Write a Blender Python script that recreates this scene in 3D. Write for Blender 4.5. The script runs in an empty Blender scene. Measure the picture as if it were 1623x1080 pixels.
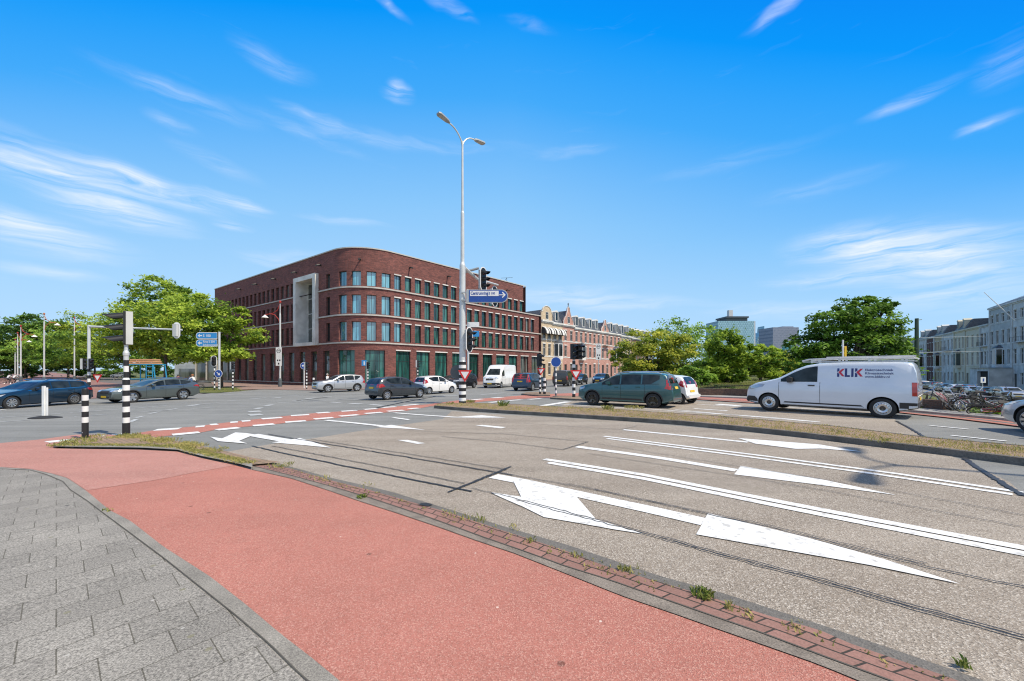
import bpy, bmesh, math, random
import numpy as np
from mathutils import Vector, Matrix
from mathutils.bvhtree import BVHTree
from math import radians, sin, cos, pi, atan2, hypot, sqrt
S = bpy.context.scene; COL = S.collection
R = random.Random(7)

# ---------------- camera ----------------
F = 600.0; CX = 811.5; HY = 587.0; EYE = 1.62
cam = bpy.data.objects.new('camera', bpy.data.cameras.new('camera')); COL.objects.link(cam)
cam.location = (0, 0, EYE); cam.rotation_euler = (radians(90), 0, 0)
cam.data.sensor_width = 36; cam.data.lens = F/1623*36
cam.data.shift_y = (HY-540)/1623; cam.data.clip_start = .05; cam.data.clip_end = 6000
S.camera = cam
S.view_settings.view_transform = 'Standard'; S.view_settings.look = 'None'
S.view_settings.exposure = EXPO = 0.27; S.view_settings.gamma = 1
S.render.engine = 'CYCLES'; S.cycles.filter_width = 1.15; S.cycles.max_bounces = 6; S.cycles.transparent_max_bounces = 6

def px_dir(px, py): return Vector(((px-CX)/F, 1, -(py-HY)/F)).normalized()

# ---------------- sky and sun ----------------
SUN_AZ, SUN_EL = radians(118), radians(55)
W = bpy.data.worlds.new('World'); S.world = W; W.use_nodes = True
nt = W.node_tree; N = nt.nodes; L = nt.links; N.clear()
out = N.new('ShaderNodeOutputWorld'); bg = N.new('ShaderNodeBackground'); bg.inputs[1].default_value = .12
L.new(bg.outputs[0], out.inputs[0])
sky = N.new('ShaderNodeTexSky'); sky.sky_type = 'NISHITA'; sky.sun_disc = False
sky.sun_elevation = SUN_EL; sky.sun_rotation = SUN_AZ; sky.air_density = 1.0; sky.dust_density = .3; sky.ozone_density = 3.0
hs = N.new('ShaderNodeHueSaturation'); hs.inputs['Saturation'].default_value = 1.0; hs.inputs['Value'].default_value = 1.0
hs.inputs['Hue'].default_value = .497
L.new(sky.outputs[0], hs.inputs['Color'])
tc = N.new('ShaderNodeTexCoord'); sp = N.new('ShaderNodeSeparateXYZ'); L.new(tc.outputs['Generated'], sp.inputs[0])
def mth(op, a, b=None, c=None):
    n = N.new('ShaderNodeMath'); n.operation = op
    for i, v in enumerate((a, b, c)):
        if v is None: continue
        if isinstance(v, (int, float)): n.inputs[i].default_value = v
        else: L.new(v, n.inputs[i])
    return n.outputs[0]
az = mth('ARCTAN2', sp.outputs[0], sp.outputs[1]); el = mth('ARCSINE', sp.outputs[2])
cb = N.new('ShaderNodeCombineXYZ'); L.new(az, cb.inputs[0]); L.new(el, cb.inputs[1])
nz = N.new('ShaderNodeTexNoise'); nz.inputs['Scale'].default_value = 9; nz.inputs['Detail'].default_value = 3
L.new(cb.outputs[0], nz.inputs['Vector'])
wob = N.new('ShaderNodeVectorMath'); wob.operation = 'MULTIPLY_ADD'
L.new(nz.outputs['Color'], wob.inputs[0]); wob.inputs[1].default_value = (.08, .03, 0); wob.inputs[2].default_value = (-.04, -.015, 0)
ad = N.new('ShaderNodeVectorMath'); ad.operation = 'ADD'; L.new(cb.outputs[0], ad.inputs[0]); L.new(wob.outputs[0], ad.inputs[1])
CLOUDS = [ # px, py, half-width, half-height (photo px), tilt deg, strength
 (90,272,190,24,-9,1.1),(250,298,110,14,-10,1.0),(370,320,55,9,-5,.9),(30,350,60,12,-3,.6),(195,342,110,15,-2,.95),(80,378,130,20,-5,.9),
 (290,155,110,11,-3,.42),(275,196,40,7,-6,.35),(505,190,60,7,-6,.4),(490,215,80,7,-8,.25),(620,225,200,10,2,.25),(345,258,60,10,-10,.35),
 (630,146,20,13,0,.95),(610,6,36,5,-15,.5),(710,12,40,7,-10,.45),(840,42,30,7,-12,.25),(1240,12,48,8,14,.6),
 (430,98,55,14,-5,.35),(430,410,50,9,0,.6),(500,415,60,14,-4,.7),(365,357,26,6,0,.6),(80,433,90,7,-2,.5),(550,352,60,6,0,.35),
 (1390,390,130,28,-9,1.2),(1500,425,160,26,-4,1.0),(1330,440,110,11,-3,.75),(1560,375,90,14,-4,.5),(1440,160,70,7,8,.6),(1570,197,60,6,3,.5),(1600,100,60,20,0,.3),
 (950,478,130,14,-5,.75),(900,240,60,8,0,.35),(1240,492,130,12,-4,.5),(1520,470,150,16,-2,.6),(900,460,80,10,0,.4),(1290,300,90,12,0,.22),(1160,258,120,10,0,.15)]
acc = None
for (cx, cy, hw, hh, tl, st) in CLOUDS:
    d = px_dir(cx, cy); a0 = atan2(d.x, d.y); e0 = math.asin(d.z)
    k = F*sqrt(1+((cx-CX)/F)**2)
    ke = k*sqrt(1+((cy-HY)/k)**2)**1.5; ka = F*(1+((cx-CX)/F)**2)
    mp = N.new('ShaderNodeMapping'); mp.vector_type = 'TEXTURE'
    mp.inputs['Location'].default_value = (a0, e0, 0); mp.inputs['Rotation'].default_value = (0, 0, radians(tl))
    mp.inputs['Scale'].default_value = (1.35*hw/ka, 1.25*hh/(F*1.1), 1); L.new(ad.outputs[0], mp.inputs[0])
    ln = N.new('ShaderNodeVectorMath'); ln.operation = 'LENGTH'; L.new(mp.outputs[0], ln.inputs[0])
    mr = N.new('ShaderNodeMapRange'); mr.interpolation_type = 'SMOOTHSTEP'
    L.new(ln.outputs['Value'], mr.inputs[0]); mr.inputs[1].default_value = 1.15; mr.inputs[2].default_value = 0; mr.inputs[3].default_value = 0; mr.inputs[4].default_value = st*.85
    acc = mr.outputs[0] if acc is None else mth('ADD', acc, mr.outputs[0])
mp = N.new('ShaderNodeMapping'); mp.inputs['Rotation'].default_value = (0, 0, radians(7)); mp.inputs['Scale'].default_value = (6, 52, 1); L.new(ad.outputs[0], mp.inputs[0])
st = N.new('ShaderNodeTexNoise'); st.inputs['Scale'].default_value = 1; st.inputs['Detail'].default_value = 7; st.inputs['Roughness'].default_value = .62; st.inputs['Distortion'].default_value = .6
L.new(mp.outputs[0], st.inputs['Vector'])
mr = N.new('ShaderNodeMapRange'); L.new(st.outputs[0], mr.inputs[0]); mr.inputs[1].default_value = .34; mr.inputs[2].default_value = .68
# a faint veil everywhere plus the wisps
cl = mth('MULTIPLY', acc, mr.outputs[0])
mr2 = N.new('ShaderNodeMapRange'); L.new(st.outputs[0], mr2.inputs[0]); mr2.inputs[1].default_value = .62; mr2.inputs[2].default_value = .9; mr2.inputs[4].default_value = .06
# unseen broken cloud added behind the viewer to lift the ambient light
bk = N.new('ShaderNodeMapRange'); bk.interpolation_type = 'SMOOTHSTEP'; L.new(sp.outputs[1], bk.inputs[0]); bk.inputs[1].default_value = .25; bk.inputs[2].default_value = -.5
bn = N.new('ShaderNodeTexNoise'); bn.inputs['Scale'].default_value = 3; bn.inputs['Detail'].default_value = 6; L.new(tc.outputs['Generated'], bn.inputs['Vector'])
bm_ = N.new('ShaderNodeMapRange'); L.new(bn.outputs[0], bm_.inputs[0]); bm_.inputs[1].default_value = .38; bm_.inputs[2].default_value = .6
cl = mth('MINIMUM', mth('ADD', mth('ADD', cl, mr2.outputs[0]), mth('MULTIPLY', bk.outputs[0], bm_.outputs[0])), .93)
mx = N.new('ShaderNodeMix'); mx.data_type = 'RGBA'; L.new(cl, mx.inputs[0])
gn = N.new('ShaderNodeVectorMath'); gn.operation = 'MULTIPLY'; L.new(hs.outputs[0], gn.inputs[0]); gn.inputs[1].default_value = (.3, .8, 1)
rp = N.new('ShaderNodeValToRGB'); rp.color_ramp.interpolation = 'EASE'; er = rp.color_ramp.elements
rp.color_ramp.interpolation = 'LINEAR'
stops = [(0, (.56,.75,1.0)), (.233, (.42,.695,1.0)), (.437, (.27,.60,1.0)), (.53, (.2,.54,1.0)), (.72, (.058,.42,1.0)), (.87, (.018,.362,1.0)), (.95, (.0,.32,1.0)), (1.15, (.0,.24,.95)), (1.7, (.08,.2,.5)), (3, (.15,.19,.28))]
while len(er) < len(stops): er.new(.5)
for e_, (p_, c_) in zip(er, stops): e_.position = p_/3; e_.color = (*c_, 1)
hyp = mth('SQRT', mth('ADD', mth('MULTIPLY', sp.outputs[1], sp.outputs[1]), mth('MULTIPLY', mth('MULTIPLY', sp.outputs[0], sp.outputs[0]), .13)))
vv_ = mth('ADD', mth('DIVIDE', mth('MAXIMUM', sp.outputs[2], 0.0), mth('MAXIMUM', hyp, .05)), mth('MULTIPLY', mth('MAXIMUM', sp.outputs[0], 0.0), mth('MULTIPLY', mth('MINIMUM', mth('MAXIMUM', sp.outputs[2], 0.0), .3), .85)))
L.new(mth('DIVIDE', vv_, 3.0), rp.inputs[0])
rs_ = N.new('ShaderNodeVectorMath'); rs_.operation = 'SCALE'; L.new(rp.outputs[0], rs_.inputs[0]); rs_.inputs['Scale'].default_value = 6.95
hz = N.new('ShaderNodeMix'); hz.data_type = 'RGBA'; hz.inputs[0].default_value = .93; L.new(gn.outputs[0], hz.inputs[6]); L.new(rs_.outputs[0], hz.inputs[7])
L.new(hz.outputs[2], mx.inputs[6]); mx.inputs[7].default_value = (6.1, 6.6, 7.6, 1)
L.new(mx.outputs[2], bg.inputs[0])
sun = bpy.data.objects.new('sun', bpy.data.lights.new('sun', 'SUN')); COL.objects.link(sun)
sun.data.energy = 4.15; sun.data.angle = radians(.5); sun.data.color = (1, .90, .74)
sd = Vector((sin(SUN_AZ)*cos(SUN_EL), cos(SUN_AZ)*cos(SUN_EL), sin(SUN_EL)))
sun.rotation_euler = (-sd).to_track_quat('-Z', 'Y').to_euler(); sun.location = sd*60

# ---------------- ground shape: gentle fall to the left and away ----------------
def G(x, y): return -.00783*max(-20, min(y, 60)) + .0092*max(-40, min(x, 30))
def P(px, py, lift=0):
    a = (px-CX)/F; b = (py-HY)/F; lo, hi = .3, 900.
    for _ in range(48):
        m = (lo+hi)/2
        if EYE-b*m-G(a*m, m) > 0: lo = m
        else: hi = m
    return Vector((a*lo, lo, G(a*lo, lo)+lift))
def sm(t): t = max(0, min(1, t)); return t*t*(3-2*t)
def GB(x, y):
    xb = 17.5+.62*max(0, y-18); d = 2.1*sm((x-xb)/13)*sm((y-4)/10)
    return G(x, y)-d
def Zat(py, Y): return EYE-(py-HY)/F*Y

# ---------------- materials ----------------
MATS = {}
def nodes_mat(name):
    m = bpy.data.materials.new(name); m.use_nodes = True
    return m, m.node_tree.nodes, m.node_tree.links, m.node_tree.nodes['Principled BSDF']
def M(name, c=(.5,.5,.5), rough=.6, metal=0, coat=0, c2=None, ns=3., fine=None, fs=60., fc=.25, bump=0, spec=.5, ior=None, emit=None, lo=.35, hi=.65):
    """plain surface: base colour, optional second colour mixed by a broad noise, optional fine speckle"""
    if name in MATS: return MATS[name]
    m, n, l, p = nodes_mat(name); p.inputs['Roughness'].default_value = rough; p.inputs['Metallic'].default_value = metal
    p.inputs['Specular IOR Level'].default_value = spec
    if ior: p.inputs['IOR'].default_value = ior
    if coat: p.inputs['Coat Weight'].default_value = coat; p.inputs['Coat Roughness'].default_value = .04
    p.inputs['Base Color'].default_value = (*c, 1)
    if emit: p.inputs['Emission Color'].default_value = (*emit[:3], 1); p.inputs['Emission Strength'].default_value = emit[3]
    t = n.new('ShaderNodeTexCoord'); cur = None
    if c2 is None and not fine:
        c2 = tuple(x*.86 for x in c); ns = 2.3
    if c2:
        nz = n.new('ShaderNodeTexNoise'); nz.inputs['Scale'].default_value = ns; nz.inputs['Detail'].default_value = 5
        l.new(t.outputs['Object'], nz.inputs['Vector'])
        mr = n.new('ShaderNodeMapRange'); l.new(nz.outputs[0], mr.inputs[0]); mr.inputs[1].default_value = lo; mr.inputs[2].default_value = hi
        mx = n.new('ShaderNodeMix'); mx.data_type = 'RGBA'; l.new(mr.outputs[0], mx.inputs[0])
        mx.inputs[6].default_value = (*c, 1); mx.inputs[7].default_value = (*c2, 1); cur = mx.outputs[2]
    if fine:
        nf = n.new('ShaderNodeTexNoise'); nf.inputs['Scale'].default_value = fs; nf.inputs['Detail'].default_value = 3; nf.inputs['Roughness'].default_value = .75
        l.new(t.outputs['Object'], nf.inputs['Vector'])
        mr = n.new('ShaderNodeMapRange'); l.new(nf.outputs[0], mr.inputs[0]); mr.inputs[1].default_value = .32; mr.inputs[2].default_value = .68
        mr.inputs[3].default_value = 1-fc; mr.inputs[4].default_value = 1+fc
        vm = n.new('ShaderNodeVectorMath'); vm.operation = 'MULTIPLY'
        if cur: l.new(cur, vm.inputs[0])
        else: vm.inputs[0].default_value = c
        l.new(mr.outputs[0], vm.inputs[1]); cur = vm.outputs[0]
        if bump:
            b = n.new('ShaderNodeBump'); b.inputs['Strength'].default_value = bump; b.inputs['Distance'].default_value = .01
            l.new(nf.outputs[0], b.inputs['Height']); l.new(b.outputs[0], p.inputs['Normal'])
    if cur: l.new(cur, p.inputs['Base Color'])
    MATS[name] = m; return m

def asphalt(name, c, c2, stone, fs=130, amt=.55, wear=(.5, .5), lane=-.78, spots=0):
    """aggregate surface: base with light and dark stones, broad stains and lengthwise wear"""
    m, n, l, p = nodes_mat(name); t = n.new('ShaderNodeTexCoord')
    def noise(s, d=4, r=.6):
        x = n.new('ShaderNodeTexNoise'); x.inputs['Scale'].default_value = s; x.inputs['Detail'].default_value = d; x.inputs['Roughness'].default_value = r
        l.new(t.outputs['Object'], x.inputs['Vector']); return x.outputs[0]
    def mr(v, a, b, c=0, d=1):
        x = n.new('ShaderNodeMapRange'); l.new(v, x.inputs[0])
        for i, q in enumerate((a, b, c, d)): x.inputs[i+1].default_value = q
        return x.outputs[0]
    def mix(f, a, b):
        x = n.new('ShaderNodeMix'); x.data_type = 'RGBA'
        for i, q in ((0, f), (6, a), (7, b)):
            if hasattr(q, 'is_linked'): l.new(q, x.inputs[i])
            else: x.inputs[i].default_value = q if isinstance(q, float) else (*q, 1)
        return x.outputs[2]
    base = mix(mr(noise(.45, 6, .65), .38, .62), c, c2)
    base = mix(mr(noise(4.5, 6, .7), .45, .8, 0, .45), base, tuple(x*.72 for x in c))
    mp = n.new('ShaderNodeMapping'); mp.inputs['Rotation'].default_value = (0, 0, -lane); mp.inputs['Scale'].default_value = (.09, 1.5, 1); l.new(t.outputs['Object'], mp.inputs[0])
    tk = n.new('ShaderNodeTexNoise'); tk.inputs['Scale'].default_value = 1; tk.inputs['Detail'].default_value = 5; tk.inputs['Roughness'].default_value = .55; l.new(mp.outputs[0], tk.inputs['Vector'])
    base = mix(mr(tk.outputs[0], .5, .68, 0, .55), base, tuple(x*.74 for x in c)); base = mix(mr(tk.outputs[0], .48, .32, 0, .4), base, tuple(min(1, x*1.22) for x in c2))
    if spots:
        for sc_, rad_, col_ in ((.55, .014, tuple(x*.3 for x in c)), (.95, .010, (.72, .62, .55)), (.33, .06, tuple(x*.8 for x in c))):
            sv = n.new('ShaderNodeTexVoronoi'); sv.voronoi_dimensions = '2D'; sv.inputs['Scale'].default_value = sc_; l.new(t.outputs['Object'], sv.inputs['Vector']); base = mix(mr(sv.outputs['Distance'], rad_, rad_*.75, 0, .8), base, col_)
    vo = n.new('ShaderNodeTexVoronoi'); vo.inputs['Scale'].default_value = fs; l.new(t.outputs['Object'], vo.inputs['Vector'])
    spx = n.new('ShaderNodeSeparateXYZ'); l.new(vo.outputs['Color'], spx.inputs[0])
    base = mix(mr(spx.outputs[0], .62, .95, 0, amt), base, stone)
    base = mix(mr(spx.outputs[1], .66, .95, 0, amt), base, tuple(x*.35 for x in c))
    base = mix(mr(noise(34, 5, .8), .6, .8, 0, .5), base, tuple(x*.5 for x in c))
    l.new(base, p.inputs['Base Color']); p.inputs['Roughness'].default_value = .92; p.inputs['Specular IOR Level'].default_value = .25
    b = n.new('ShaderNodeBump'); b.inputs['Strength'].default_value = .5; b.inputs['Distance'].default_value = .006
    l.new(vo.outputs['Distance'], b.inputs['Height']); l.new(b.outputs[0], p.inputs['Normal'])
    MATS[name] = m; return m

def brickmat(name, c1, c2, mortar, bw, bh, ms, uv=False, rot=0, loc=(0,0), offset=.5, fine=.2, fs=60, bump=.4, vert=False, squash=1, rough=.85):
    m, n, l, p = nodes_mat(name); t = n.new('ShaderNodeTexCoord')
    mp = n.new('ShaderNodeMapping'); mp.inputs['Rotation'].default_value = (0, 0, rot); mp.inputs['Location'].default_value = (loc[0], loc[1], 0)
    l.new(t.outputs['UV' if uv else 'Object'], mp.inputs[0])
    br = n.new('ShaderNodeTexBrick'); l.new(mp.outputs[0], br.inputs['Vector']); br.offset = offset
    br.inputs['Color1'].default_value = (*c1, 1); br.inputs['Color2'].default_value = (*c2, 1); br.inputs['Mortar'].default_value = (*mortar, 1)
    br.inputs['Scale'].default_value = 1; br.inputs['Mortar Size'].default_value = ms; br.inputs['Brick Width'].default_value = bw; br.inputs['Row Height'].default_value = bh
    br.inputs['Mortar Smooth'].default_value = .3; br.inputs['Bias'].default_value = 0
    nf = n.new('ShaderNodeTexNoise'); nf.inputs['Scale'].default_value = fs; nf.inputs['Detail'].default_value = 4; nf.inputs['Roughness'].default_value = .8; l.new(t.outputs['Object'], nf.inputs['Vector'])
    nb = n.new('ShaderNodeTexNoise'); nb.inputs['Scale'].default_value = .9; nb.inputs['Detail'].default_value = 6; l.new(t.outputs['Object'], nb.inputs['Vector'])
    mr = n.new('ShaderNodeMapRange'); l.new(nf.outputs[0], mr.inputs[0]); mr.inputs[1].default_value = .3; mr.inputs[2].default_value = .7; mr.inputs[3].default_value = 1-fine; mr.inputs[4].default_value = 1+fine
    m2 = n.new('ShaderNodeMapRange'); l.new(nb.outputs[0], m2.inputs[0]); m2.inputs[1].default_value = .3; m2.inputs[2].default_value = .7; m2.inputs[3].default_value = .86; m2.inputs[4].default_value = 1.12
    mu = n.new('ShaderNodeMath'); mu.operation = 'MULTIPLY'; l.new(mr.outputs[0], mu.inputs[0]); l.new(m2.outputs[0], mu.inputs[1])
    vm = n.new('ShaderNodeVectorMath'); vm.operation = 'MULTIPLY'; l.new(br.outputs['Color'], vm.inputs[0]); l.new(mu.outputs[0], vm.inputs[1])
    outc = vm.outputs[0]
    if name == 'pavement_tiles':
        for sc_, rad_, col_ in ((.6, .016, (.05, .05, .05)), (1.3, .014, (.5, .48, .44)), (1.1, .022, (.2, .19, .12))):
            sv = n.new('ShaderNodeTexVoronoi'); sv.voronoi_dimensions = '2D'; sv.inputs['Scale'].default_value = sc_; l.new(t.outputs['Object'], sv.inputs['Vector'])
            q = n.new('ShaderNodeMapRange'); l.new(sv.outputs['Distance'], q.inputs[0]); q.inputs[1].default_value = rad_; q.inputs[2].default_value = rad_*.8; q.inputs[4].default_value = .75
            mx = n.new('ShaderNodeMix'); mx.data_type = 'RGBA'; l.new(q.outputs[0], mx.inputs[0]); l.new(outc, mx.inputs[6]); mx.inputs[7].default_value = (*col_, 1); outc = mx.outputs[2]
    l.new(outc, p.inputs['Base Color']); p.inputs['Roughness'].default_value = rough; p.inputs['Specular IOR Level'].default_value = .3
    b = n.new('ShaderNodeBump'); b.inputs['Strength'].default_value = bump; b.inputs['Distance'].default_value = .006; b.invert = True
    l.new(br.outputs['Fac'], b.inputs['Height']); l.new(b.outputs[0], p.inputs['Normal'])
    MATS[name] = m; return m

def leafmat(name, dark, light, trans=.35):
    m, n, l, p = nodes_mat(name)
    at = n.new('ShaderNodeAttribute'); at.attribute_name = 'tint'
    mx = n.new('ShaderNodeMix'); mx.data_type = 'RGBA'; l.new(at.outputs['Fac'], mx.inputs[0]); mx.inputs[6].default_value = (*dark, 1); mx.inputs[7].default_value = (*light, 1)
    l.new(mx.outputs[2], p.inputs['Base Color']); p.inputs['Roughness'].default_value = .6; p.inputs['Specular IOR Level'].default_value = .3
    tr = n.new('ShaderNodeBsdfTranslucent'); l.new(mx.outputs[2], tr.inputs[0])
    ms = n.new('ShaderNodeMixShader'); ms.inputs[0].default_value = trans; l.new(p.outputs[0], ms.inputs[1]); l.new(tr.outputs[0], ms.inputs[2])
    l.new(ms.outputs[0], n['Material Output'].inputs[0]); MATS[name] = m; return m

# ---------------- mesh helpers ----------------
class MB:
    def __init__(s): s.v = []; s.f = []; s.m = []; s.X = Matrix(); s.uv = None
    def add(s, vs, fs, mi=0):
        b = len(s.v); s.v += [tuple(s.X @ Vector(q)) for q in vs]
        s.f += [tuple(b+i for i in f) for f in fs]; s.m += [mi]*len(fs); return s
    def quad(s, a, b, c, d, mi=0): return s.add([a, b, c, d], [(0, 1, 2, 3)], mi)
    def box(s, c, sz, mi=0, rz=0, rx=0, ry=0):
        T = Matrix.Translation(c) @ Matrix.Rotation(rz, 4, 'Z') @ Matrix.Rotation(ry, 4, 'Y') @ Matrix.Rotation(rx, 4, 'X')
        h = [q/2 for q in sz]
        vs = [T @ Vector((x*h[0], y*h[1], z*h[2])) for x in (-1, 1) for y in (-1, 1) for z in (-1, 1)]
        return s.add(vs, [(0,1,3,2), (4,6,7,5), (0,4,5,1), (2,3,7,6), (0,2,6,4), (1,5,7,3)], mi)
    def bx(s, x0, x1, y0, y1, z0, z1, mi=0): return s.box(((x0+x1)/2, (y0+y1)/2, (z0+z1)/2), (x1-x0, y1-y0, z1-z0), mi)
    def rings(s, rs, mi=0, caps=True, closed=False):
        n = len(rs[0]); vs = [q for r in rs for q in r]; fs = []
        K = len(rs)
        for i in range(K if closed else K-1):
            for j in range(n):
                k = (j+1) % n; a = i*n; b = ((i+1) % K)*n
                fs.append((a+j, a+k, b+k, b+j))
        if caps and not closed: fs += [tuple(reversed(range(n))), tuple((K-1)*n+j for j in range(n))]
        return s.add(vs, fs, mi)
    def cyl(s, p0, p1, r0, r1=None, n=12, mi=0, caps=True):
        p0, p1 = Vector(p0), Vector(p1); r1 = r0 if r1 is None else r1
        d = (p1-p0).normalized(); q = d.to_track_quat('Z', 'Y')
        rr = [[p + q @ Vector((r*cos(2*pi*j/n), r*sin(2*pi*j/n), 0)) for j in range(n)] for p, r in ((p0, r0), (p1, r1))]
        return s.rings(rr, mi, caps)
    def tube(s, pts, rad, n=8, mi=0):
        pts = [Vector(p) for p in pts]; rs = []
        rad = rad if isinstance(rad, (list, tuple)) else [rad]*len(pts)
        q = None
        for i, p in enumerate(pts):
            d = (pts[min(i+1, len(pts)-1)]-pts[max(i-1, 0)]).normalized()
            if q is None: q = d.to_track_quat('Z', 'Y')
            else: q = (q @ Vector((0, 0, 1))).rotation_difference(d) @ q
            rs.append([p + q @ Vector((rad[i]*cos(2*pi*j/n), rad[i]*sin(2*pi*j/n), 0)) for j in range(n)])
        return s.rings(rs, mi)
    def lathe(s, prof, n=20, mi=0, axis='Z', org=(0,0,0), mis=None):
        o = Vector(org)
        def pt(r, z, a):
            if axis == 'Z': return o+Vector((r*cos(a), r*sin(a), z))
            if axis == 'Y': return o+Vector((r*cos(a), z, r*sin(a)))
            return o+Vector((z, r*cos(a), r*sin(a)))
        for i in range(len(prof)-1):
            rs = [[pt(r, z, 2*pi*j/n) for j in range(n)] for r, z in prof[i:i+2]]
            s.rings(rs, mis[i] if mis else mi, False)
        return s
    def prism(s, poly, y0, y1, mi=0, plane='XZ'):
        """outline (a,b) pushed from y0 to y1 across the plane"""
        f = {'XZ': lambda a, b, y: (a, y, b), 'XY': lambda a, b, y: (a, b, y), 'YZ': lambda a, b, y: (y, a, b)}[plane]
        n = len(poly)
        vs = [f(a, b, y0) for a, b in poly]+[f(a, b, y1) for a, b in poly]
        fs = [tuple(range(n)), tuple(reversed(range(n, 2*n)))]+[(i, n+i, n+(i+1) % n, (i+1) % n) for i in range(n)]
        return s.add(vs, fs, mi)
    def build(s, name, mats, parent=None, smooth=None):
        me = bpy.data.meshes.new(name); me.from_pydata(s.v, [], s.f)
        mats = mats if isinstance(mats, (list, tuple)) else [mats]
        for m in mats: me.materials.append(m)
        me.polygons.foreach_set('material_index', s.m)
        if smooth is None: smooth = 35
        fixn(me)
        if smooth: me.shade_smooth(); me.set_sharp_from_angle(angle=radians(smooth))
        o = bpy.data.objects.new(name, me); COL.objects.link(o)
        if parent: o.parent = parent
        return o
def fixn(me):
    bm = bmesh.new(); bm.from_mesh(me); bmesh.ops.recalc_face_normals(bm, faces=bm.faces); bm.to_mesh(me); bm.free()
def tag(o, label, cat, group=None, kind=None):
    if label: o['label'] = label
    if cat: o['category'] = cat
    if group: o['group'] = group
    if kind: o['kind'] = kind
    return o
def thing(name, label, cat, loc=(0,0,0), rz=0, group=None):
    o = bpy.data.objects.new(name, None); COL.objects.link(o); o.location = loc; o.rotation_euler = (0, 0, rz)
    o.empty_display_size = .3
    return tag(o, label, cat, group)
KIDS = {}
def dup(root, loc=None, rz=None, label=None, group=None):
    r = root.copy(); COL.objects.link(r)
    if loc is not None: r.location = loc
    if rz is not None: r.rotation_euler = (0, 0, rz)
    if label: r['label'] = label
    if group: r['group'] = group
    for ch in [o for o in COL.objects if o.parent == root]:
        c = ch.copy(); COL.objects.link(c); c.parent = r
        for g in [o for o in COL.objects if o.parent == ch]:
            d = g.copy(); COL.objects.link(d); d.parent = c
    return r

# flat sheets on the sloping ground
def sheet(name, pts, mat, lift=0., kind='structure', gf=G, px=True, parent=None):
    w = [P(*p) if px else Vector((p[0], p[1], 0)) for p in pts]
    bm = bmesh.new(); bm.faces.new([bm.verts.new((p.x, p.y, 0)) for p in w])
    for co, no in (((0, 60, 0), (0, 1, 0)), ((-40, 0, 0), (1, 0, 0)), ((30, 0, 0), (1, 0, 0))):
        bmesh.ops.bisect_plane(bm, geom=bm.verts[:]+bm.edges[:]+bm.faces[:], plane_co=co, plane_no=no)
    bmesh.ops.triangulate(bm, faces=bm.faces[:])
    for v in bm.verts: v.co.z = gf(v.co.x, v.co.y)+lift
    for f in bm.faces:
        f.normal_update()
        if f.normal.z < 0: f.normal_flip()
    me = bpy.data.meshes.new(name); bm.to_mesh(me); bm.free(); me.materials.append(mat)
    o = bpy.data.objects.new(name, me); COL.objects.link(o)
    if kind: o['kind'] = kind
    return o
def resample(pl, n):
    d = [0]
    for a, b in zip(pl, pl[1:]): d.append(d[-1]+(b-a).length)
    out = []
    for i in range(n):
        t = d[-1]*i/(n-1); k = 0
        while k < len(d)-2 and d[k+1] < t: k += 1
        f = (t-d[k])/max(1e-9, d[k+1]-d[k]); out.append(pl[k].lerp(pl[k+1], f))
    return out
def band(mb, A, B, lift, n=60, mi=0, uvs=None):
    """sheet between two edge lines (pixel lists on the ground)"""
    a = resample([P(*p) for p in A], n); b = resample([P(*p) for p in B], n)
    vs = []; u = 0
    for i in range(n):
        for q in (a[i], b[i]): vs.append((q.x, q.y, G(q.x, q.y)+lift))
        if i: u += ((a[i]-a[i-1]).length+(b[i]-b[i-1]).length)/2
        if uvs is not None: uvs += [(u, 0), (u, (a[i]-b[i]).length)]
    mb.add(vs, [(2*i, 2*i+1, 2*i+3, 2*i+2) for i in range(n-1)], mi)
def stripe(mb, pts, w, lift, mi=0, px=True, step=0):
    q = [P(*p) if px else Vector(p) for p in pts]
    if step:
        tot = sum((b-a).length for a, b in zip(q, q[1:])); q = resample(q, max(2, int(tot/step)))
    vs = []
    for i, p in enumerate(q):
        d = q[min(i+1, len(q)-1)]-q[max(i-1, 0)]; d.z = 0; d.normalize(); nn = Vector((-d.y, d.x, 0))*w/2
        for s_ in (1, -1):
            r = p+nn*s_; vs.append((r.x, r.y, G(r.x, r.y)+lift))
    mb.add(vs, [(2*i, 2*i+1, 2*i+3, 2*i+2) for i in range(len(q)-1)], mi)
def fill(mb, pts, lift, mi=0, px=True):
    q = [P(*p) if px else Vector(p) for p in pts]
    from mathutils.geometry import tessellate_polygon
    mb.add([(p.x, p.y, G(p.x, p.y)+lift) for p in q], tessellate_polygon([[Vector((p.x, p.y, 0)) for p in q]]), mi)
# ================= THE GROUND =================
m_grey = asphalt('asphalt_grey', (.205,.208,.20), (.245,.246,.235), (.38,.38,.36), 110, .35)
m_beige = asphalt('asphalt_gravel', (.27,.225,.18), (.33,.285,.235), (.62,.57,.50), 125, .7)
m_red = asphalt('red_asphalt', (.46,.18,.14), (.39,.155,.12), (.66,.43,.35), 150, .45, lane=-.6, spots=1)
m_redold = asphalt('red_asphalt_worn', (.47,.225,.185), (.41,.19,.155), (.62,.44,.38), 120, .5, lane=0, spots=1)
m_white = M('road_paint', (.74,.735,.715), .6, c2=(.50,.485,.455), ns=11, fine=1, fs=70, fc=.14, lo=.56, hi=.66)
m_tar = M('tar_seam', (.035,.035,.037), .55)
m_dash = M('worn_paint', (.50,.51,.50), .7, c2=(.36,.37,.37), ns=9)
ROWROT = atan2(.236, .196)
m_tile = brickmat('pavement_tiles', (.28,.262,.232), (.232,.217,.192), (.115,.105,.085), .302, .302, .004, rot=-ROWROT, loc=(.0, .118), fine=.9, fs=85, bump=.12)
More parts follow.
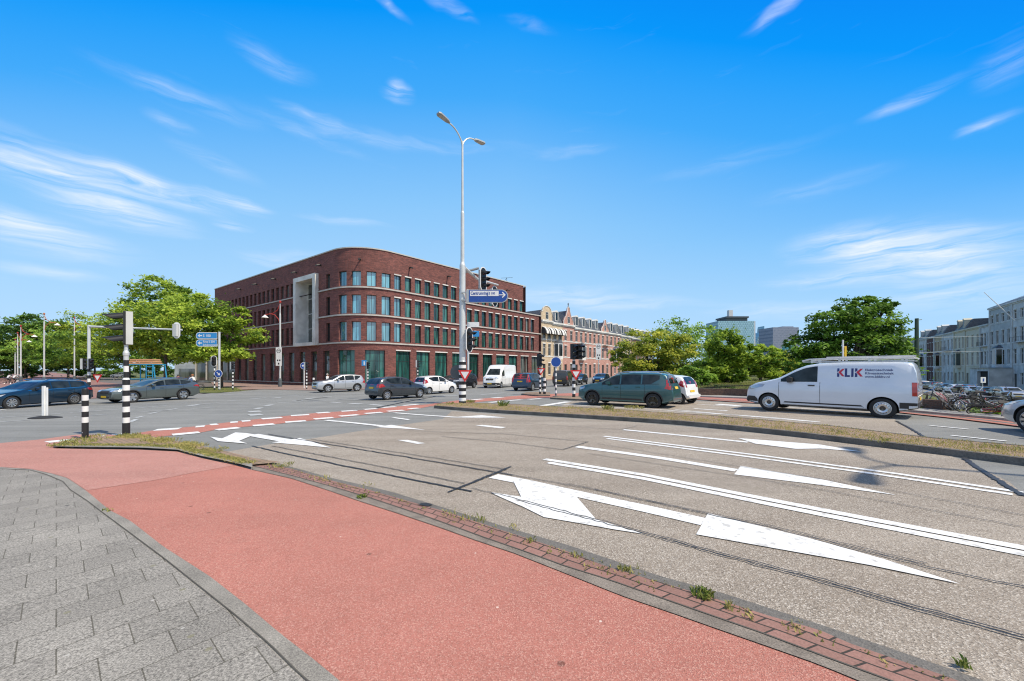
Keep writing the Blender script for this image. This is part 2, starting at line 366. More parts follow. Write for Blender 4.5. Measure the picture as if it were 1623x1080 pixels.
m_kerb = M('kerb_concrete', (.28,.26,.225), .9, c2=(.20,.185,.16), ns=2.5, fine=1, fs=110, fc=.5)
m_kerbj = M('kerb_joint', (.10,.09,.075), .9)
m_brickpave = brickmat('gutter_bricks', (.30,.165,.135), (.24,.135,.11), (.05,.042,.035), .21, .105, .008, uv=True, fine=.25, bump=.5)
m_bricksurf = brickmat('island_bricks', (.33,.225,.155), (.27,.185,.125), (.15,.13,.09), .2, .1, .01, rot=.6, fine=.35, bump=.5)
m_plaza = brickmat('red_clinker_paving', (.33,.17,.14), (.28,.15,.125), (.2,.13,.11), .4, .2, .02, fine=.2, fs=8, bump=.1)
m_side = M('far_sidewalk', (.33,.32,.30), .9, c2=(.27,.26,.24), ns=2, fine=1, fs=20, fc=.2)
m_grass = M('grass_ground', (.075,.105,.022), .95, c2=(.14,.135,.035), ns=.8, fine=1, fs=5, fc=.45)
m_earth = M('ground_cover', (.10,.105,.05), .95, c2=(.15,.135,.075), ns=.15, fine=1, fs=3, fc=.3)

# base ground: one sheet to the horizon, following the fall towards the canal on the right
xs = [-3000,-1200,-500,-200,-100]+list(range(-60, 130, 3))+[140,160,200,300,500,1200,3000]
ys = [-300,-80]+list(range(-20, 140, 3))+[150,180,240,400,900,2000,5000]
g = MB(); vs = [(x, y, GB(x, y)-.05) for y in ys for x in xs]; nx = len(xs)
g.add(vs, [(j*nx+i, j*nx+i+1, (j+1)*nx+i+1, (j+1)*nx+i) for j in range(len(ys)-1) for i in range(nx-1)])
tag(g.build('ground', m_grass, smooth=0), None, None, kind='structure')

# grey asphalt of the whole crossing
sheet('road', [(-700,1700),(-700,646),(0,640),(150,632),(316,625),(420,617),(560,618),(700,613),(860,604),(960,597),(1010,595.5),(1045,595.5),(1060,600),(1101,634),(1194,640),(1300,647),(1415,654.5),(1505,664),(1590,674.5),(1700,689),(2000,735),(2900,900),(2900,1700)], m_grey, .0)
# gravel coloured lanes in front, and their twins beyond the median
SEAM = [(358,717),(400,728),(442,737),(523,758.6),(616,780),(708,808),(800,837),(899,866),(1048,916.5),(1146.5,943.6),(1299,993),(1450,1045),(1650,1115),(1900,1210)]
sheet('approach_lanes', [(1900,1210),(1650,1115),(1450,1045),(1299,993),(1146.5,943.6),(1048,916.5),(899,866),(800,837),(708,808),(616,780),(523,758.6),(442,737),(358,717),(420,706),(495.6,695.5),(597,679.5),(702,664.7),(716,652),(800,658),(985,668),(1170,684),(1300,698),(1361,706),(1508,724),(1540,735),(1600,765),(1640,800),(2300,900),(2500,1500)], m_beige, .006)
sheet('exit_lanes', [(877,653),(901,637),(960,631),(1101,635.5),(1194,641),(1300,648),(1413,655.5),(1420,667.5),(1480,704),(1323,682),(1140,666),(1034,659),(962,653)], m_beige, .006)
# red cycle path in the foreground
REDR = [(85,711.5),(148,713),(222,714),(281,717),(322,728),(367,737),(400,746),(462,760),(523,780),(572,797),(631,816),(693,837),(754,859),(816,880),(899,913),(986,948),(1073,978),(1146,1004),(1220,1030),(1299,1058),(1400,1100),(1560,1170),(1800,1300)]
REDL = [(-300,744),(0,742),(48,745),(81,752),(107,759.6),(137,780),(174,811),(207,828),(259,869),(333,917),(389,961),(444,1008),(498,1050),(540,1085),(640,1170),(760,1300)]
sheet('cycle_path', REDL+REDR[::-1]+[(60,706),(0,706),(-300,716)], m_red, .010)
sheet('cycle_path', [(-300,744),(-300,700),(0,703.5),(60,698),(120,690),(190,690),(85,712),(148,713),(222,714),(281,717),(322,728),(372,739),(300,752),(250,762),(137,779),(107,759),(81,751.5),(48,744.5),(0,741.5)], m_redold, .014)
KIN = [(-300,748),(0,744.5),(48,746.5),(74,754),(100,765),(111,778),(137,795),(163,815),(207,848),(259,887),(315,932),(370,976),(426,1024),(474,1072),(540,1130),(640,1230),(720,1330)]
sheet('pavement', [(-300,1500)]+KIN+[(760,1500)], m_tile, .012)
k = MB(); band(k, KIN, [(-300,744)]+REDL[1:], .0155, 90); tag(k.build('pavement_kerb', m_kerb, smooth=0), None, None, kind='structure')
k = MB(); stripe(k, KIN, .008, .018, step=.15); tag(k.build('kerb_joint', m_kerbj, smooth=0), None, None, kind='structure')
# brick gutter, its grey kerb and the dark seam next to the lanes
BLOW = [(347.6,727),(389.5,737.5),(400,740),(461.6,755.5),(523,772.5),(585,791),(677,821.8),(769.7,855.7),(831,877),(899,902),(961.6,921.4),(1048,952),(1146.6,986.7),(1220.5,1012.6),(1299,1043),(1394,1078),(1560,1140),(1800,1250)]
BTOP = [(352,719),(400,732),(461.6,744.8),(523,763),(585,778.7),(659,800),(708,814),(785,840),(899,877),(961.6,901.6),(1048,927),(1146.6,957),(1220.5,981),(1299,1003),(1345,1024),(1508,1080),(1650,1140),(1900,1230)]
KR = [(347.6,731)]+REDR[6:]
k = MB(); band(k, BLOW[2:], REDR[6:], .0165, 90); tag(k.build('gutter_kerb', M('gutter_kerb_weathered', (.235,.20,.165), .9, c2=(.165,.14,.115), ns=5, fine=1, fs=110, fc=.5), smooth=0), None, None, kind='structure')
k = MB(); stripe(k, BLOW[1:], .012, .021, step=.15); tag(k.build('gutter_joint', m_kerbj, smooth=0), None, None, kind='structure')
k = MB(); uv = []; band(k, BLOW[2:], BTOP[1:], .0175, 140, uvs=uv); o = k.build('brick_gutter', m_brickpave, smooth=0); tag(o, None, None, kind='structure')
ul = o.data.uv_layers.new(name='UVMap')
for lp in o.data.loops: ul.data[lp.index].uv = uv[lp.vertex_index]
m_seam = asphalt('asphalt_seam', (.14,.13,.12), (.17,.16,.145), (.22,.21,.19), 90, .4)
k = MB(); band(k, BTOP[1:], [(400,728),(442,736),(523,758.6),(616,780),(708,808),(800,837),(899,866),(1048,916.5),(1146.5,943.6),(1299,993),(1450,1045),(1650,1115),(1900,1210)], .014, 90); tag(k.build('road_edge', m_seam, smooth=0), None, None, kind='structure')
# weedy island at the corner
isl = [(85,709),(100,703),(130,699),(160,696),(218,690.7),(249,696),(297,706),(358,719),(400,730),(446,737),(400,741),(367,735),(347.6,728),(322,724),(281,714),(222,710),(148,709)]
sheet('corner_island', isl, m_bricksurf, .05)
k = MB(); band(k, [(85,711.5),(148,712.5),(222,713.5),(281,717),(322,728),(367,737),(400,746)], [(85,709),(148,709.5),(222,709.5),(281,712.5),(322,722.5),(367,732),(400,740)], .055, 50)
tag(k.build('island_kerb', m_kerb, smooth=0), None, None, kind='structure')
# red band across the junction
sheet('cycle_crossing', [(190,690),(211,688.6),(247,682),(308,676.6),(364,669.7),(415,664),(461,659),(503,655),(566,651),(600,648),(631,644.6),(677,641.5),(726,635),(793,630),(832,626.8),(887,624.2),(960,621.5),(1000,623),(1101,629),(1194,632.6),(1330,642),(1440,652.5),(1585,666),(1700,680),(1700,688.5),(1590,674),(1505,663.5),(1415,654),(1300,646.5),(1194,639.5),(1101,633.5),(1000,629),(960,628.5),(887,629.5),(819,633),(767,636.7),(740,640),(682,644.5),(643,651.7),(603,655),(569,659),(529,663.7),(483,668),(434,673),(379,678),(341,682),(316,686.5),(273,690.7),(240,694.5)], m_red, .008)
w = MB()
def seg(a, b, wd, lift=.014): stripe(w, [a, b], wd, lift)
for a, b in [((273,690),(316,686)),((343,682.3),(379,678.6)),((401,675.6),(434.5,672.8)),((452,670),(484.8,667.7)),((498,664.9),(528,662.6)),((538.6,660.4),(568,658)),((578.6,656.2),(605,654.2)),((614,652.6),(640,650.8)),((648,648.6),(664,647.4)),((246,682.3),(285,680)),((310,677.2),(324.5,676.2)),((333,674),(345,673)),((365,670.2),(377,669.4)),((383,668.4),(397,667.4)),((415,664.7),(447,662.4)),((461,659.5),(490,657.8)),((502,655.4),(522,654)),((541,652.6),(566,651.2)),((577,649.6),(597,648.3)),((606,646.6),(627,645.2)),((638,643.4),(662,641.6)),((775,638.6),(795,636.8)),((806,635.5),(826,634.2)),((838,633.6),(858,632.4)),((745,634.6),(765,633)),((780,631.4),(797,630))]:
    seg(a, b, .45)
for q in ([(69.6,701),(115,696.7),(119,698.5),(79,703)], [(154,692),(167.6,691),(168,692.4),(156,693.4)], [(176,690.3),(195,688),(214,689),(190,691.3)]): fill(w, q, .018)
wd = MB()
for a, b, wdt in [((0,662.5),(96,656),.14),((0,669.5),(49,665.8),.14),((111.5,654.7),(194.5,648.7),.14),((118,661),(170,657.3),.12),((211,648),(264.5,643.5),.15),((218,654),(262,650.8),.12),((263,650.8),(281,648),.15),((236,656.5),(251.5,653.4),.15),((215,663),(228,660),.15),((206,669.5),(216.5,665),.15),((-10,652),(15.6,647.7),.3),((360,636),(381,635),.25),((295,644.6),(316,641.8),.3),((301.5,642.5),(347.6,639),.15),((303.6,648.8),(341,646),.12),((396,633),(423,631),.3),((440,639.3),(477.5,637),.25),((463,636),(486,635),.3),((379,643.5),(414,641.8),.15),((421,644),(431.4,641.8),.3),((406,648.8),(413.6,646.7),.3),((401,652),(406,653.6),.45),((402,657),(408,659),.45),((430,632),(447,630),.3),((454,628.4),(481.7,626.8),.3),((496,636.8),(534.5,635),.22),((523,638),(541,638.5),.4),((512,629.7),(526.5,629),.4),((531,630.5),(552,629.7),.3),((554.5,640),(573,641),.4),((483,633),(501,631),.4),((560,633.7),(579,633),.3),((587,641.7),(608,643.3),.4),((367,622),(400,621.5),.3),((404,620.5),(455,619.5),.45),((345,627),(384,624.6),.3),((640,625),(690,622),.3),((720,620.5),(752,619),.35),((700,627),(726,628),.3),((762,626),(800,623),.3),((800,618.5),(850,615.5),.3),((930,612),(985,610),.25),((770,611),(830,608),.2)]:
    stripe(wd, [a, b], wdt, .012)
tag(wd.build('worn_road_markings', m_dash, smooth=0), None, None, kind='structure')
# lane lines and arrows, foreground
def line(pts, wd, lift=.014): stripe(w, pts, wd, lift, step=.5)
line([(957,692.4),(1223,725.5),(1420,752),(1622,782.5)], .12); line([(962,696),(1223,730),(1410,756),(1605,785.5)], .12)
line([(914,709),(1040,726),(1167,747)], .20); fill(w, [(1174,740),(1163.6,753.5),(1290,769),(1420.6,786.5),(1300,761)], .014)
line([(863,729),(1020,754),(1223,794.5),(1400,829),(1640,874)], .14); line([(869,734.5),(1020,760),(1223,801.5),(1400,837),(1640,883.5)], .14)
line([(782,756),(840,767),(912,784),(1010,805),(1115,829)], .24)
fill(w, [(1122,816),(1103.5,849.6),(1223,871),(1380,899),(1522.5,929),(1400,889),(1280,855)], .016)
fill(w, [(813,763),(912,787),(945,826),(1022,849),(975,842),(923,832.5),(862,822),(830,806),(800,793),(776,782),(826,789.5)], .016)
line([(988,682),(1080,691),(1185,702)], .17); fill(w, [(1197,704.5),(1170,695.7),(1210,698.8),(1300,706),(1366,717.5),(1300,712.3),(1262,713),(1232,709)], .016)
line([(400,690),(425,694.5),(452,699)], .3); fill(w, [(475.5,695.4),(431,702.5),(478,706.5),(525,711)], .016)
fill(w, [(333,693.4),(352,696),(373,686.5),(390,687.5),(452,697.5),(452,700),(398,692),(379,700),(392,704.3),(345.5,700.5)], .016)
line([(517,667),(560,671),(606,676)], .2); fill(w, [(620,674.4),(594,678),(632,680),(674,682.5)], .016)
line([(625,655),(670,658.5),(722,662)], .2); fill(w, [(763.5,659),(712,662.5),(755,663),(802,662.8)], .016)
fill(w, [(629.5,698.5),(646,698.3),(674,703.6),(662,704.9)], .014); fill(w, [(754,675.4),(765,674.4),(802,678),(794,680)], .014)
fill(w, [(620,663),(626,662.2),(651,665.5),(646,666.6)], .014)
# beyond the median
line([(841,646.8),(901,637.3)], .42); line([(881,641),(962,645.5),(1034,649.5),(1140,656.8),(1230,663),(1299,669.7)], .14)
line([(1100,641),(1180,646),(1250,650)], .12); line([(1136,641.2),(1172,644)], .5); line([(1070,650),(1180,660),(1299,670)], .12); line([(1100,648.4),(1153,651.8)], .2)
line([(1150,661),(1220,667),(1297,675.6)], .12); line([(1060,657),(1110,660.5)], .4); line([(1243,645.7),(1300,650.5),(1373,657)], .13)
line([(1471,675),(1535,681.2)], .12); line([(1507.5,691),(1595,700.3)], .12); line([(1610,675.5),(1660,683)], .12)
tag(w.build('road_markings', m_white, smooth=0), None, None, kind='structure')
t = MB(); rr = random.Random(3)
def tar(pts, wd):
    q = resample([P(*p) for p in pts], 60)
    q = [p+Vector((rr.uniform(-.012, .012), rr.uniform(-.012, .012), 0)) for p in q]
    stripe(t, q, wd, .019, px=False)
for pts, wdt in [([(425,689),(505,703),(646,726),(813,754.6)],.035),([(492,697),(692.6,728),(803.5,746)],.02),([(400,708),(455,721),(585,748),(748,781)],.035),([(431,708),(591,738.6),(736,768)],.02),([(809.6,741),(711,781.7)],.035),([(806,744),(723,778)],.02),
  ([(813,754.6),(948,779),(1120,817),(1223,839.5),(1467,900.6),(1700,950)],.015),([(900,768),(1120,815),(1223,836),(1467,896)],.012),([(748,775.5),(818,792.5),(1022,846),(1154,883),(1299,920),(1427,957.6),(1700,1032)],.014),([(818,795),(1022,848.5),(1154,886),(1299,924),(1427,962),(1700,1038)],.014),
  ([(640,684),(800,689),(932,701.6)],.02),([(700,693),(800,702),(892,714)],.02),([(892,714),(932,701.6)],.02),([(932,720),(1160,755),(1300,778),(1623,838)],.012),([(948,704.7),(1139,735.5),(1400,777),(1640,822)],.012),([(700,668),(830,672),(985,682),(1010,676)],.016),
  ([(1420,668),(1450,684),(1480,704)],.06),([(1528,727),(1545,740),(1622,788)],.07),([(597,647),(640,638),(690,629)],.12),([(470,636),(520,630)],.1),([(560,651.5),(600,650)],.05),([(1300,676),(1430,690),(1600,706)],.02),([(1180,676),(1300,690)],.02)]:
    tar(pts, wdt)
tag(t.build('tar_seams', m_tar, smooth=0), None, None, kind='structure')
d = MB(); fill(d, [(667,801),(678,800.5),(686,803),(678,806),(664,803.5)], .026); pass
tag(d.build('drain_cover', M('cast_iron', (.03,.03,.032), .6), smooth=0), 'small dark iron drain grate in the brick gutter beside the red cycle path', 'drain')

# median: raised strip of weedy bricks with a dark kerb
MN = [(688,647.5),(740,652),(800,656),(892,661.5),(985,667.5),(1077,674),(1170,683),(1262,693),(1361,705.5),(1508,723.5),(1622,738.5),(1760,757),(1950,785)]
MF = [(700,643),(760,643.3),(820,645),(877,649),(962,652),(1034,658),(1140,665),(1228,673.5),(1323,682.5),(1380,690),(1480,703),(1623,716),(1760,730),(1950,750)]
def raised(name, A, B, h, kw, msurf, mk, nose=True, n=80):
    a = resample([P(*p) for p in A], n); b = resample([P(*p) for p in B], n)
    kb = MB(); su = MB()
    for line_, other in ((a, b), (b, a)):
        vs = []
        for p, o_ in zip(line_, other):
            d_ = (o_-p); d_.z = 0; L_ = d_.length; d_ = d_.normalized() if L_ > 1e-6 else Vector((0,1,0)); kk = min(kw, L_*.45)
            q = p+d_*kk; z = G(p.x, p.y)
            vs += [(p.x, p.y, z-.06), (p.x, p.y, z+h-.015), (p.x+d_.x*.015, p.y+d_.y*.015, z+h), (q.x, q.y, G(q.x, q.y)+h)]
        kb.add(vs, [(4*i+j, 4*i+j+1, 4*i+j+5, 4*i+j+4) for i in range(n-1) for j in range(3)])
    for e in (0, n-1):
        kb.quad((a[e].x, a[e].y, G(a[e].x, a[e].y)-.06), (b[e].x, b[e].y, G(b[e].x, b[e].y)-.06), (b[e].x, b[e].y, G(b[e].x, b[e].y)+h), (a[e].x, a[e].y, G(a[e].x, a[e].y)+h))
    vs = [(q.x, q.y, G(q.x, q.y)+h-.006) for p_ in zip(a, b) for q in p_]
    su.add(vs, [(2*i, 2*i+1, 2*i+3, 2*i+2) for i in range(n-1)])
    tag(su.build(name, msurf, smooth=0), None, None, kind='structure'); tag(kb.build(name+'_kerb', mk, smooth=0), None, None, kind='structure')
m_dk = M('shaded_kerb', (.15,.14,.125), .9, c2=(.09,.085,.075), ns=3, fine=1, fs=40, fc=.3)  # shade of the kerb faces darkened into the concrete colour
raised('median', MN, MF, .13, .12, m_bricksurf, m_dk)
raised('traffic_island', [(872,632.8),(905,635),(935,636.5)], [(880,629.5),(905,630),(940,631.5)], .1, .1, m_bricksurf, m_dk, n=12)
raised('traffic_island', [(826,626.5),(850,628.6),(872,628.5)], [(834,624),(852,623.5),(872,624)], .1, .1, m_bricksurf, m_dk, n=12)
# far side of the road on the right: dark kerb, red path, concrete walk
raised('far_pavement', [(1101,629.5),(1194,633),(1300,640),(1440,653),(1587,666.5),(1700,681)], [(1101,626),(1191,628.4),(1300,635.5),(1437,647),(1585,661),(1700,674)], .08, .08, m_side, m_side)
k = MB(); band(k, [(1000,629),(1101,634),(1194,640),(1300,646.8),(1415,654.3),(1505,663.8),(1590,674.3),(1700,689)], [(1000,628),(1101,633),(1194,639),(1300,645.5),(1415,653),(1505,662.3),(1590,672.5),(1700,687)], .07, 80)
tag(k.build('far_kerb', m_dk, smooth=0), None, None, kind='structure')  # flat strip whose dark colour paints the shaded kerb face
# pavement round the brick building and in front of the houses, plaza on the left, lawns
sheet('far_square', [(-700,640),(-400,589.7),(0,588.6),(60,588.6),(112,594),(160,606),(232,613),(240,622),(150,632),(0,640)], m_plaza, .012)
sheet('side_street', [(60,588.6),(75,588.4),(140,594),(230,603),(330,607),(372,611),(372,615),(316,625),(232,625),(160,607),(112,594)], M('dark_paving', (.12,.105,.10), .9, c2=(.16,.14,.13), ns=2), .008)
sheet('building_pavement', [(330,600),(400,606),(455,610),(545,614),(700,604),(860,596.3),(960,593.6),(1000,593.6),(1000,595),(940,598),(862,604),(700,613.5),(560,618.5),(495,619.5),(420,617.5),(345,619)], M('herringbone_paving', (.30,.20,.17), .9, c2=(.24,.17,.145), ns=1, fine=1, fs=10, fc=.2), .03)
sheet('lawn', [(316,623.5),(300,616),(340,613),(372,614.5),(385,619.5),(345,623.5)], m_grass, .04)
sheet('lawn', [(90,592),(160,594.5),(240,601),(330,606),(330,602),(200,590),(90,589)], m_grass, .03)
sheet('lawn', [(1101,627),(1060,602),(1060,596),(1250,600),(1330,620),(1437,640),(1437,647),(1300,635.5),(1191,628.5)], m_grass, .015)
sheet('far_street', [(840,600),(960,596.5),(1120,593.6),(1160,592.6),(1010,592.6),(860,596)], m_grey, .02)
sheet('canal_street', [(52,30),(62,30),(70,44),(125,120),(175,190),(164,190),(112,120),(58,50),(48,38)], m_grey, .03, gf=lambda x, y: GB(x, y), px=False)
# weeds: one object of blades per growing place
m_weed = leafmat('weed_blades', (.10,.18,.02), (.50,.42,.15), .35)
def blades(name, spots, label=None, seed=1):
    r = random.Random(seed); vs = []; fs = []; tn = []
    for (p, rad, n, h, tint) in spots:
        for _ in range(n):
            a = r.uniform(0, 2*pi); d = rad*sqrt(r.random()); x, y = p.x+d*cos(a), p.y+d*sin(a); z = p.z
            b = r.uniform(0, 2*pi); hh = h*r.uniform(.35, 1.1); wd_ = r.uniform(.003, .0075)*(1+hh*2)*(1 if hh < .3 else 1.6); ln = r.uniform(.1, .9)*hh
            i = len(vs); dx, dy = cos(b), sin(b)
            vs += [(x-dy*wd_, y+dx*wd_, z), (x+dy*wd_, y-dx*wd_, z), (x+dx*ln*.5+dy*wd_*.8, y+dy*ln*.5-dx*wd_*.8, z+hh*.7), (x+dx*ln, y+dy*ln, z+hh*.8)]
            fs.append((i, i+1, i+2, i+3)); tn.append(max(0, min(1, tint+r.uniform(-.3, .3))))
    me = bpy.data.meshes.new(name); me.from_pydata(vs, [], fs); me.materials.append(m_weed)
    at = me.attributes.new('tint', 'FLOAT', 'FACE'); at.data.foreach_set('value', tn)
    o = bpy.data.objects.new(name, me); COL.objects.link(o); o['kind'] = 'stuff'
    return o
sp_ = []
for (x, y, rad, n, h, tn) in [(1113,948,.07,120,.055,.3),(989,906,.05,50,.035,.5),(1160,968,.05,18,.05,.6),(574,791,.06,80,.05,.2),(1527,1062,.03,30,.05,.1),(1005,910,.09,20,.04,.8),(740,824,.09,25,.05,.7),(760,828,.09,25,.06,.5),(712,818,.1,22,.05,.8),(812,842,.08,16,.05,.8),(838,861,.06,16,.05,.6),(515,761,.15,25,.05,.8),(443,741,.2,50,.09,.6),(583,771,.12,18,.05,.8),(914,884,.05,14,.05,.5),(1190,982,.05,12,.04,.9),(165,811,.04,14,.03,.3),(930,895,.08,14,.03,.9),(1250,1000,.07,10,.03,.8),(174,812,.05,12,.03,.5)]:
    p = P(x, y, .02); sp_.append((p, rad, n, h, tn))
for _ in range(150):  # stray growth along the brick gutter
    i = rr.random(); q = resample([P(*p) for p in BTOP[1:16]], 200)[int(i*199)]
    sp_.append((Vector((q.x+rr.uniform(-.12, .03), q.y+rr.uniform(-.1, .03), q.z+.016)), .04, 4, .025, rr.uniform(.3, 1)))
blades('gutter_weeds', sp_)
sp_ = []
A_ = resample([P(*p) for p in [(88,710),(148,709.5),(222,710),(281,713),(322,723),(367,733),(395,739)]], 220)
for q in A_:
    for k_ in range(3): sp_.append((Vector((q.x+rr.uniform(-.08, .08), q.y+rr.uniform(-.06, .1), q.z+.045)), .07, 9, .05, rr.choice((.4, .7, 1))))
A_ = resample([P(*p) for p in [(175,697),(218,694),(249,697),(297,706),(350,718)]], 150)
for q in A_:
    if sin(q.x*5)+rr.random() > .25:
        for k_ in range(4): sp_.append((Vector((q.x+rr.uniform(-.35, .1), q.y+rr.uniform(-.3, .12), q.z+.045)), .09, 8, .07, rr.choice((.6, .9, 1.1))))
for (x, y) in ((100,708),(140,704),(205,694),(150,696),(118,702)): sp_.append((P(x, y, .05), .25, 90, .09, .5))
blades('island_weeds', sp_, seed=2)
sp_ = []
a_ = resample([P(*p) for p in MN], 700); b_ = resample([P(*p) for p in MF], 700)
for q, q2 in zip(a_, b_):
    if q.y < 3: continue
    for _ in range(6):
        t_ = rr.uniform(.05, .97); z = q.lerp(q2, t_); dens = .5+.5*sin(z.x*2.1+z.y*1.3)
        if rr.random() < .3+.5*dens: sp_.append((Vector((z.x, z.y, G(z.x, z.y)+.125)), .11, 7, .045, rr.choice((.75, 1.0, 1.2))))
for (x, y, n, h) in ((965,657,60,.22),(998,655,60,.16),(1012,656,50,.16),(975,660,40,.1),(745,645,120,.18),(715,647,60,.12),(797,651,50,.35),(905,654,30,.1),(1394,712,30,.12),(1330,697,30,.1),(1235,688,30,.08),(1150,672,30,.08),(1500,717,30,.09),(1560,722,40,.1),(1610,727,50,.1)): sp_.append((P(x, y-3, .12), .22, n, h, rr.choice((.2, .5, .7))))
blades('median_weeds', sp_, seed=3)
sp_ = []
for _ in range(2600):
    x = rr.uniform(14, 60); y = rr.uniform(9, 60)
    if x < 17.5 and y < 16.5 or x < 13.2+.0*y: continue
    pr = x/y
    if pr < .93 or pr > 1.5 : continue
    if y < 13.5 and x < 17.6: continue
    if y < 16 and x < 17.2: continue
    sp_.append((Vector((x, y, GB(x, y)-.05)), .5, 7, .28+.1*rr.random(), rr.choice((.3, .6, 1))))
blades('bank_grass', sp_, seed=4)
sp_ = []
for _ in range(1500):
    q = P(rr.uniform(1105, 1260), rr.uniform(599, 624))
    sp_.append((q, .7, 8, .25, rr.choice((.2, .5, .8))))
for _ in range(500): sp_.append((P(rr.uniform(305, 380), rr.uniform(614, 622)), .4, 8, .12, .5))
for _ in range(500): sp_.append((P(rr.uniform(100, 320), rr.uniform(593, 603)), .8, 8, .2, .5))
blades('lawn_grass', sp_, seed=5)
# ================= VEHICLES =================
m_tyre = M('tyre_rubber', (.022,.022,.023), .85); m_blk = M('black_plastic', (.03,.03,.032), .6); m_arch = M('wheel_well', (.008,.008,.008), .95)
m_alloy = M('alloy', (.62,.63,.64), .28, metal=.85); m_rimblk = M('gloss_black', (.012,.012,.013), .2, coat=1)
m_glass = M('car_glass', (.008,.012,.014), .04, spec=.3, c2=(.035,.045,.05), ns=2.2); m_lampg = M('headlamp_glass', (.55,.58,.6), .08, metal=.35, coat=1)
m_tail = M('tail_lamp_red', (.42,.012,.012), .15, coat=1); m_plate = M('yellow_plate', (.75,.48,.03), .5); m_chrome = M('chrome', (.75,.76,.78), .12, metal=1)
m_seamline = M('shut_line', (.012,.012,.013), .7); m_ink = M('plate_ink', (.02,.02,.02), .6)
def paint(name, c, metal=.25): return M('paint_'+name, c, .32, metal=metal, coat=1, c2=tuple(x*.93 for x in c), ns=1.2)
def interp(tab, x):
    if x <= tab[0][0]: return tab[0][1]
    for (a, b), (c, d) in zip(tab, tab[1:]):
        if x <= c: return b if c == a else b+(d-b)*(x-a)/(c-a)
    return tab[-1][1]
_wheels = {}
def wheel_meshes(r, w, kind):
    key = (r, w, kind)
    if key in _wheels: return _wheels[key]
    t = MB(); rr_ = r*.66
    t.lathe([(rr_, -w/2+.015), (r*.8, -w/2), (r*.96, -w/2+.012), (r, -w/2+.04), (r, w/2-.04), (r*.96, w/2-.012), (r*.8, w/2), (rr_, w/2-.015), (rr_, -w/2+.015)], 32, axis='Y')
    to = t.build('wheel', m_tyre)
    q = MB(); y0 = -w/2
    q.lathe([(rr_*1.0, y0+.006), (rr_*.93, y0+.002), (rr_*.90, y0+.03), (rr_*.88, 0), (rr_*.88, .02)], 32, axis='Y')
    if kind == 'steel':
        q.lathe([(0, y0+.015), (rr_*.3, y0+.012), (rr_*.36, y0+.03), (rr_*.62, y0+.012), (rr_*.74, y0+.02), (rr_*.9, y0+.035)], 28, axis='Y', mis=[1, 1, 0, 0, 0])
        for k in range(14):
            a = 2*pi*k/14; q.box((rr_*.72*cos(a), y0+.008, rr_*.72*sin(a)), (rr_*.12, .02, rr_*.09), 1, ry=-a)
    else:
        n, wf = {'five': (5, .34), 'black': (5, .26), 'seven': (7, .22), 'ten': (9, .17)}[kind]
        q.lathe([(0, y0+.012), (rr_*.2, y0+.012), (rr_*.24, y0+.03)], 20, axis='Y')
        for k in range(n):
            a = 2*pi*k/n; T = Matrix.Rotation(-a, 4, 'Y'); q.X = T
            i0, i1, w0, w1 = rr_*.15, rr_*.93, rr_*wf*.55, rr_*wf
            vs = [(i0, y0+.018, -w0), (i1, y0+.008, -w1), (i1, y0+.008, w1), (i0, y0+.018, w0), (i0, y0+.05, -w0), (i1, y0+.045, -w1), (i1, y0+.045, w1), (i0, y0+.05, w0)]
            q.add(vs, [(0,3,2,1), (4,5,6,7), (0,1,5,4), (2,3,7,6), (1,2,6,5)], 0); q.X = Matrix()
        q.lathe([(rr_*.86, y0+.075), (.02, y0+.08)], 24, axis='Y', mi=1)
    ro = q.build('rim', [m_rimblk if kind == 'black' else m_alloy, m_rimblk])
    r_ = (to.data, ro.data); bpy.data.objects.remove(to); bpy.data.objects.remove(ro); _wheels[key] = r_; return r_

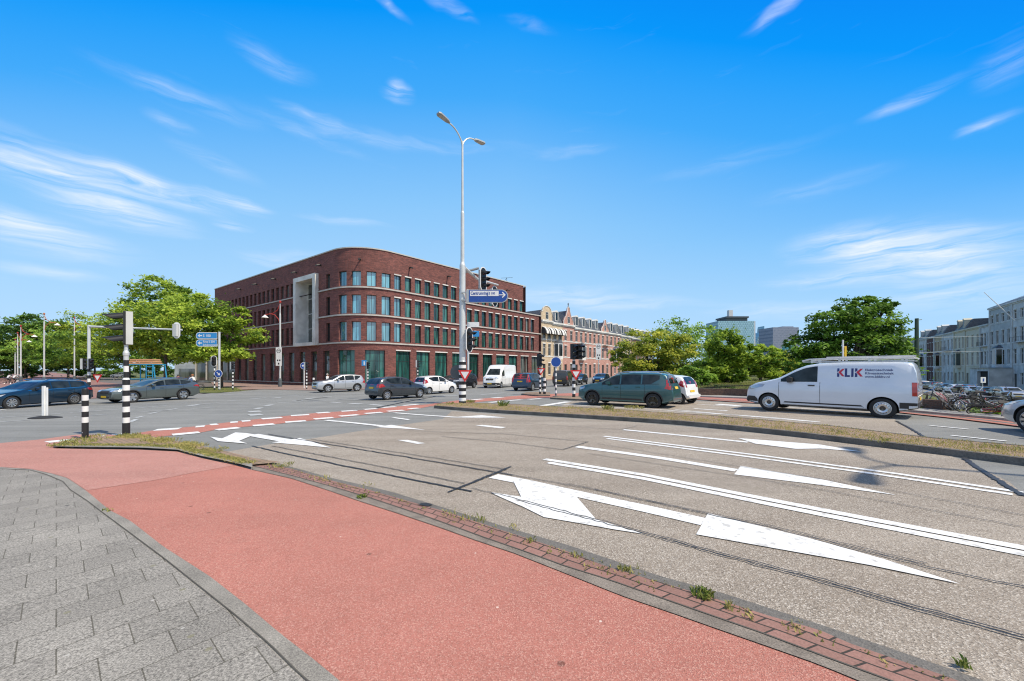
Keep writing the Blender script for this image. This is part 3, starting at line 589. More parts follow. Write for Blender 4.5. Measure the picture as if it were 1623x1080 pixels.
def car(name, label, cat, sp, mat, detail=2, group=None):
    """sp: profile of the body, nose at x=0. Local frame: nose towards -x, wheelbase middle at 0, left side -y."""
    Lc, Wc, wb, xf, wr = sp['L'], sp['W'], sp['wb'], sp['xf'], sp['r']; top, belt = sp['top'], sp['belt']
    gc = sp.get('gc', .2); tumb = sp.get('tumb', .3); x0 = xf+wb/2; hw = Wc/2; kind = sp.get('rim', 'five')
    root = thing(name, label, cat, group=group)
    xs = sorted(set([0, .03, .08, .15, .25, .35, .5]+[Lc-q for q in (0, .03, .08, .15, .25, .35)]+[a for a, _ in top]+list(np.linspace(.6, Lc-.5, 42 if detail > 1 else 24))))
    xs = [x for i, x in enumerate(xs) if i == 0 or x-xs[i-1] > .012]
    def smt(tab, x, s=.07): return (interp(tab, x-s)+2*interp(tab, x)+interp(tab, x+s))/4 if s < x < Lc-s else interp(tab, x)
    def section(x):
        T = smt(top, x, .05); Zb = min(smt(belt, x, .2), T-.035)
        e = min(x/.75, 1); e2 = min((Lc-x)/.55, 1)
        W_ = hw*(1-sp.get('nose', .22)*(1-e)**2.2)*(1-sp.get('tailr', .14)*(1-e2)**2.2)
        B = gc+.12*(1-min(x/.5, 1))**2+.14*(1-min((Lc-x)/.5, 1))**1.5
        B = min(B, T-.15); H = T-Zb; rad = min(.11, H*.45)
        y6 = W_*.955; ye = max(.15, y6-tumb*(H-rad*.3)); zr = T-rad*.75
        return [(0, B), (W_*.82, B), (W_*.955, B+.06), (W_*.99, B+.3*(Zb-B)), (W_, B+.62*(Zb-B)), (W_*.992, Zb-.09*(Zb-B)), (y6, Zb),
                ((y6*.5+ye*.5), Zb+(zr-Zb)*.5), (ye, zr), (ye-.3*rad-.01, T-rad*.28), (ye-.9*rad-.03, T-rad*.05), (ye*.45, T+.012*min(1, H*3)), (0, T+.02*min(1, H*3))]
    rs = []
    for x in xs:
        s_ = section(x); rs.append([(x-x0, -y, z) for y, z in s_]+[(x-x0, y, z) for y, z in s_[-2:0:-1]])
    b = MB(); b.rings(rs); 
    bm = bmesh.new(); vv = [bm.verts.new(v) for v in b.v]
    for f in b.f: bm.faces.new([vv[i] for i in f])
    bmesh.ops.recalc_face_normals(bm, faces=bm.faces); bm.normal_update(); tree = BVHTree.FromBMesh(bm)
    me = bpy.data.meshes.new('body'); bm.to_mesh(me); bm.free(); me.materials.append(mat); me.materials.append(m_arch)
    body = bpy.data.objects.new('body', me); COL.objects.link(body)
    ar = wr+.05; yt = hw-.012
    c = MB()
    for xw in (-wb/2, wb/2):
        for s_ in (-1, 1): c.cyl((xw, s_*(hw-.27), wr), (xw, s_*(hw+.2), wr), ar, n=36)
    co = c.build('cut', [m_arch, m_arch], smooth=0)
    for p in co.data.polygons: p.material_index = 1
    md = body.modifiers.new('b', 'BOOLEAN'); md.operation = 'DIFFERENCE'; md.object = co; md.solver = 'EXACT'
    bpy.context.view_layer.update()
    me2 = bpy.data.meshes.new_from_object(body.evaluated_get(bpy.context.evaluated_depsgraph_get()))
    me2.shade_smooth(); me2.set_sharp_from_angle(angle=radians(32))
    body.modifiers.clear(); body.data = me2; me2.name = 'body'; bpy.data.objects.remove(co); body.parent = root
    if len(me2.materials) < 2: me2.materials.append(m_arch)
    D = {'L': (Vector((0, 1, 0)), lambda a, b: Vector((a-x0, -3, b))), 'R': (Vector((0, -1, 0)), lambda a, b: Vector((a-x0, 3, b))),
         'F': (Vector((1, 0, 0)), lambda a, b: Vector((-6, a, b))), 'B': (Vector((-1, 0, 0)), lambda a, b: Vector((6, a, b))), 'T': (Vector((0, 0, -1)), lambda a, b: Vector((a-x0, b, 5)))}
    def proj(mb, poly, d, off=.006, mi=0, step=.1, th=0):
        dr, fn = D[d]; q = bmesh.new(); q.faces.new([q.verts.new((a, b_, 0)) for a, b_ in poly])
        for ax in (0, 1):
            lo = min(p_[ax] for p_ in poly); hi = max(p_[ax] for p_ in poly); st_ = max(step, .03)
            for i in range(1, int((hi-lo)/st_)+1):
                co_ = [0, 0, 0]; co_[ax] = lo+i*st_; no = [0, 0, 0]; no[ax] = 1
                if co_[ax] < hi: bmesh.ops.bisect_plane(q, geom=q.verts[:]+q.edges[:]+q.faces[:], plane_co=co_, plane_no=no)
        bmesh.ops.triangulate(q, faces=q.faces[:]); q.verts.index_update()
        vs = []
        for v in q.verts:
            h = tree.ray_cast(fn(v.co.x, v.co.y), dr)
            if h[0] is None: h = tree.find_nearest(fn(v.co.x, v.co.y)+dr*3)
            vs.append(h[0]+h[1]*off)
        mb.add(vs, [tuple(v.index for v in f.verts) for f in q.faces], mi); q.free()
    # glass
    g0, g1 = sp['glass']; pil = sp.get('pillars', []); bl = lambda x: interp(belt, x)+.025; up = lambda x: min(smt(top, x, .05)-.085-.02*(tumb < .2), sp.get('gtop', 9))
    cuts = [g0]+pil+[g1]
    for sd_, sg in (('L', -1), ('R', 1)):
        for i in range(len(cuts)-1):
            a, b_ = cuts[i]+(.035 if i else 0), cuts[i+1]-(.035 if i < len(cuts)-2 else 0)
            xx = [x for x in np.linspace(a, b_, 14) if up(x)-bl(x) > .025]
            if len(xx) < 3: continue
            rl = sp.get('rlift', 0)*(i == len(cuts)-2)
            lo_ = [(x, bl(x)+(rl*max(0, (x-(b_-.35))/.35) if rl else 0)) for x in xx]; hi_ = [(x, up(x)) for x in xx]
            if rl: hi_ = [(x, max(z, bl(x)+rl*max(0, (x-(b_-.35))/.35)+.01)) for x, z in hi_]
            mb = MB(); proj(mb, lo_+hi_[::-1], sd_); mb.build('side_window', m_glass, root)
        if detail > 1:
            mb = MB(); pts_ = [(x, bl(x)-.02) for x in np.linspace(g0, g1, 12)]
            if sp.get('frame', True): proj(mb, [(g0, bl(g0)-.022), (g1, bl(g1)-.022), (g1, bl(g1)-.004), (g0, bl(g0)-.004)], sd_, .007); mb.build('window_trim', m_chrome if sp.get('chrome') else m_blk, root)
            for xd in sp.get('doors', []):
                mb = MB(); proj(mb, [(xd-.006, gc+.14), (xd+.006, gc+.14), (xd+.006, bl(xd)-.01), (xd-.006, bl(xd)-.01)], sd_, .004, step=.06); mb.build('door_seam', m_seamline, root)
            for xd in sp.get('handles', []):
                zz = bl(xd)-.13; mb = MB(); h = tree.ray_cast(D[sd_][1](xd, zz), D[sd_][0])
                if h[0]: mb.box(h[0]+Vector((0, sg*.018, 0)), (.2, .03, .035)); mb.build('door_handle', m_blk if sp.get('dark_handles') else mat, root)
    tw = sp.get('topw', .5); (xa, xb) = sp['wind']
    za, zb = interp(top, xa)+.02, interp(top, xb)-.03
    mb = MB(); proj(mb, [(-hw*.78, za), (hw*.78, za), (hw*.62, zb), (-hw*.62, zb)], 'F', step=.09); mb.build('windscreen', m_glass, root)
    if 'rear' in sp:
        za, zb = sp['rear']; mb = MB(); proj(mb, [(-hw*.76, za), (hw*.76, za), (hw*.6, zb), (-hw*.6, zb)], 'B', step=.08); mb.build('rear_window', m_glass, root)
    # lamps, plates, grille, cladding
    hl = sp['head']; tl = sp['tail']
    for sd_, sg in (('L', -1), ('R', 1)):
        mb = MB(); proj(mb, hl, sd_, .008, step=.06); zs = [z for _, z in hl]
        proj(mb, [(sg*hw*.5, min(zs)), (sg*hw*.76, min(zs)), (sg*hw*.78, max(zs)-.01), (sg*hw*.52, max(zs)-.03)], 'F', .008, step=.06); mb.build('headlight', m_lampg, root)
        mb = MB(); proj(mb, tl, sd_, .008, step=.06); zs = [z for _, z in tl]
        yi = sp.get('taily', .62); proj(mb, [(sg*hw*yi, min(zs)), (sg*hw*.84, min(zs)), (sg*hw*(.84 if max(zs) < 1.2 else .80), max(zs)), (sg*hw*yi*1.02, max(zs))], 'B', .008, step=.06); mb.build('tail_light', m_tail, root)
    if detail > 1:
        zf = sp.get('platez', (.42, .62))
        mb = MB(); proj(mb, [(-.26, zf[0]), (.26, zf[0]), (.26, zf[0]+.11), (-.26, zf[0]+.11)], 'F', .014, step=.3); fp = mb.build('number_plate', m_plate, root)
        mb = MB(); proj(mb, [(-.26, zf[1]), (.26, zf[1]), (.26, zf[1]+.11), (-.26, zf[1]+.11)], 'B', .014, step=.3); mb.build('number_plate', m_plate, root)
        mb = MB(); z1 = gc+.05; proj(mb, [(-hw*.6, z1), (hw*.6, z1), (hw*.55, z1+.16), (-hw*.55, z1+.16)], 'F', .007)
        z2 = min(z for _, z in hl); proj(mb, [(-hw*.42, z2-.12), (hw*.42, z2-.12), (hw*.46, z2+.06), (-hw*.46, z2+.06)], 'F', .007); mb.build('grille', m_blk, root)
    if sp.get('bumpblk'):
        zt = sp['bumpblk']
        mb = MB()
        for sd_ in 'LR': proj(mb, [(.0, gc+.12), (xf-ar-.01, gc+.02), (xf-ar-.01, zt*.8), (xf-ar-.12, zt), (.0, zt)], sd_, .006)
        proj(mb, [(-hw*.8, gc+.13), (hw*.8, gc+.13), (hw*.8, zt), (-hw*.8, zt)], 'F', .006); mb.build('bumper', m_blk, root); mb = MB()
        for sd_ in 'LR': proj(mb, [(xf+wb+ar+.01, gc+.03), (Lc, gc+.14), (Lc, zt), (xf+wb+ar+.01, zt)], sd_, .006)
        proj(mb, [(-hw*.86, gc+.15), (hw*.86, gc+.15), (hw*.86, zt), (-hw*.86, zt)], 'B', .006); mb.build('bumper', m_blk, root)
    sk = sp.get('skirt')
    if sk:
        for sd_ in 'LR':
            mb = MB(); a, b_ = xf+ar+.02, xf+wb-ar-.02
            proj(mb, [(a, gc+.03), (b_, gc+.03), (b_-.12, gc+sk), (a+.12, gc+sk)], sd_, .006); mb.build('side_skirt', m_blk, root)
    if sp.get('cladding'):
        cw = .055
        for sd_ in 'LR':
            for xw in (xf, xf+wb):
                mb = MB()
                for k_ in range(14):
                    a0, a1 = pi*k_/14, pi*(k_+1)/14
                    pl = [(xw+(ar+e)*cos(a), wr+(ar+e)*sin(a)) for a, e in ((a0, .002), (a0, cw), (a1, cw), (a1, .002))]
                    proj(mb, pl, sd_, .007, step=.2)
                mb.build('wheel_arch_trim', m_blk if sp['cladding'] == 1 else mat, root)
    if detail > 0:
        for sg in (-1, 1):   # mirrors
            xm = sp.get('mirx', xa+.42); zm = interp(belt, xm)+.07; s_ = section(xm); mb = MB(); big = sp.get('bigmir', 1)
            ym = sg*(hw*.95+.02)
            prof = [(-.02, -.07), (.12, -.06), (.13, .05), (.03, .08), (-.05, .03)]
            mb.X = Matrix.Translation((xm-x0, 0, zm+.02*big)) @ Matrix.Scale(big, 4, (0, 0, 1)); mb.prism(prof, ym, ym+sg*.17, 0); mb.box((.05, ym-sg*.02, -.03), (.06, .1, .03)); mb.build('wing_mirror', m_blk if sp.get('dark_handles') else mat, root)
    if sp.get('rails'):
        for sg in (-1, 1):
            mb = MB(); pts_ = []
            for x in np.linspace(sp['rails'][0], sp['rails'][1], 12):
                s_ = section(x); pts_.append((x-x0, sg*(s_[8][0]-.05), s_[10][1]+(.05 if sp['rails'][0]+.1 < x < sp['rails'][1]-.1 else .0)))
            mb.tube(pts_, .017, 8); mb.build('roof_rail', m_blk if sp.get('dark_handles') else m_chrome, root)
    tw_ = .2 if detail else .2
    for xw in (-wb/2, wb/2):
        for sg in (-1, 1):
            tm, rm = wheel_meshes(wr, tw_, kind); o = bpy.data.objects.new('wheel', tm); COL.objects.link(o); o.parent = root
            o.location = (xw, sg*(yt-tw_/2), wr); o.rotation_euler = (0, xw*3.1+sg, 0 if sg < 0 else pi)
            q_ = bpy.data.objects.new('rim', rm); COL.objects.link(q_); q_.parent = o
    root['_w'] = hw; root['_wb'] = wb
    CARFN[root.name] = (proj, tree, x0)
    return root
CARFN = {}
def place(root, fpx, rpx, vis='L'):
    """front and rear contact points of the wheels on the visible side, as seen on the ground"""
    f, r = P(*fpx), P(*rpx); m = (f+r)/2; h = (f-r); h.z = 0; h.normalize(); xa = -h; ya = Vector((-xa.y, xa.x, 0)); s_ = -1 if vis == 'L' else 1
    c = m-ya*s_*(root['_w']-.06); root.location = (c.x, c.y, G(c.x, c.y)+.004)
    pz = atan2(G(c.x-h.x, c.y-h.y)-G(c.x+h.x, c.y+h.y), 2)
    root.rotation_euler = (0, -pz*0, atan2(xa.y, xa.x))
    print(root.name, root['label'][:30], 'wheelbase from photo %.2f vs %.2f' % ((f-r).length, root['_wb']), 'at', tuple(round(q, 1) for q in root.location))
HATCH = dict(L=3.96, W=1.75, wb=2.54, xf=.80, r=.31, rim='seven', gc=.19, glass=(1.2, 3.35), pillars=[2.28], wind=(1.12, 1.8), rear=(1.02, 1.34), rlift=.16, doors=[1.22, 2.28, 3.12], handles=[2.1, 3.0], taily=.66,
  top=[(0,.42),(.02,.62),(.1,.72),(.45,.86),(.95,.965),(1.12,1.0),(1.75,1.35),(2.1,1.44),(2.6,1.46),(3.2,1.42),(3.62,1.35),(3.74,1.24),(3.88,1.0),(3.94,.88),(3.96,.5)], belt=[(0,.68),(1.1,.92),(3.9,1.06)],
  head=[(.1,.62),(.5,.74),(.62,.83),(.2,.76)], tail=[(3.5,.86),(3.9,.78),(3.9,.98),(3.66,1.02)], platez=(.38,.72))
CITY = dict(HATCH, L=3.47, W=1.62, wb=2.34, xf=.66, r=.285, glass=(1.0, 3.0), pillars=[2.0], wind=(.92, 1.55), rear=(.98, 1.34), doors=[1.02, 2.0, 2.75], handles=[1.85, 2.6],
  top=[(0,.42),(.02,.66),(.1,.76),(.4,.9),(.78,.98),(.92,1.02),(1.5,1.38),(1.8,1.46),(2.3,1.47),(2.9,1.42),(3.18,1.36),(3.3,1.2),(3.4,1.0),(3.45,.85),(3.47,.5)], belt=[(0,.7),(1,.95),(3.4,1.08)],
  head=[(.08,.66),(.42,.78),(.55,.9),(.2,.82)], tail=[(3.1,.95),(3.4,.85),(3.38,1.12),(3.2,1.2)], platez=(.38,.6))
SUV = dict(L=4.43, W=1.87, wb=2.70, xf=.86, r=.355, rim='five', gc=.22, glass=(1.38, 3.9), pillars=[2.4,3.3], wind=(1.3, 2.0), rear=(1.2, 1.5), rlift=.22, doors=[1.4, 2.42, 3.35], handles=[2.2, 3.15], cladding=1, skirt=.16, taily=.7, chrome=False,
  top=[(0,.5),(.02,.8),(.08,.95),(.35,1.03),(1.1,1.12),(1.3,1.16),(1.95,1.52),(2.3,1.62),(2.9,1.65),(3.6,1.62),(4.05,1.56),(4.18,1.38),(4.33,1.08),(4.41,.92),(4.43,.5)], belt=[(0,.85),(1.2,1.06),(4.4,1.16)],
  head=[(.06,.82),(.45,.86),(.5,.97),(.12,.94)], tail=[(4.05,.86),(4.36,.8),(4.36,1.0),(4.2,1.5),(4.1,1.5),(4.2,1.05)], platez=(.5,.82))
WAGON = dict(L=4.8, W=1.84, wb=2.80, xf=.93, r=.33, rim='ten', gc=.17, glass=(1.6, 4.3), pillars=[2.65,3.55], wind=(1.5, 2.35), rear=(1.05, 1.33), rlift=.12, doors=[1.62, 2.67, 3.7], handles=[2.45, 3.5], chrome=True, taily=.5,
  top=[(0,.4),(.03,.6),(.12,.7),(.6,.83),(1.3,.95),(1.5,.99),(2.3,1.37),(2.7,1.45),(3.2,1.47),(4.0,1.43),(4.42,1.36),(4.55,1.2),(4.72,.98),(4.78,.85),(4.8,.45)], belt=[(0,.66),(1.4,.9),(4.7,1.02)],
  head=[(.06,.6),(.5,.68),(.7,.78),(.15,.70)], tail=[(4.35,.86),(4.74,.8),(4.74,.93),(4.4,.97)], platez=(.36,.74), rails=(2.3,4.2))
XOVER = dict(WAGON, L=4.8, W=1.86, wb=2.785, xf=.93, r=.355, rim='five', gc=.2, cladding=1, skirt=.12, rear=(1.12, 1.3), rlift=.1, glass=(1.6, 4.2),
  top=[(0,.45),(.03,.7),(.12,.8),(.6,.92),(1.3,1.0),(1.5,1.03),(2.3,1.38),(2.7,1.46),(3.2,1.49),(3.8,1.44),(4.2,1.33),(4.45,1.2),(4.7,1.12),(4.76,1.0),(4.8,.5)], belt=[(0,.74),(1.4,.95),(4.7,1.08)],
  head=[(.06,.72),(.5,.78),(.7,.84),(.15,.80)], tail=[(4.3,.95),(4.74,.86),(4.76,.98),(4.5,1.03)])
MPV = dict(L=4.55, W=1.80, wb=2.897, xf=.82, r=.335, rim='black', gc=.21, glass=(1.32, 3.98), pillars=[2.22,3.2], wind=(1.2, 1.9), rear=(1.12, 1.48), rlift=.2, doors=[1.34, 2.25, 3.35], handles=[2.05, 3.05], cladding=1, skirt=.2, dark_handles=False, taily=.78, tumb=.24,
  top=[(0,.5),(.03,.78),(.1,.9),(.45,1.0),(1.0,1.08),(1.2,1.13),(1.88,1.48),(2.25,1.57),(2.8,1.6),(3.8,1.58),(4.2,1.53),(4.3,1.4),(4.43,1.05),(4.52,.85),(4.55,.45)], belt=[(0,.82),(1.2,1.0),(3.4,1.06),(4.4,1.1)],
  head=[(.06,.72),(.4,.8),(.42,.9),(.1,.86)], tail=[(4.2,.9),(4.46,.84),(4.44,1.02),(4.3,1.45),(4.22,1.45),(4.28,1.05)], platez=(.45,.86), rails=(1.95,4.05))
VAN = dict(L=4.96, W=1.92, wb=3.275, xf=.88, r=.34, rim='steel', gc=.24, glass=(1.28, 2.42), pillars=[], wind=(1.15, 1.95), doors=[1.22, 2.5], handles=[2.25], dark_handles=True, skirt=.17, tumb=.13, taily=.9, nose=.3, tailr=.05, frame=False, bumpblk=.56, bigmir=1.5, mirx=1.55,
  top=[(0,.45),(.03,.82),(.1,.94),(.4,1.1),(.95,1.24),(1.15,1.3),(1.75,1.66),(2.05,1.8),(2.4,1.87),(3.2,1.9),(4.6,1.89),(4.86,1.85),(4.92,1.6),(4.96,1.2),(4.96,.45)], belt=[(0,.9),(1.1,1.14),(2.4,1.16),(4.9,1.16)],
  head=[(.08,.88),(.2,.82),(.68,.96),(.74,1.06),(.5,1.05)], tail=[(4.84,.78),(4.955,.78),(4.95,1.22),(4.83,1.22)], platez=(.45,.62))
BIGVAN = dict(VAN, L=5.98, W=2.04, wb=3.64, xf=.98, r=.345, tumb=.07, glass=(1.25, 2.0), doors=[1.2, 2.15, 3.4], handles=[1.95], wind=(.95, 1.62), bumpblk=.6, gtop=1.95, mirx=1.35,
  top=[(0,.5),(.02,.9),(.1,1.1),(.5,1.24),(.85,1.36),(1.0,1.45),(1.6,2.12),(1.85,2.42),(2.2,2.56),(3,2.6),(5.6,2.59),(5.88,2.52),(5.94,1.6),(5.98,1.2),(5.98,.5)], belt=[(0,1.0),(1.0,1.32),(5.9,1.32)],
  head=[(.04,1.0),(.3,1.02),(.42,1.2),(.1,1.14)], tail=[(5.86,.9),(5.97,.9),(5.97,1.4),(5.86,1.4)])
COUPE = dict(WAGON, L=4.6, W=1.80, wb=2.72, xf=.9, r=.32, glass=(1.55, 3.85), pillars=[2.6], doors=[1.6, 2.8], handles=[2.6], rear=(1.02, 1.2), rails=None,
  top=[(0,.42),(.03,.6),(.12,.68),(.6,.80),(1.25,.91),(1.45,.95),(2.15,1.33),(2.5,1.41),(3.0,1.42),(3.5,1.33),(3.95,1.12),(4.2,1.05),(4.5,1.02),(4.57,.9),(4.6,.45)], belt=[(0,.62),(1.4,.87),(4.5,.98)])

p_navy = paint('dark_blue', (.008,.028,.055)); p_green = paint('grey_green', (.13,.155,.15), .55); p_silver = paint('silver', (.50,.52,.54), .5); p_grey = paint('dark_grey', (.045,.055,.065), .4)
p_white = paint('white', (.80,.80,.79), 0); p_teal = paint('teal', (.022,.095,.105), .3); p_black = paint('black', (.012,.014,.017), .2); p_blue = paint('deep_blue', (.01,.03,.07), .3); p_brown = paint('brown_black', (.035,.030,.027), .2)
p_vanw = paint('van_white', (.66,.70,.76), 0)
place(car('passing_car', 'dark blue estate car with silver roof rails at the left edge of the crossing', 'car', WAGON, p_navy), (17.5,648.3), (118,641.2))
place(car('passing_car', 'grey green crossover car with sloping tail, behind the banded traffic light pole', 'car', XOVER, p_green), (209,638.6), (291,633.6))
place(car('passing_car', 'silver compact suv driving left in front of the red brick building corner', 'car', SUV, p_silver), (521.6,622.4), (564.5,620.6))
place(car('passing_car', 'dark grey hatchback driving away to the right across the middle of the junction', 'car', HATCH, p_grey), (666.6,630.6), (612.2,634.4), 'R')
place(car('passing_car', 'small white hatchback just ahead of the dark grey hatchback', 'car', CITY, p_white), (716,623.3), (680,625.5), 'R')
car_ = car('waiting_car', 'black suv waiting behind the banded lamp post, left of the white delivery van', 'car', SUV, p_black); place(car_, (724,617.3), (757,614.8))
car_ = car('waiting_car', 'dark car almost hidden between the small white hatchback and the lamp post', 'car', HATCH, p_black); place(car_, (706,614.5), (738,612.8))
v = car('delivery_van', 'tall white delivery van waiting in front of the brick building', 'van', BIGVAN, p_white); place(v, (785,616.3), (820,612.6))
car_ = car('passing_car', 'dark blue suv seen from behind beside the small traffic island', 'car', SUV, p_blue); place(car_, (865,617.7), (842,620.2), 'R')
v = car('parked_van', 'black panel van seen from behind, right of the blue suv', 'van', VAN, p_brown); place(v, (921,610.6), (895,613.6), 'R')
car_ = car('passing_car', 'black car facing left in front of the pink brick houses', 'car', HATCH, p_black); place(car_, (914,611.2), (938,608.2))
car_ = car('passing_car', 'dark blue car behind the roof of the teal people carrier', 'car', HATCH, p_blue); place(car_, (950,609.4), (972,607))
car_ = car('waiting_car', 'teal people carrier with black wheels and roof rails waiting at the stop line', 'car', MPV, p_teal); place(car_, (935.7,642.8), (1039.3,647.6))
MB_ = MB()
CITY2 = dict(CITY, L=3.6, wb=2.5, xf=.62, rim='ten', rear=(1.0,1.36), glass=(1.0,3.0))
car_ = car('waiting_car', 'small white city car partly hidden behind the teal people carrier', 'car', CITY2, p_white); place(car_, (1005,637.5), (1073,641.2))
v = car('service_van', 'white service van with red and blue lettering and a ladder rack', 'van', VAN, p_vanw); place(v, (1221,652), (1396,662.8)); vanroot = v
car_ = car('passing_car', 'silver coupe entering the photo at the right edge', 'car', COUPE, p_silver); place(car_, (1672,693.5), (1835,717)); 

# lettering on the service van (left side) and its roof rack
proj, tree, x0 = CARFN[vanroot.name]
m_klb = M('letter_blue', (.02,.03,.16), .4); m_klr = M('letter_red', (.60,.02,.05), .4)
kx, kz, kh = 2.98, 1.38, .30; u = kh/10
def lp(mb, pts, mi=0): proj(mb, [(kx+a*u, kz+b*u) for a, b in pts], 'L', .007, mi, step=.08)
mb = MB()
lp(mb, [(0,0),(2,0),(2,3.6),(0,5.2)]); lp(mb, [(0,10),(0,5.8),(2,7.2),(2,10)])
lp(mb, [(7,0),(11.5,0),(11.5,2),(9,2),(9,10),(7,10)]); lp(mb, [(12.7,0),(14.7,0),(14.7,10),(12.7,10)])
lp(mb, [(16,0),(18,0),(18,3.6),(16,5.2)]); lp(mb, [(16,10),(16,5.8),(18,7.2),(18,10)])
for q in (0, 16): lp(mb, [(q+1,5.5),(q+4.6,9.6),(q+6.8,9.6),(q+3.6,5.5)], 1); lp(mb, [(q+3.6,5.5),(q+1,5.5),(q+4.6,.6),(q+6.8,.6)], 1)
mb.build('lettering', [m_klb, m_klr], vanroot, smooth=0)
def text_mb(mb, s, size, tf, mi=0, align='LEFT', bold=.012):
    cu = bpy.data.curves.new('t', 'FONT'); cu.body = s; cu.size = size; cu.align_x = align; cu.resolution_u = 3; cu.offset = bold*size
    o = bpy.data.objects.new('t', cu); COL.objects.link(o); bpy.context.view_layer.update()
    me = bpy.data.meshes.new_from_object(o.evaluated_get(bpy.context.evaluated_depsgraph_get()))
    mb.add([tf(v.co) for v in me.vertices], [tuple(p.vertices) for p in me.polygons], mi)
    bpy.data.objects.remove(o); bpy.data.meshes.remove(me)
def onvan(x_, z_):
    def f(c):
        h = tree.ray_cast(Vector((x_+c.x-x0, -3, z_+c.y)), Vector((0, 1, 0))); return h[0]+h[1]*.008
    return f
for i, s_ in enumerate(('Elektrotechniek', 'Klimaattechniek', 'www.klikbv.nl')): mb = MB(); text_mb(mb, s_, .108, onvan(kx+24.5*u, kz+.21-.115*i)); mb.build('lettering', m_klb, vanroot, smooth=0)
mb = MB(); m_rack = M('rack_metal', (.62,.62,.60), .4, metal=.4)
for yy in (-.62, .62): mb.tube([(1.9-x0, yy, 1.96), (2.1-x0, yy, 2.02), (2.6-x0, yy, 2.04), (4.85-x0, yy, 2.03), (4.9-x0, yy, 1.99)], .028, 8)
for xx in (2.1, 2.8, 3.5, 4.2, 4.8): mb.tube([(xx-x0, -.62, 2.02), (xx-x0, .62, 2.02)], .016, 6); 
for xx in (2.2, 3.0, 3.8, 4.6):
    for yy in (-.62, .62): mb.box((xx-x0, yy, 1.95), (.06, .05, .13))
for yy in (-.62, .62): mb.tube([(1.92-x0, yy, 1.93), (4.86-x0, yy, 1.94)], .018, 6)
mb.build('roof_rack', m_rack, vanroot)
mb = MB(); m_lad = M('ladder_metal', (.62,.62,.62), .4, metal=.6)
for yy in (-.45, -.12): mb.tube([(2.6-x0, yy, 2.09), (4.88-x0, yy, 2.09)], .028, 6)
for k_ in range(9): mb.tube([(2.7+.25*k_-x0, -.45, 2.09), (2.7+.25*k_-x0, -.12, 2.09)], .015, 6)
ld = mb.build('ladder', m_lad); ld.matrix_world = Matrix.Translation(vanroot.location) @ Matrix.Rotation(vanroot.rotation_euler[2], 4, 'Z')
tag(ld, 'grey metal ladder lying on the roof rack of the white service van', 'ladder')
mb = MB(); mb.tube([(4.94-x0, 0, .42), (5.05-x0, 0, .42), (5.1-x0, 0, .5)], .025, 8); mb.build('tow_bar', m_blk, vanroot)

# cars parked along the far bank, a pair of shared bodies for each kind
prow = [('silver', p_silver), ('dark', p_black), ('white', p_white), ('dark_grey', p_grey), ('green', paint('dark_green', (.03,.07,.045), .3))]
protos = {}
RG = 'cars parked along the far bank'
plist = []
for (px, pz) in [(1601,0),(1583,1),(1560,2),(1543,3),(1527,4),(1513,5),(1500,6),(1488,7),(1477,8),(1467,9),(1458,10),(1449,11),(1441,12)]: plist.append(px)
labs = ['bright silver estate car parked at the right edge beyond the fallen bicycles', 'dark green hatchback parked on the far bank beside the silver estate', 'dark car parked in front of the dark garage opening', 'pale silver car parked below the white bay windows', 'black car parked on the far bank near the parking sign', 'white car parked on the far bank in front of the cream house', 'dark grey car parked on the far bank beside the white one', 'silver car parked halfway along the far row', 'black car parked halfway along the far row', 'dark grey car parked just right of the green tram pole', 'white car parked just left of the green tram pole', 'dark car parked far down the bank, left of the tram pole', 'silver car parked farthest down the bank']
cols = [0, 4, 1, 0, 1, 2, 3, 0, 1, 3, 2, 1, 0]; kinds = [SUV, HATCH, WAGON, HATCH, SUV, HATCH, WAGON, HATCH, SUV, HATCH, SUV, HATCH, HATCH]
for i, px in enumerate(plist):
    q = (px-CX)/F; s_ = (91.6-86.2*q)/(.811*q-.585); X_, Y_ = 91.6+.585*s_, 86.2+.811*s_
    ci, kd = cols[i], kinds[i]; key = (ci, id(kd))
    if key not in protos: c_ = protos[key] = car('parked_car', labs[i], 'car', kd, prow[ci][1], detail=1 if i > 2 else 2, group=RG)
    else: c_ = dup(protos[key], label=labs[i])
    c_.location = (X_, Y_, GB(X_, Y_)); c_.rotation_euler = (0, 0, atan2(.811, .585)+(pi if i % 3 else 0)+.02*i)
# ================= BUILDINGS =================
m_brick = brickmat('dark_red_brick', (.25,.088,.072), (.125,.046,.042), (.14,.08,.072), .5, .13, .02, fine=.3, fs=6, bump=.1, rough=.8)
def wallmat(m, along, name):
    """same bricks laid along a wall: texture runs along the wall and up"""
    k = m.copy(); k.name = name; n = k.node_tree.nodes; l = k.node_tree.links
    mp = [x for x in n if x.type == 'MAPPING'][0]; t = [x for x in n if x.type == 'TEX_COORD'][0]
    d = n.new('ShaderNodeVectorMath'); d.operation = 'DOT_PRODUCT'; l.new(t.outputs['Object'], d.inputs[0]); d.inputs[1].default_value = (*along, 0)
    s = n.new('ShaderNodeSeparateXYZ'); l.new(t.outputs['Object'], s.inputs[0]); c = n.new('ShaderNodeCombineXYZ'); l.new(d.outputs['Value'], c.inputs[0]); l.new(s.outputs[2], c.inputs[1])
    l.new(c.outputs[0], mp.inputs[0]); return k
m_stone = M('pale_stone', (.52,.50,.46), .8, c2=(.42,.40,.37), ns=1.5); m_white_st = M('white_stone', (.78,.77,.73), .7, c2=(.54,.53,.5), ns=.6)
m_dfr = M('dark_window_frame', (.035,.04,.04), .5); m_roofd = M('roof_felt', (.09,.09,.09), .9)
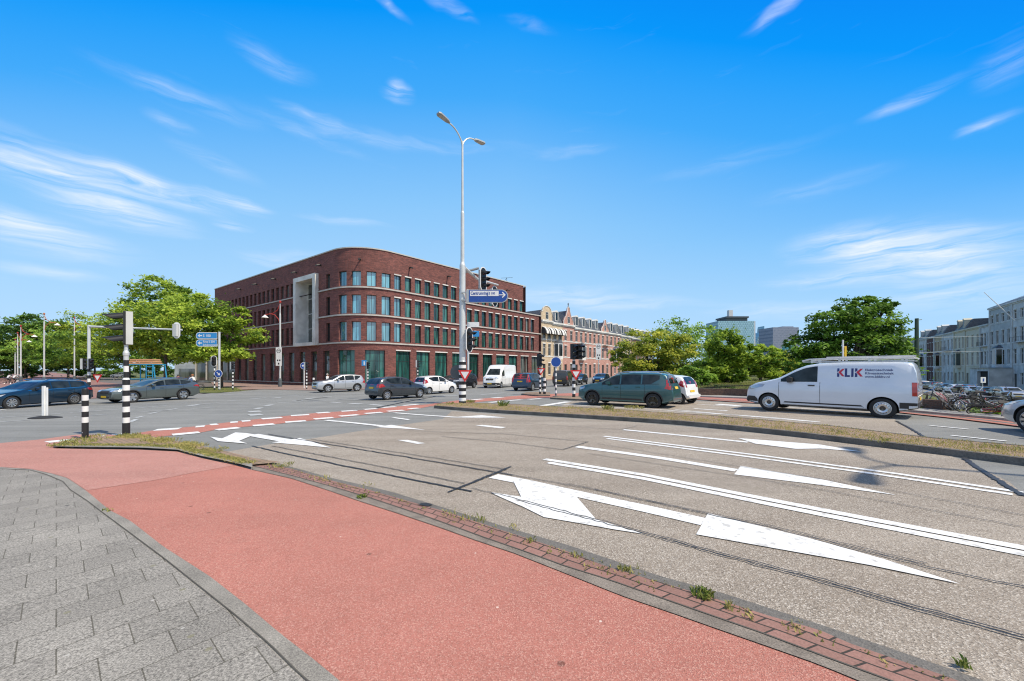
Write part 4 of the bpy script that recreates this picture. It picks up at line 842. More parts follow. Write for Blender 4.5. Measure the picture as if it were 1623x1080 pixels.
def glassmat(name, a, b, sc=3.2, ior=1.75, rough=.04, along=(.667,.745,0)):
    m, n, l, p = nodes_mat(name); t = n.new('ShaderNodeTexCoord'); d = n.new('ShaderNodeVectorMath'); d.operation = 'DOT_PRODUCT'
    l.new(t.outputs['Object'], d.inputs[0]); d.inputs[1].default_value = along
    cc = n.new('ShaderNodeCombineXYZ'); l.new(d.outputs['Value'], cc.inputs[0])
    sp_ = n.new('ShaderNodeSeparateXYZ'); l.new(t.outputs['Object'], sp_.inputs[0]); m1 = n.new('ShaderNodeMath'); m1.operation = 'MULTIPLY'; l.new(sp_.outputs[2], m1.inputs[0]); m1.inputs[1].default_value = .08; l.new(m1.outputs[0], cc.inputs[1])
    oi = n.new('ShaderNodeObjectInfo'); m3 = n.new('ShaderNodeMath'); m3.operation = 'MULTIPLY'; l.new(oi.outputs['Random'], m3.inputs[0]); m3.inputs[1].default_value = 30; l.new(m3.outputs[0], cc.inputs[2])
    nz_ = n.new('ShaderNodeTexNoise'); nz_.inputs['Scale'].default_value = sc; nz_.inputs['Detail'].default_value = 3; l.new(cc.outputs[0], nz_.inputs['Vector'])
    mr_ = n.new('ShaderNodeMapRange'); l.new(nz_.outputs[0], mr_.inputs[0]); mr_.inputs[1].default_value = .42; mr_.inputs[2].default_value = .62
    mx_ = n.new('ShaderNodeMix'); mx_.data_type = 'RGBA'; l.new(mr_.outputs[0], mx_.inputs[0]); mx_.inputs[6].default_value = (*a, 1); mx_.inputs[7].default_value = (*b, 1)
    m4 = n.new('ShaderNodeMapRange'); l.new(oi.outputs['Random'], m4.inputs[0]); m4.inputs[3].default_value = .45; m4.inputs[4].default_value = 1.5
    v4 = n.new('ShaderNodeVectorMath'); v4.operation = 'SCALE'; l.new(mx_.outputs[2], v4.inputs[0]); l.new(m4.outputs[0], v4.inputs['Scale']); l.new(v4.outputs[0], p.inputs['Base Color']); p.inputs['Roughness'].default_value = rough; p.inputs['IOR'].default_value = ior
    MATS[name] = m; return m
m_gl_r = glassmat('curtained_glass', (.012,.045,.045), (.06,.19,.17)); m_gl_c = glassmat('painted_sky_glass', (.04,.16,.22), (.14,.42,.52), 2, 2.3); m_gl_l = glassmat('shaded_glass', (.014,.02,.022), (.13,.15,.14), 1.6, 2.0)  # sky reflections on corner and shaded-side panes painted into their base colours
m_gl_g = glassmat('ground_floor_glass', (.012,.05,.05), (.05,.19,.165), 2.0, 1.6)
def facade(mb, pos, us, z0, z1, ops, depth=.35, mi=0, rmi=1):
    """wall face over breakpoints us with real openings; returns nothing, fills mb. pos(u, off) -> (x, y), off inward"""
    U = sorted(set([round(u, 4) for u in us if True]+[round(q, 4) for o in ops for q in o[:2]])); U = [u for u in U if us[0]-1e-6 <= u <= us[-1]+1e-6]
    Z = sorted(set([z0, z1]+[z for o in ops for z in o[2:4] if z0 < z < z1]))
    for a, b in zip(U, U[1:]):
        uc = (a+b)/2; col = [o for o in ops if o[0] < uc < o[1]]
        pa, pb = pos(a, 0), pos(b, 0); zz = z0
        for o in sorted(col, key=lambda o: o[2]):
            if o[2] > zz: mb.quad((*pa, zz), (*pb, zz), (*pb, o[2]), (*pa, o[2]), mi)
            zz = o[3]
        if zz < z1: mb.quad((*pa, zz), (*pb, zz), (*pb, z1), (*pa, z1), mi)
        for o in col:
            ia, ib = pos(a, depth), pos(b, depth)
            mb.quad((*pa, o[2]), (*pb, o[2]), (*ib, o[2]), (*ia, o[2]), rmi); mb.quad((*pa, o[3]), (*pb, o[3]), (*ib, o[3]), (*ia, o[3]), rmi)
    for o in ops:
        for u in o[:2]:
            p0, p1 = pos(u, 0), pos(u, depth); mb.quad((*p0, o[2]), (*p1, o[2]), (*p1, o[3]), (*p0, o[3]), rmi)
def window(parent, pos, o, depth, fm, gm, bars=(1, 0), fw=.06, name='window', sill=None, n=1):
    u0, u1, z0, z1 = o; f = MB()
    def bar(a, b, c, d, off0, off1):
        for k in range(n if b-a > .3 else 1):
            kk = n if b-a > .3 else 1
            ua, ub = a+(b-a)*k/kk, a+(b-a)*(k+1)/kk
            q = [pos(ua, off0), pos(ub, off0), pos(ub, off1), pos(ua, off1)]
            f.add([(*x, c) for x in q]+[(*x, d) for x in q], [(0,1,2,3), (4,5,6,7), (0,1,5,4), (1,2,6,5), (2,3,7,6), (3,0,4,7)], 0)
    d0, d1 = depth-.07, depth-.002
    bar(u0, u0+fw, z0, z1, d0, d1); bar(u1-fw, u1, z0, z1, d0, d1); bar(u0+fw, u1-fw, z0, z0+fw, d0, d1); bar(u0+fw, u1-fw, z1-fw, z1, d0, d1)
    for k in range(1, bars[0]+1): uu = u0+(u1-u0)*k/(bars[0]+1); bar(uu-fw*.4, uu+fw*.4, z0+fw, z1-fw, d0+.01, d1)
    for k in range(1, bars[1]+1): zz = z0+(z1-z0)*(k/(bars[1]+1) if bars[1] > 1 else .68); bar(u0+fw, u1-fw, zz-fw*.4, zz+fw*.4, d0+.012, d1)
    if sill: bar(u0-.06, u1+.06, z0-.1, z0, -.08, .1)
    w_ = f.build(name, fm, parent, smooth=0); g_ = MB()
    for k in range(n):
        ua, ub = u0+(u1-u0)*k/n, u0+(u1-u0)*(k+1)/n; a, b = pos(ua, depth-.03), pos(ub, depth-.03)
        g_.quad((*a, z0), (*b, z0), (*b, z1), (*a, z1))
    g_.build('pane', gm, w_, smooth=0); return w_

# --- the brick office with the rounded corner ---
V = Vector((-21.6, 52.2)); dr = Vector((.667, .745)).normalized(); dl = Vector((-.819, .573)).normalized(); nr = Vector((dr.y, -dr.x)); nl = Vector((dl.y*-1, dl.x)); 
if nl.y > 0: nl = -nl
th = math.acos(nl.dot(nr)); TD = 5.5; RR = TD/math.tan((pi-math.acos(dr.dot(dl)))/2); AL = RR*th; CC = V+dl*TD-nl*RR
a_l = atan2(nl.y, nl.x)
def bpos(s, off=0):
    if s < 0: p = V+dl*(TD-s)-nl*off
    elif s > AL: p = V+dr*(TD+s-AL)-nr*off
    else:
        a = a_l+th*s/AL; p = CC+Vector((cos(a), sin(a)))*(RR-off)
    return (p.x-V.x, p.y-V.y)
sR = lambda u: AL+u-TD
sL = lambda u: TD-u
zb = -.75; E = EYE
bb = thing('brick_office', 'dark red brick office block with rounded corner, pale stone bands and a white framed portal', 'building', (V.x, V.y, 0))
low, top_, wins = [], [], []
rows = [(4.25+E, 7.0+E), (8.15+E, 10.85+E), (12.15+E, 14.25+E)]
for r_, (za, zc) in enumerate(rows):
    tgt = top_ if r_ == 2 else low
    for k in range(17 if r_ == 2 else 19):
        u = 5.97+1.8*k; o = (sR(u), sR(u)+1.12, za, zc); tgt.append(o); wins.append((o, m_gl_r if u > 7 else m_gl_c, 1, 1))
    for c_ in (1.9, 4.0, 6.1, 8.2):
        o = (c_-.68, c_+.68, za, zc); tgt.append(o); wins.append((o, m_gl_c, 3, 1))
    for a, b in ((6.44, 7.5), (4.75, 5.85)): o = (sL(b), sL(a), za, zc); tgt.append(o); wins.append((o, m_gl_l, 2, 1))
    for k in range(18):
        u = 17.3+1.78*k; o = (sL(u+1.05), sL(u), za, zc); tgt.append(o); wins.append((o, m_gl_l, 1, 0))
gz = (-.3, 2.9+E)
for k in range(10):
    u = 6.25+3.6*k; o = (sR(u), sR(u)+2.5, *gz); low.append(o); wins.append((o, m_gl_g, 1, 3))
for a, b in ((1.0, 3.8), (5.2, 8.0)): low.append((a, b, *gz)); wins.append(((a, b, *gz), m_gl_g, 4, 3))
for k in range(11):
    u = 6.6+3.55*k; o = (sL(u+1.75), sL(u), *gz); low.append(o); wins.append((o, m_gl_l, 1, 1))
low.append((sL(51), sL(46), zb+.02, gz[1]))
PZ0, PZ1 = 4.2+E, 14.25+E; PA, PB = sL(15.9), sL(10.2)
low = [o for o in low if not (o[1] > PA and o[0] < PB and o[2] > 5)]; top_ = [o for o in top_ if not (o[1] > PA and o[0] < PB)]; wins = [w_ for w_ in wins if w_[0] in low or w_[0] in top_]
low.append((PA+.05, PB-.05, PZ0+.05, 11.9+E)); top_.append((PA+.05, PB-.05, 11.9+E, PZ1-.05))
arc = [AL*i/18 for i in range(19)]
m_bL = wallmat(m_brick, (dl.x, dl.y), 'dark_red_brick_left'); m_bR = wallmat(m_brick, (dr.x, dr.y), 'dark_red_brick_right')
S0, S1, S2 = sL(52.5), sR(41.9), sR(36.7); ZT = 17.5+E; ZM = 11.9+E
for nm, mt, lo_, hi_ in (('wall', m_bL, S0, 0), ('wall', m_bR, 0, S1)):
    mb = MB(); us = [lo_]+[a for a in arc if lo_ < a < hi_]+[hi_]
    facade(mb, bpos, us, zb, ZM, [o for o in low if lo_-1e-3 <= o[0] and o[1] <= hi_+1e-3]); h2 = min(hi_, S2)
    facade(mb, bpos, [u for u in us if u <= h2]+([h2] if h2 < hi_ else []), ZM, ZT, [o for o in top_ if lo_-1e-3 <= o[0] and o[1] <= h2+1e-3]); mb.build('wall', [mt, mt], bb, smooth=0)
mb = MB(); q = [bpos(S0), bpos(S0, 22), bpos(S2, 22), bpos(S2)]
for a, b in zip(q, q[1:]): mb.quad((*a, zb), (*b, zb), (*b, ZT), (*a, ZT))
q = [bpos(S2), bpos(S1), bpos(S1, 22), bpos(S2, 22)]
mb.quad((*q[1], zb), (*q[2], zb), (*q[2], ZM), (*q[1], ZM)); mb.quad(*[(*a, ZM-.02) for a in q]); mb.build('rear_wall', m_bR, bb, smooth=0)
mb = MB(); outl = [bpos(s) for s in [S0]+arc+[S2]]+[bpos(S2, 22), bpos(S0, 22)]; mb.add([(*p, ZT-.25) for p in outl], [tuple(range(len(outl)))]); mb.build('roof', m_roofd, bb, smooth=0)
def ledge(name, s0, s1, z, h, out_, mat):
    mb = MB(); us = [s0]+[a for a in arc if s0 < a < s1]+[s1]; rs = [[(*bpos(s, .05), z), (*bpos(s, -out_), z), (*bpos(s, -out_), z+h), (*bpos(s, .05), z+h)] for s in us]
    mb.rings(rs); return mb.build(name, mat, bb, smooth=0)
for z_ in (3.85+E, 7.85+E): ledge('stone_band', PB+.62, S1, z_, .2, .16, m_stone); ledge('stone_band', S0, PA-.62, z_, .16, .12, m_stone)
ledge('stone_band', PB+.62, S1, 11.82+E, .2, .16, m_stone); ledge('stone_band', S0, PA-.62, 11.82+E, .16, .12, m_stone)
ledge('parapet_cap', S0, S2, ZT, .16, .1, m_stone); ledge('plinth_ledge', S0, sL(7), -.42, .1, .12, m_stone)
for o in low+top_:
    if o[0] >= AL and o[1]-o[0] < 3: 
        mb = MB(); a, b = o[0]-.04, o[1]+.04; p = [bpos(a, .0), bpos(b, 0), bpos(b, -.07), bpos(a, -.07)]
        mb.add([(*x, o[3]) for x in p]+[(*x, o[3]+.17) for x in p], [(0,1,2,3), (4,5,6,7), (0,1,5,4), (1,2,6,5), (2,3,7,6), (3,0,4,7)]); mb.build('lintel', m_white_st, bb, smooth=0)
mb = MB()   # white portal
for (a, b, c, d) in ((PA-.55, PA+.25, PZ0-.4, PZ1+.5), (PB-.25, PB+.55, PZ0-.4, PZ1+.5), (PA+.25, PB-.25, PZ1-.2, PZ1+.5), (PA+.25, PB-.25, PZ0-.4, PZ0+.1)):
    p = [bpos(a, 2.2), bpos(b, 2.2), bpos(b, -.55), bpos(a, -.55)]
    mb.add([(*x, c) for x in p]+[(*x, d) for x in p], [(0,1,2,3), (4,5,6,7), (0,1,5,4), (1,2,6,5), (2,3,7,6), (3,0,4,7)])
mb.build('portal_frame', m_white_st, bb, smooth=0)
window(bb, bpos, (PA+.25, PB-.25, PZ0+.1, PZ1-.2), 1.5, m_white_st, m_gl_l, bars=(2, 3), fw=.1, name='portal_window')
wins.sort(key=lambda w_: (Vector(bpos((w_[0][0]+w_[0][1])/2))+V).length)
for i, (o, gm, n_, tr_) in enumerate(wins[:96]): window(bb, bpos, o, .33, m_dfr, gm, bars=(tr_, 1 if o[2] < 0 else 0), n=n_, fw=.05)
mb = MB(); g2 = MB()
for (o, gm, n_, tr_) in wins[96:]:
    a, b = bpos(o[0], .3), bpos(o[1], .3); mb.quad((*a, o[2]), (*b, o[2]), (*b, o[3]), (*a, o[3]), 0)
    for u in (o[0], (o[0]+o[1])/2-.03, o[1]-.06):
        p0, p1 = bpos(u, .27), bpos(u+.06, .27); mb.quad((*p0, o[2]), (*p1, o[2]), (*p1, o[3]), (*p0, o[3]), 1)
so = mb.build('window', [m_gl_l, m_dfr], bb, smooth=0); so['kind'] = 'stuff'
mb = MB(); p = [bpos(S0+1, 3), bpos(sL(44), 3)]; mb.quad((*p[0], zb), (*p[1], zb), (*p[1], 5), (*p[0], 5)); mb.build('entrance', M('painted_shade', (.012,.01,.009), .9), bb)  # near-black sheet stands in for the shade deep inside the entrance
for s in [sR(8.6), sR(16), sR(23.3), sR(30.7), 4.6, sL(8.9), sL(16.4), sL(23.8), sL(31.2), sL(38.6)]:
    mb = MB(); a, b = bpos(s, .1), bpos(s, -.75); z = 15.75+E
    mb.tube([(*a, z+.1), (*bpos(s, -.3), z+.12), (*b, z+.0)], [.13, .12, .07], 6); mb.box((*b, z-.06), (.22, .22, .16)); mb.build('water_spout', m_dfr, bb)
mb = MB(); a = bpos(sR(33), 2); mb.tube([(*a, ZT-.2), (*a, ZT+1.6)], .04, 5); mb.tube([(a[0]-1.2, a[1], ZT+1.5), (a[0]+1.2, a[1], ZT+1.6)], .03, 4); mb.tube([(a[0]-.5, a[1], ZT+.9), (a[0], a[1], ZT+1.5)], .03, 4); mb.build('roof_aerial', m_dfr, bb)
mb = MB(); a = bpos(2.0, 6); mb.quad((*bpos(sR(17), 1.0), ZT), (*bpos(sR(21), 1.2), ZT), (*bpos(sR(21), 4), ZT+1.2), (*bpos(sR(17), 4), ZT+1.5)); mb.build('roof_light', m_white_st, bb)

# --- generic terraced house ---
m_slate = M('slate_roof', (.055,.065,.08), .55, c2=(.085,.095,.11), ns=3, fine=1, fs=8, fc=.3)
m_wfr = M('white_window_frame', (.72,.71,.67), .5); m_hgl = glassmat('house_glass', (.008,.012,.014), (.035,.045,.05), 1.4, 1.45, along=(1, .3, 0)); m_door = M('painted_door', (.04,.05,.05), .4); m_iron = M('wrought_iron', (.02,.02,.022), .5)
def house(name, label, org, d, nrm, w_, zbase, rows, cols, mats, eave, roof, group, depth=10, crows=None, extras=(), ww=1.05, inset=.2, bands=True):
    """org = left foot of the facade, d = direction along it, nrm = outward normal"""
    wm, tm = mats; h = thing(name, label, 'house', (org[0], org[1], 0), group=group)
    pos = lambda u, off=0: (d[0]*u-nrm[0]*off, d[1]*u-nrm[1]*off)
    ops = []
    for r_, (za, zc) in enumerate(rows):
        k_ = cols[r_] if isinstance(cols, (list, tuple)) else cols
        for k in range(k_):
            c_ = w_*(k+.5)/k_; ops.append((c_-ww/2, c_+ww/2, za, zc))
    dr_ = None
    if 'door' in extras: ops[0] = (ops[0][0], ops[0][1], zbase+.3, rows[0][1]-.2); dr_ = ops[0]
    gh = 0
    mb = MB(); facade(mb, pos, [0, w_], zbase, eave, ops, inset)
    a, b, c, e = pos(0), pos(w_), pos(w_, depth), pos(0, depth)
    for p_, q_ in ((b, c), (c, e), (e, a)): mb.quad((*p_, zbase), (*q_, zbase), (*q_, eave), (*p_, eave))
    gk = None
    if roof[0] in ('gable', 'curved'):
        pk = roof[1]; hh = pk-eave
        if roof[0] == 'gable': gp = [(0, 0), (.08, 0), (.08, .18), (.22, .42), (.26, .42), (.40, .8), (.42, .92), (.5, 1), (.58, .92), (.60, .8), (.74, .42), (.78, .42), (.92, .18), (.92, 0), (1, 0)]
        else: gp = [(0, 0), (0, .55), (.1, .62)]+[(.5-.4*cos(pi*i/10), .62+.38*sin(pi*i/10)) for i in range(11)]+[(.9, .62), (1, .55), (1, 0)]
        f_ = [(*pos(x*w_, 0), eave+y*hh) for x, y in gp]; k_ = [(*pos(x*w_, .3), eave+y*hh) for x, y in gp]; n_ = len(gp)
        mb.add(f_+k_, [tuple(range(n_)), tuple(range(2*n_-1, n_-1, -1))]+[(i, i+n_, (i+1) % n_+n_, (i+1) % n_) for i in range(n_)])
    wo = mb.build('wall', [wm, wm], h, smooth=0)
    if roof[0] in ('gable', 'curved'):
        mb = MB(); mb.tube([Vector((*pos(x*w_, -.03), eave+y*hh+.04)) for x, y in gp[1:-1]], .09, 5); mb.build('gable_coping', tm, h)
        window(h, pos, (w_*.5-.5, w_*.5+.5, eave+.05*hh+.1, eave+.05*hh+1.7), -.01, m_wfr, m_hgl, bars=(1, 1), sill=1)
        rz = eave+hh*.8; mid = pos(w_/2, .3); mid2 = pos(w_/2, depth)
        mb = MB(); A_, B_ = pos(0, .3), pos(w_, .3); C_, D_ = pos(w_, depth), pos(0, depth)
        mb.add([(*A_, eave), (*mid, rz), (*mid2, rz), (*D_, eave), (*B_, eave), (*C_, eave)], [(0,1,2,3), (1,4,5,2), (0,4,1), (3,2,5)]); mb.build('roof', m_slate, h, smooth=0)
    elif roof[0] == 'mansard':
        rt, nd = roof[1], roof[2]; mb = MB()
        A_, B_, C_, D_ = pos(-.0, -.0), pos(w_, 0), pos(w_, depth), pos(0, depth); a2, b2 = pos(0, 1.5), pos(w_, 1.5)
        mb.add([(*A_, eave), (*B_, eave), (*b2, rt), (*a2, rt), (*C_, rt-.1), (*D_, rt-.1), (*C_, eave), (*D_, eave)], [(0,1,2,3), (3,2,4,5), (0,3,5,7), (1,6,4,2), (5,4,6,7)]); rf = mb.build('roof', m_slate, h, smooth=0)
        for k in range(nd):
            c_ = w_*(k+.5)/nd; dm = MB(); z0_, z1_ = eave+.45, rt-.1; hw_ = .62
            for o1, o2, x0_, x1_, c0, c1 in ((-.05, 1.4, c_-hw_, c_+hw_, z0_, z1_),):
                p_ = [pos(x0_, .25), pos(x1_, .25), pos(x1_, 1.6), pos(x0_, 1.6)]
                dm.add([(*x, c0) for x in p_]+[(*x, c1) for x in p_], [(0,3,2,1), (4,5,6,7), (0,1,5,4), (1,2,6,5), (2,3,7,6), (3,0,4,7)])
            pc = pos(c_, .2); p1, p2 = pos(c_-hw_-.1, .15), pos(c_+hw_+.1, .15); q1, q2 = pos(c_-hw_-.1, 1.7), pos(c_+hw_+.1, 1.7); m1, m2 = pos(c_, .15), pos(c_, 1.7)
            dm.add([(*p1, z1_), (*p2, z1_), (*m1, z1_+.45), (*q1, z1_), (*q2, z1_), (*m2, z1_+.45)], [(0,1,2), (3,5,4), (0,2,5,3), (1,4,5,2)])
            dd = dm.build('dormer', tm, h, smooth=0)
            gg = MB(); x0_, x1_ = pos(c_-.42, .23), pos(c_+.42, .23); gg.quad((*x0_, z0_+.15), (*x1_, z0_+.15), (*x1_, z1_-.12), (*x0_, z1_-.12)); gg.build('pane', m_hgl, dd, smooth=0)
    else:
        mb = MB(); rt = roof[1]; A_, B_, C_, D_ = pos(0, -.3), pos(w_, -.3), pos(w_, depth), pos(0, depth); a2, b2 = pos(0, depth*.55), pos(w_, depth*.55)
        mb.add([(*A_, eave+.05), (*B_, eave+.05), (*b2, rt), (*a2, rt), (*C_, eave), (*D_, eave)], [(0,1,2,3), (3,2,4,5), (0,3,5), (1,4,2), (0,5,4,1)]); mb.build('roof', m_slate, h, smooth=0)
    for i, o in enumerate(ops):
        if o is dr_:
            g_ = MB(); a, b = pos(o[0], inset-.02), pos(o[1], inset-.02); g_.quad((*a, o[2]), (*b, o[2]), (*b, o[3]), (*a, o[3])); g_.build('door', m_door, h, smooth=0); continue
        window(h, pos, o, inset, m_wfr, m_hgl, bars=(1 if ww > .9 else 0, 1), sill=1, fw=.08)
    mb = MB()
    def slab(a, b, c, e_, f0, f1):
        p_ = [pos(a, f0), pos(b, f0), pos(b, f1), pos(a, f1)]
        mb.add([(*x, c) for x in p_]+[(*x, e_) for x in p_], [(0,1,2,3), (4,5,6,7), (0,1,5,4), (1,2,6,5), (2,3,7,6), (3,0,4,7)])
    slab(-.02, w_+.02, eave-.35, eave+.003, -.36, .02); slab(0, w_, eave-.6, eave-.352, -.15, .02)
    mb.build('cornice', tm, h, smooth=0)
    if name == 'canal_house':
        mb = MB(); slab(.05, .45, zbase, eave-.62, -.16, -.001); slab(w_-.45, w_-.05, zbase, eave-.62, -.16, -.001); mb.build('pilasters', tm, h, smooth=0)
    if bands:
        mb = MB()
        for r_ in rows[1:]: slab(0.01, w_-.01, r_[0]-.32, r_[0]-.14, -.06, .02)
        for r_ in rows: 
            for o in ops:
                if o[2] >= r_[0]-.01 and o[3] <= r_[1]+.01: slab(o[0]-.1, o[1]+.1, o[3]+.003, o[3]+.22, -.05, .02)
        mb.build('stone_trim', tm, h, smooth=0)
    if 'bay' in extras:
        mb = MB(); c_ = w_*.5; z0_, z1_ = rows[1][0]-.5, rows[1][1]+.4; pl = [(c_-1.3, 0), (c_-.9, -.9), (c_+.9, -.9), (c_+1.3, 0)]
        vs = [(*pos(x, o_), z) for z in (z0_-.3, z1_) for x, o_ in pl]; mb.add(vs, [(0,1,2,3), (4,5,6,7), (0,1,5,4), (1,2,6,5), (2,3,7,6)]); by = mb.build('bay_window', tm, h, smooth=0)
        g_ = MB()
        for (xa, oa), (xb_, ob) in zip(pl, pl[1:]):
            a = pos(xa+(xb_-xa)*.12, oa+(ob-oa)*.12-.02); b = pos(xa+(xb_-xa)*.88, oa+(ob-oa)*.88-.02); g_.quad((*a, z0_+.5), (*b, z0_+.5), (*b, z1_-.3), (*a, z1_-.3))
        g_.build('pane', m_hgl, by, smooth=0)
        g_ = MB(); vs = [(*pos(x*1.0+(x-c_)*.1, o_*1.12), z1_+.01) for x, o_ in pl]+[(*pos(c_, -.2), z1_+.8)]; g_.add(vs, [(0,1,4), (1,2,4), (2,3,4)]); g_.build('bay_roof', m_slate, h, smooth=0)
    if 'balcony' in extras:
        mb = MB(); z_ = rows[2 if len(rows) > 2 else 1][0]-.15; a, b = w_*.2, w_*.8; slab(a, b, z_-.15, z_, -1.0, 0.0); bo = mb.build('balcony', tm, h, smooth=0)
        mb = MB()
        for i in range(12):
            u = a+(b-a)*i/11; p_ = pos(u, -.95); mb.tube([(*p_, z_), (*p_, z_+.95)], .02, 4)
        p_, q_ = pos(a, -.95), pos(b, -.95); mb.tube([(*p_, z_+.95), (*q_, z_+.95)], .03, 4); mb.build('railing', m_iron, bo)
    if 'awning' in extras:
        m_aw = M('awning_white', (.78,.77,.73), .8); m_ab = M('awning_black', (.05,.055,.06), .8)
        for k in range(2):
            c_ = w_*(k+.5)/2; z_ = rows[2][0]+1.0; mb = MB()
            def aw(t, i): return (*pos(c_+w_*.22*(2*t-1), -1.2*sin(pi/2*i/6)), z_+1.5*cos(pi/2*i/6))
            for j in range(5):
                for i in range(6): mb.quad(aw(j/5, i), aw((j+1)/5, i), aw((j+1)/5, i+1), aw(j/5, i+1), 0 if j in (1, 2, 4) else 1)
            for e_ in (0, 1): mb.add([aw(e_, i) for i in range(7)]+[(*pos(c_+(-1, 1)[e_]*w_*.22, 0), z_)], [tuple(range(8))], 1)
            mb.build('awning', [m_aw, m_ab], h, smooth=60)
    if 'chimney' in extras:
        mb = MB(); p_ = pos(w_*.15, 5); t_ = roof[1]; mb.box((*p_, t_-.1), (.8, .8, 1.8)); 
        for i in (-1, 1): mb.cyl((p_[0]+.25*i, p_[1], t_+.8), (p_[0]+.25*i, p_[1], t_+1.4), .11, .1, 8)
        mb.build('chimney', m_brn if rows[0][0] > 0 or 1 else wm, h, smooth=0)
    if 'finial' in extras:
        mb = MB(); p_ = pos(w_/2, .1); mb.tube([(*p_, roof[1]-.05), (*p_, roof[1]+1.0)], [.12, .05], 6); mb.lathe([(0, .5), (.22, .7), (0, .95)], 8, org=(*p_, roof[1])); mb.build('finial', m_iron, h)
    if 'skylights' in extras:
        for k in range(4):
            mb = MB(); rt = roof[1]; f0, f1 = .18, .62; za, zc = eave+(rt-eave)*f0+.12, eave+(rt-eave)*f1+.12; D_ = depth*.55
            u = w_*(k+.35)/4; a, b, c, e_ = pos(u, D_*f0), pos(u+.9, D_*f0), pos(u+.9, D_*f1), pos(u, D_*f1); mb.quad((*a, za), (*b, za), (*c, zc), (*e_, zc)); mb.build('skylight', m_gl_c, h, smooth=0)
    return h
def bm_(name, c1, c2, mo, along): return wallmat(brickmat(name, c1, c2, mo, .44, .13, .018, fine=.25, fs=5, bump=.05), along, name+'_wall')
m_pink = bm_('pink_brick', (.50,.245,.195), (.41,.19,.15), (.50,.38,.33), dr); m_tan = bm_('tan_brick', (.60,.46,.30), (.52,.40,.26), (.5,.44,.35), dr); m_brn = bm_('brown_brick', (.20,.11,.08), (.16,.09,.07), (.18,.13,.1), dr); m_yel = bm_('ochre_brick', (.45,.36,.22), (.38,.31,.2), (.4,.36,.28), dr)
rw = [(-1.0+E, 1.6+E), (3.3+E, 5.9+E), (7.1+E, 9.5+E)]
HG = 'terraced houses beyond the brick office'
def hp(u): p = V+dr*u; return (p.x, p.y)
H = [(42.1, 46.2, 'tan brick house with arched gable and striped awnings beside the brick office', 3+0, m_tan, ('curved', 14.4+E), 11.2+E, ('awning', 'door')),
 (46.2, 50.4, 'tan brick house with slate mansard, striped awnings and a pointed bay window', 2, m_tan, ('mansard', 13.6+E, 1), 11.0+E, ('awning', 'bay', 'door')),
 (50.4, 55.4, 'pink brick house with tall pointed gable and finial', 2, m_pink, ('gable', 15.3+E), 11.0+E, ('finial', 'door')),
 (55.4, 62.0, 'pink brick house with slate mansard, two dormers and a rounded bay', 3, m_pink, ('mansard', 13.4+E, 2), 10.6+E, ('bay', 'door', 'chimney')),
 (62.0, 68.7, 'pink brick house with two white dormers, second from the tall gable', 3, m_pink, ('mansard', 13.4+E, 2), 10.6+E, ('door',)),
 (68.7, 73.7, 'pink brick house with a cream curved gable and a small balcony', 2, m_pink, ('gable', 14.0+E), 10.6+E, ('balcony', 'door')),
 (73.7, 80.6, 'pink house with slate mansard partly behind the yellowing tree', 3, m_pink, ('mansard', 13.4+E, 2), 10.6+E, ('bay', 'door')),
 (80.6, 88, 'ochre brick house with dormers behind the yellowing tree', 3, m_yel, ('mansard', 13.4+E, 2), 10.4+E, ('door', 'chimney')),
 (88, 96, 'brown brick house far down the row, behind the trees', 3, m_brn, ('mansard', 13.0+E, 2), 10.2+E, ('door',)),
 (96, 105, 'pale brick house at the far end of the row behind the trees', 3, m_yel, ('mansard', 13.0+E, 3), 10.2+E, ('door', 'bay'))]
for (u0, u1, lab, nc, wm, rf, ev, ex) in H:
    house('town_house', lab, hp(u0), dr, nr, u1-u0, -.8, rw, min(nc, 3) if u1-u0 > 5.5 else 2, (wm, m_white_st), ev, rf, HG, extras=ex, depth=11)
# brown party wall seen above the low end of the office
# --- the white houses across the canal ---
WO = Vector((103, 78)); wd_ = Vector((.585, .811)).normalized(); wn = Vector((-wd_.y, wd_.x))
m_w1 = M('white_stucco', (.58,.60,.60), .8, c2=(.40,.42,.42), ns=.8); m_w2 = M('cream_stucco', (.56,.53,.42), .8, c2=(.47,.45,.36), ns=.5); m_w3 = M('pale_grey_stucco', (.42,.45,.46), .8, c2=(.31,.34,.35), ns=.8); m_w4 = bm_('dark_brick', (.12,.05,.045), (.09,.045,.04), (.12,.08,.07), wd_)
WG = 'white houses across the canal'
ZB = -2.3
def wrows(t): return [(ZB+1.0, ZB+3.4), (ZB+5.2, ZB+8.3), (ZB+9.7, ZB+12.6)]+([(ZB+14.4, ZB+16.2)] if t else [])
wl = [(-34, -22, 1, m_w1, 'stucco house beyond the right edge'), (-22, -11, 1, m_w3, 'grey white house at the right edge of the row'),
 (-11, 0, 1, m_w1, 'tall white house with red brick panels and a flagpole at the right edge'), (0, 10.5, 1, m_w3, 'tall pale house with skylights in its sloping roof'),
 (10.5, 15.5, 0, m_w1, 'narrow white house with a balcony beside the tall pale house'), (15.5, 25, 0, m_w2, 'cream house with four bays of shutters'), (25, 33, 0, m_w2, 'second cream house with a plain cornice'),
 (33, 42, 0, m_w1, 'white house with pale cornice in the middle of the canal row'), (42, 50, 0, m_yel, 'ochre house with dormers in the canal row'), (50, 58, 0, m_w4, 'dark brick house with white trim in the canal row'),
 (58, 68, 0, m_w1, 'white house left of the dark brick one'), (68, 78, 0, m_w3, 'grey house right of the tram pole'), (78, 89, 0, m_w2, 'cream house behind the tram pole'), (89, 100, 0, m_w4, 'brown brick house left of the tram pole'), (100, 112, 0, m_w3, 'pale house near the big tree'), (112, 126, 0, m_w1, 'farthest white house beside the crown of the big tree')]
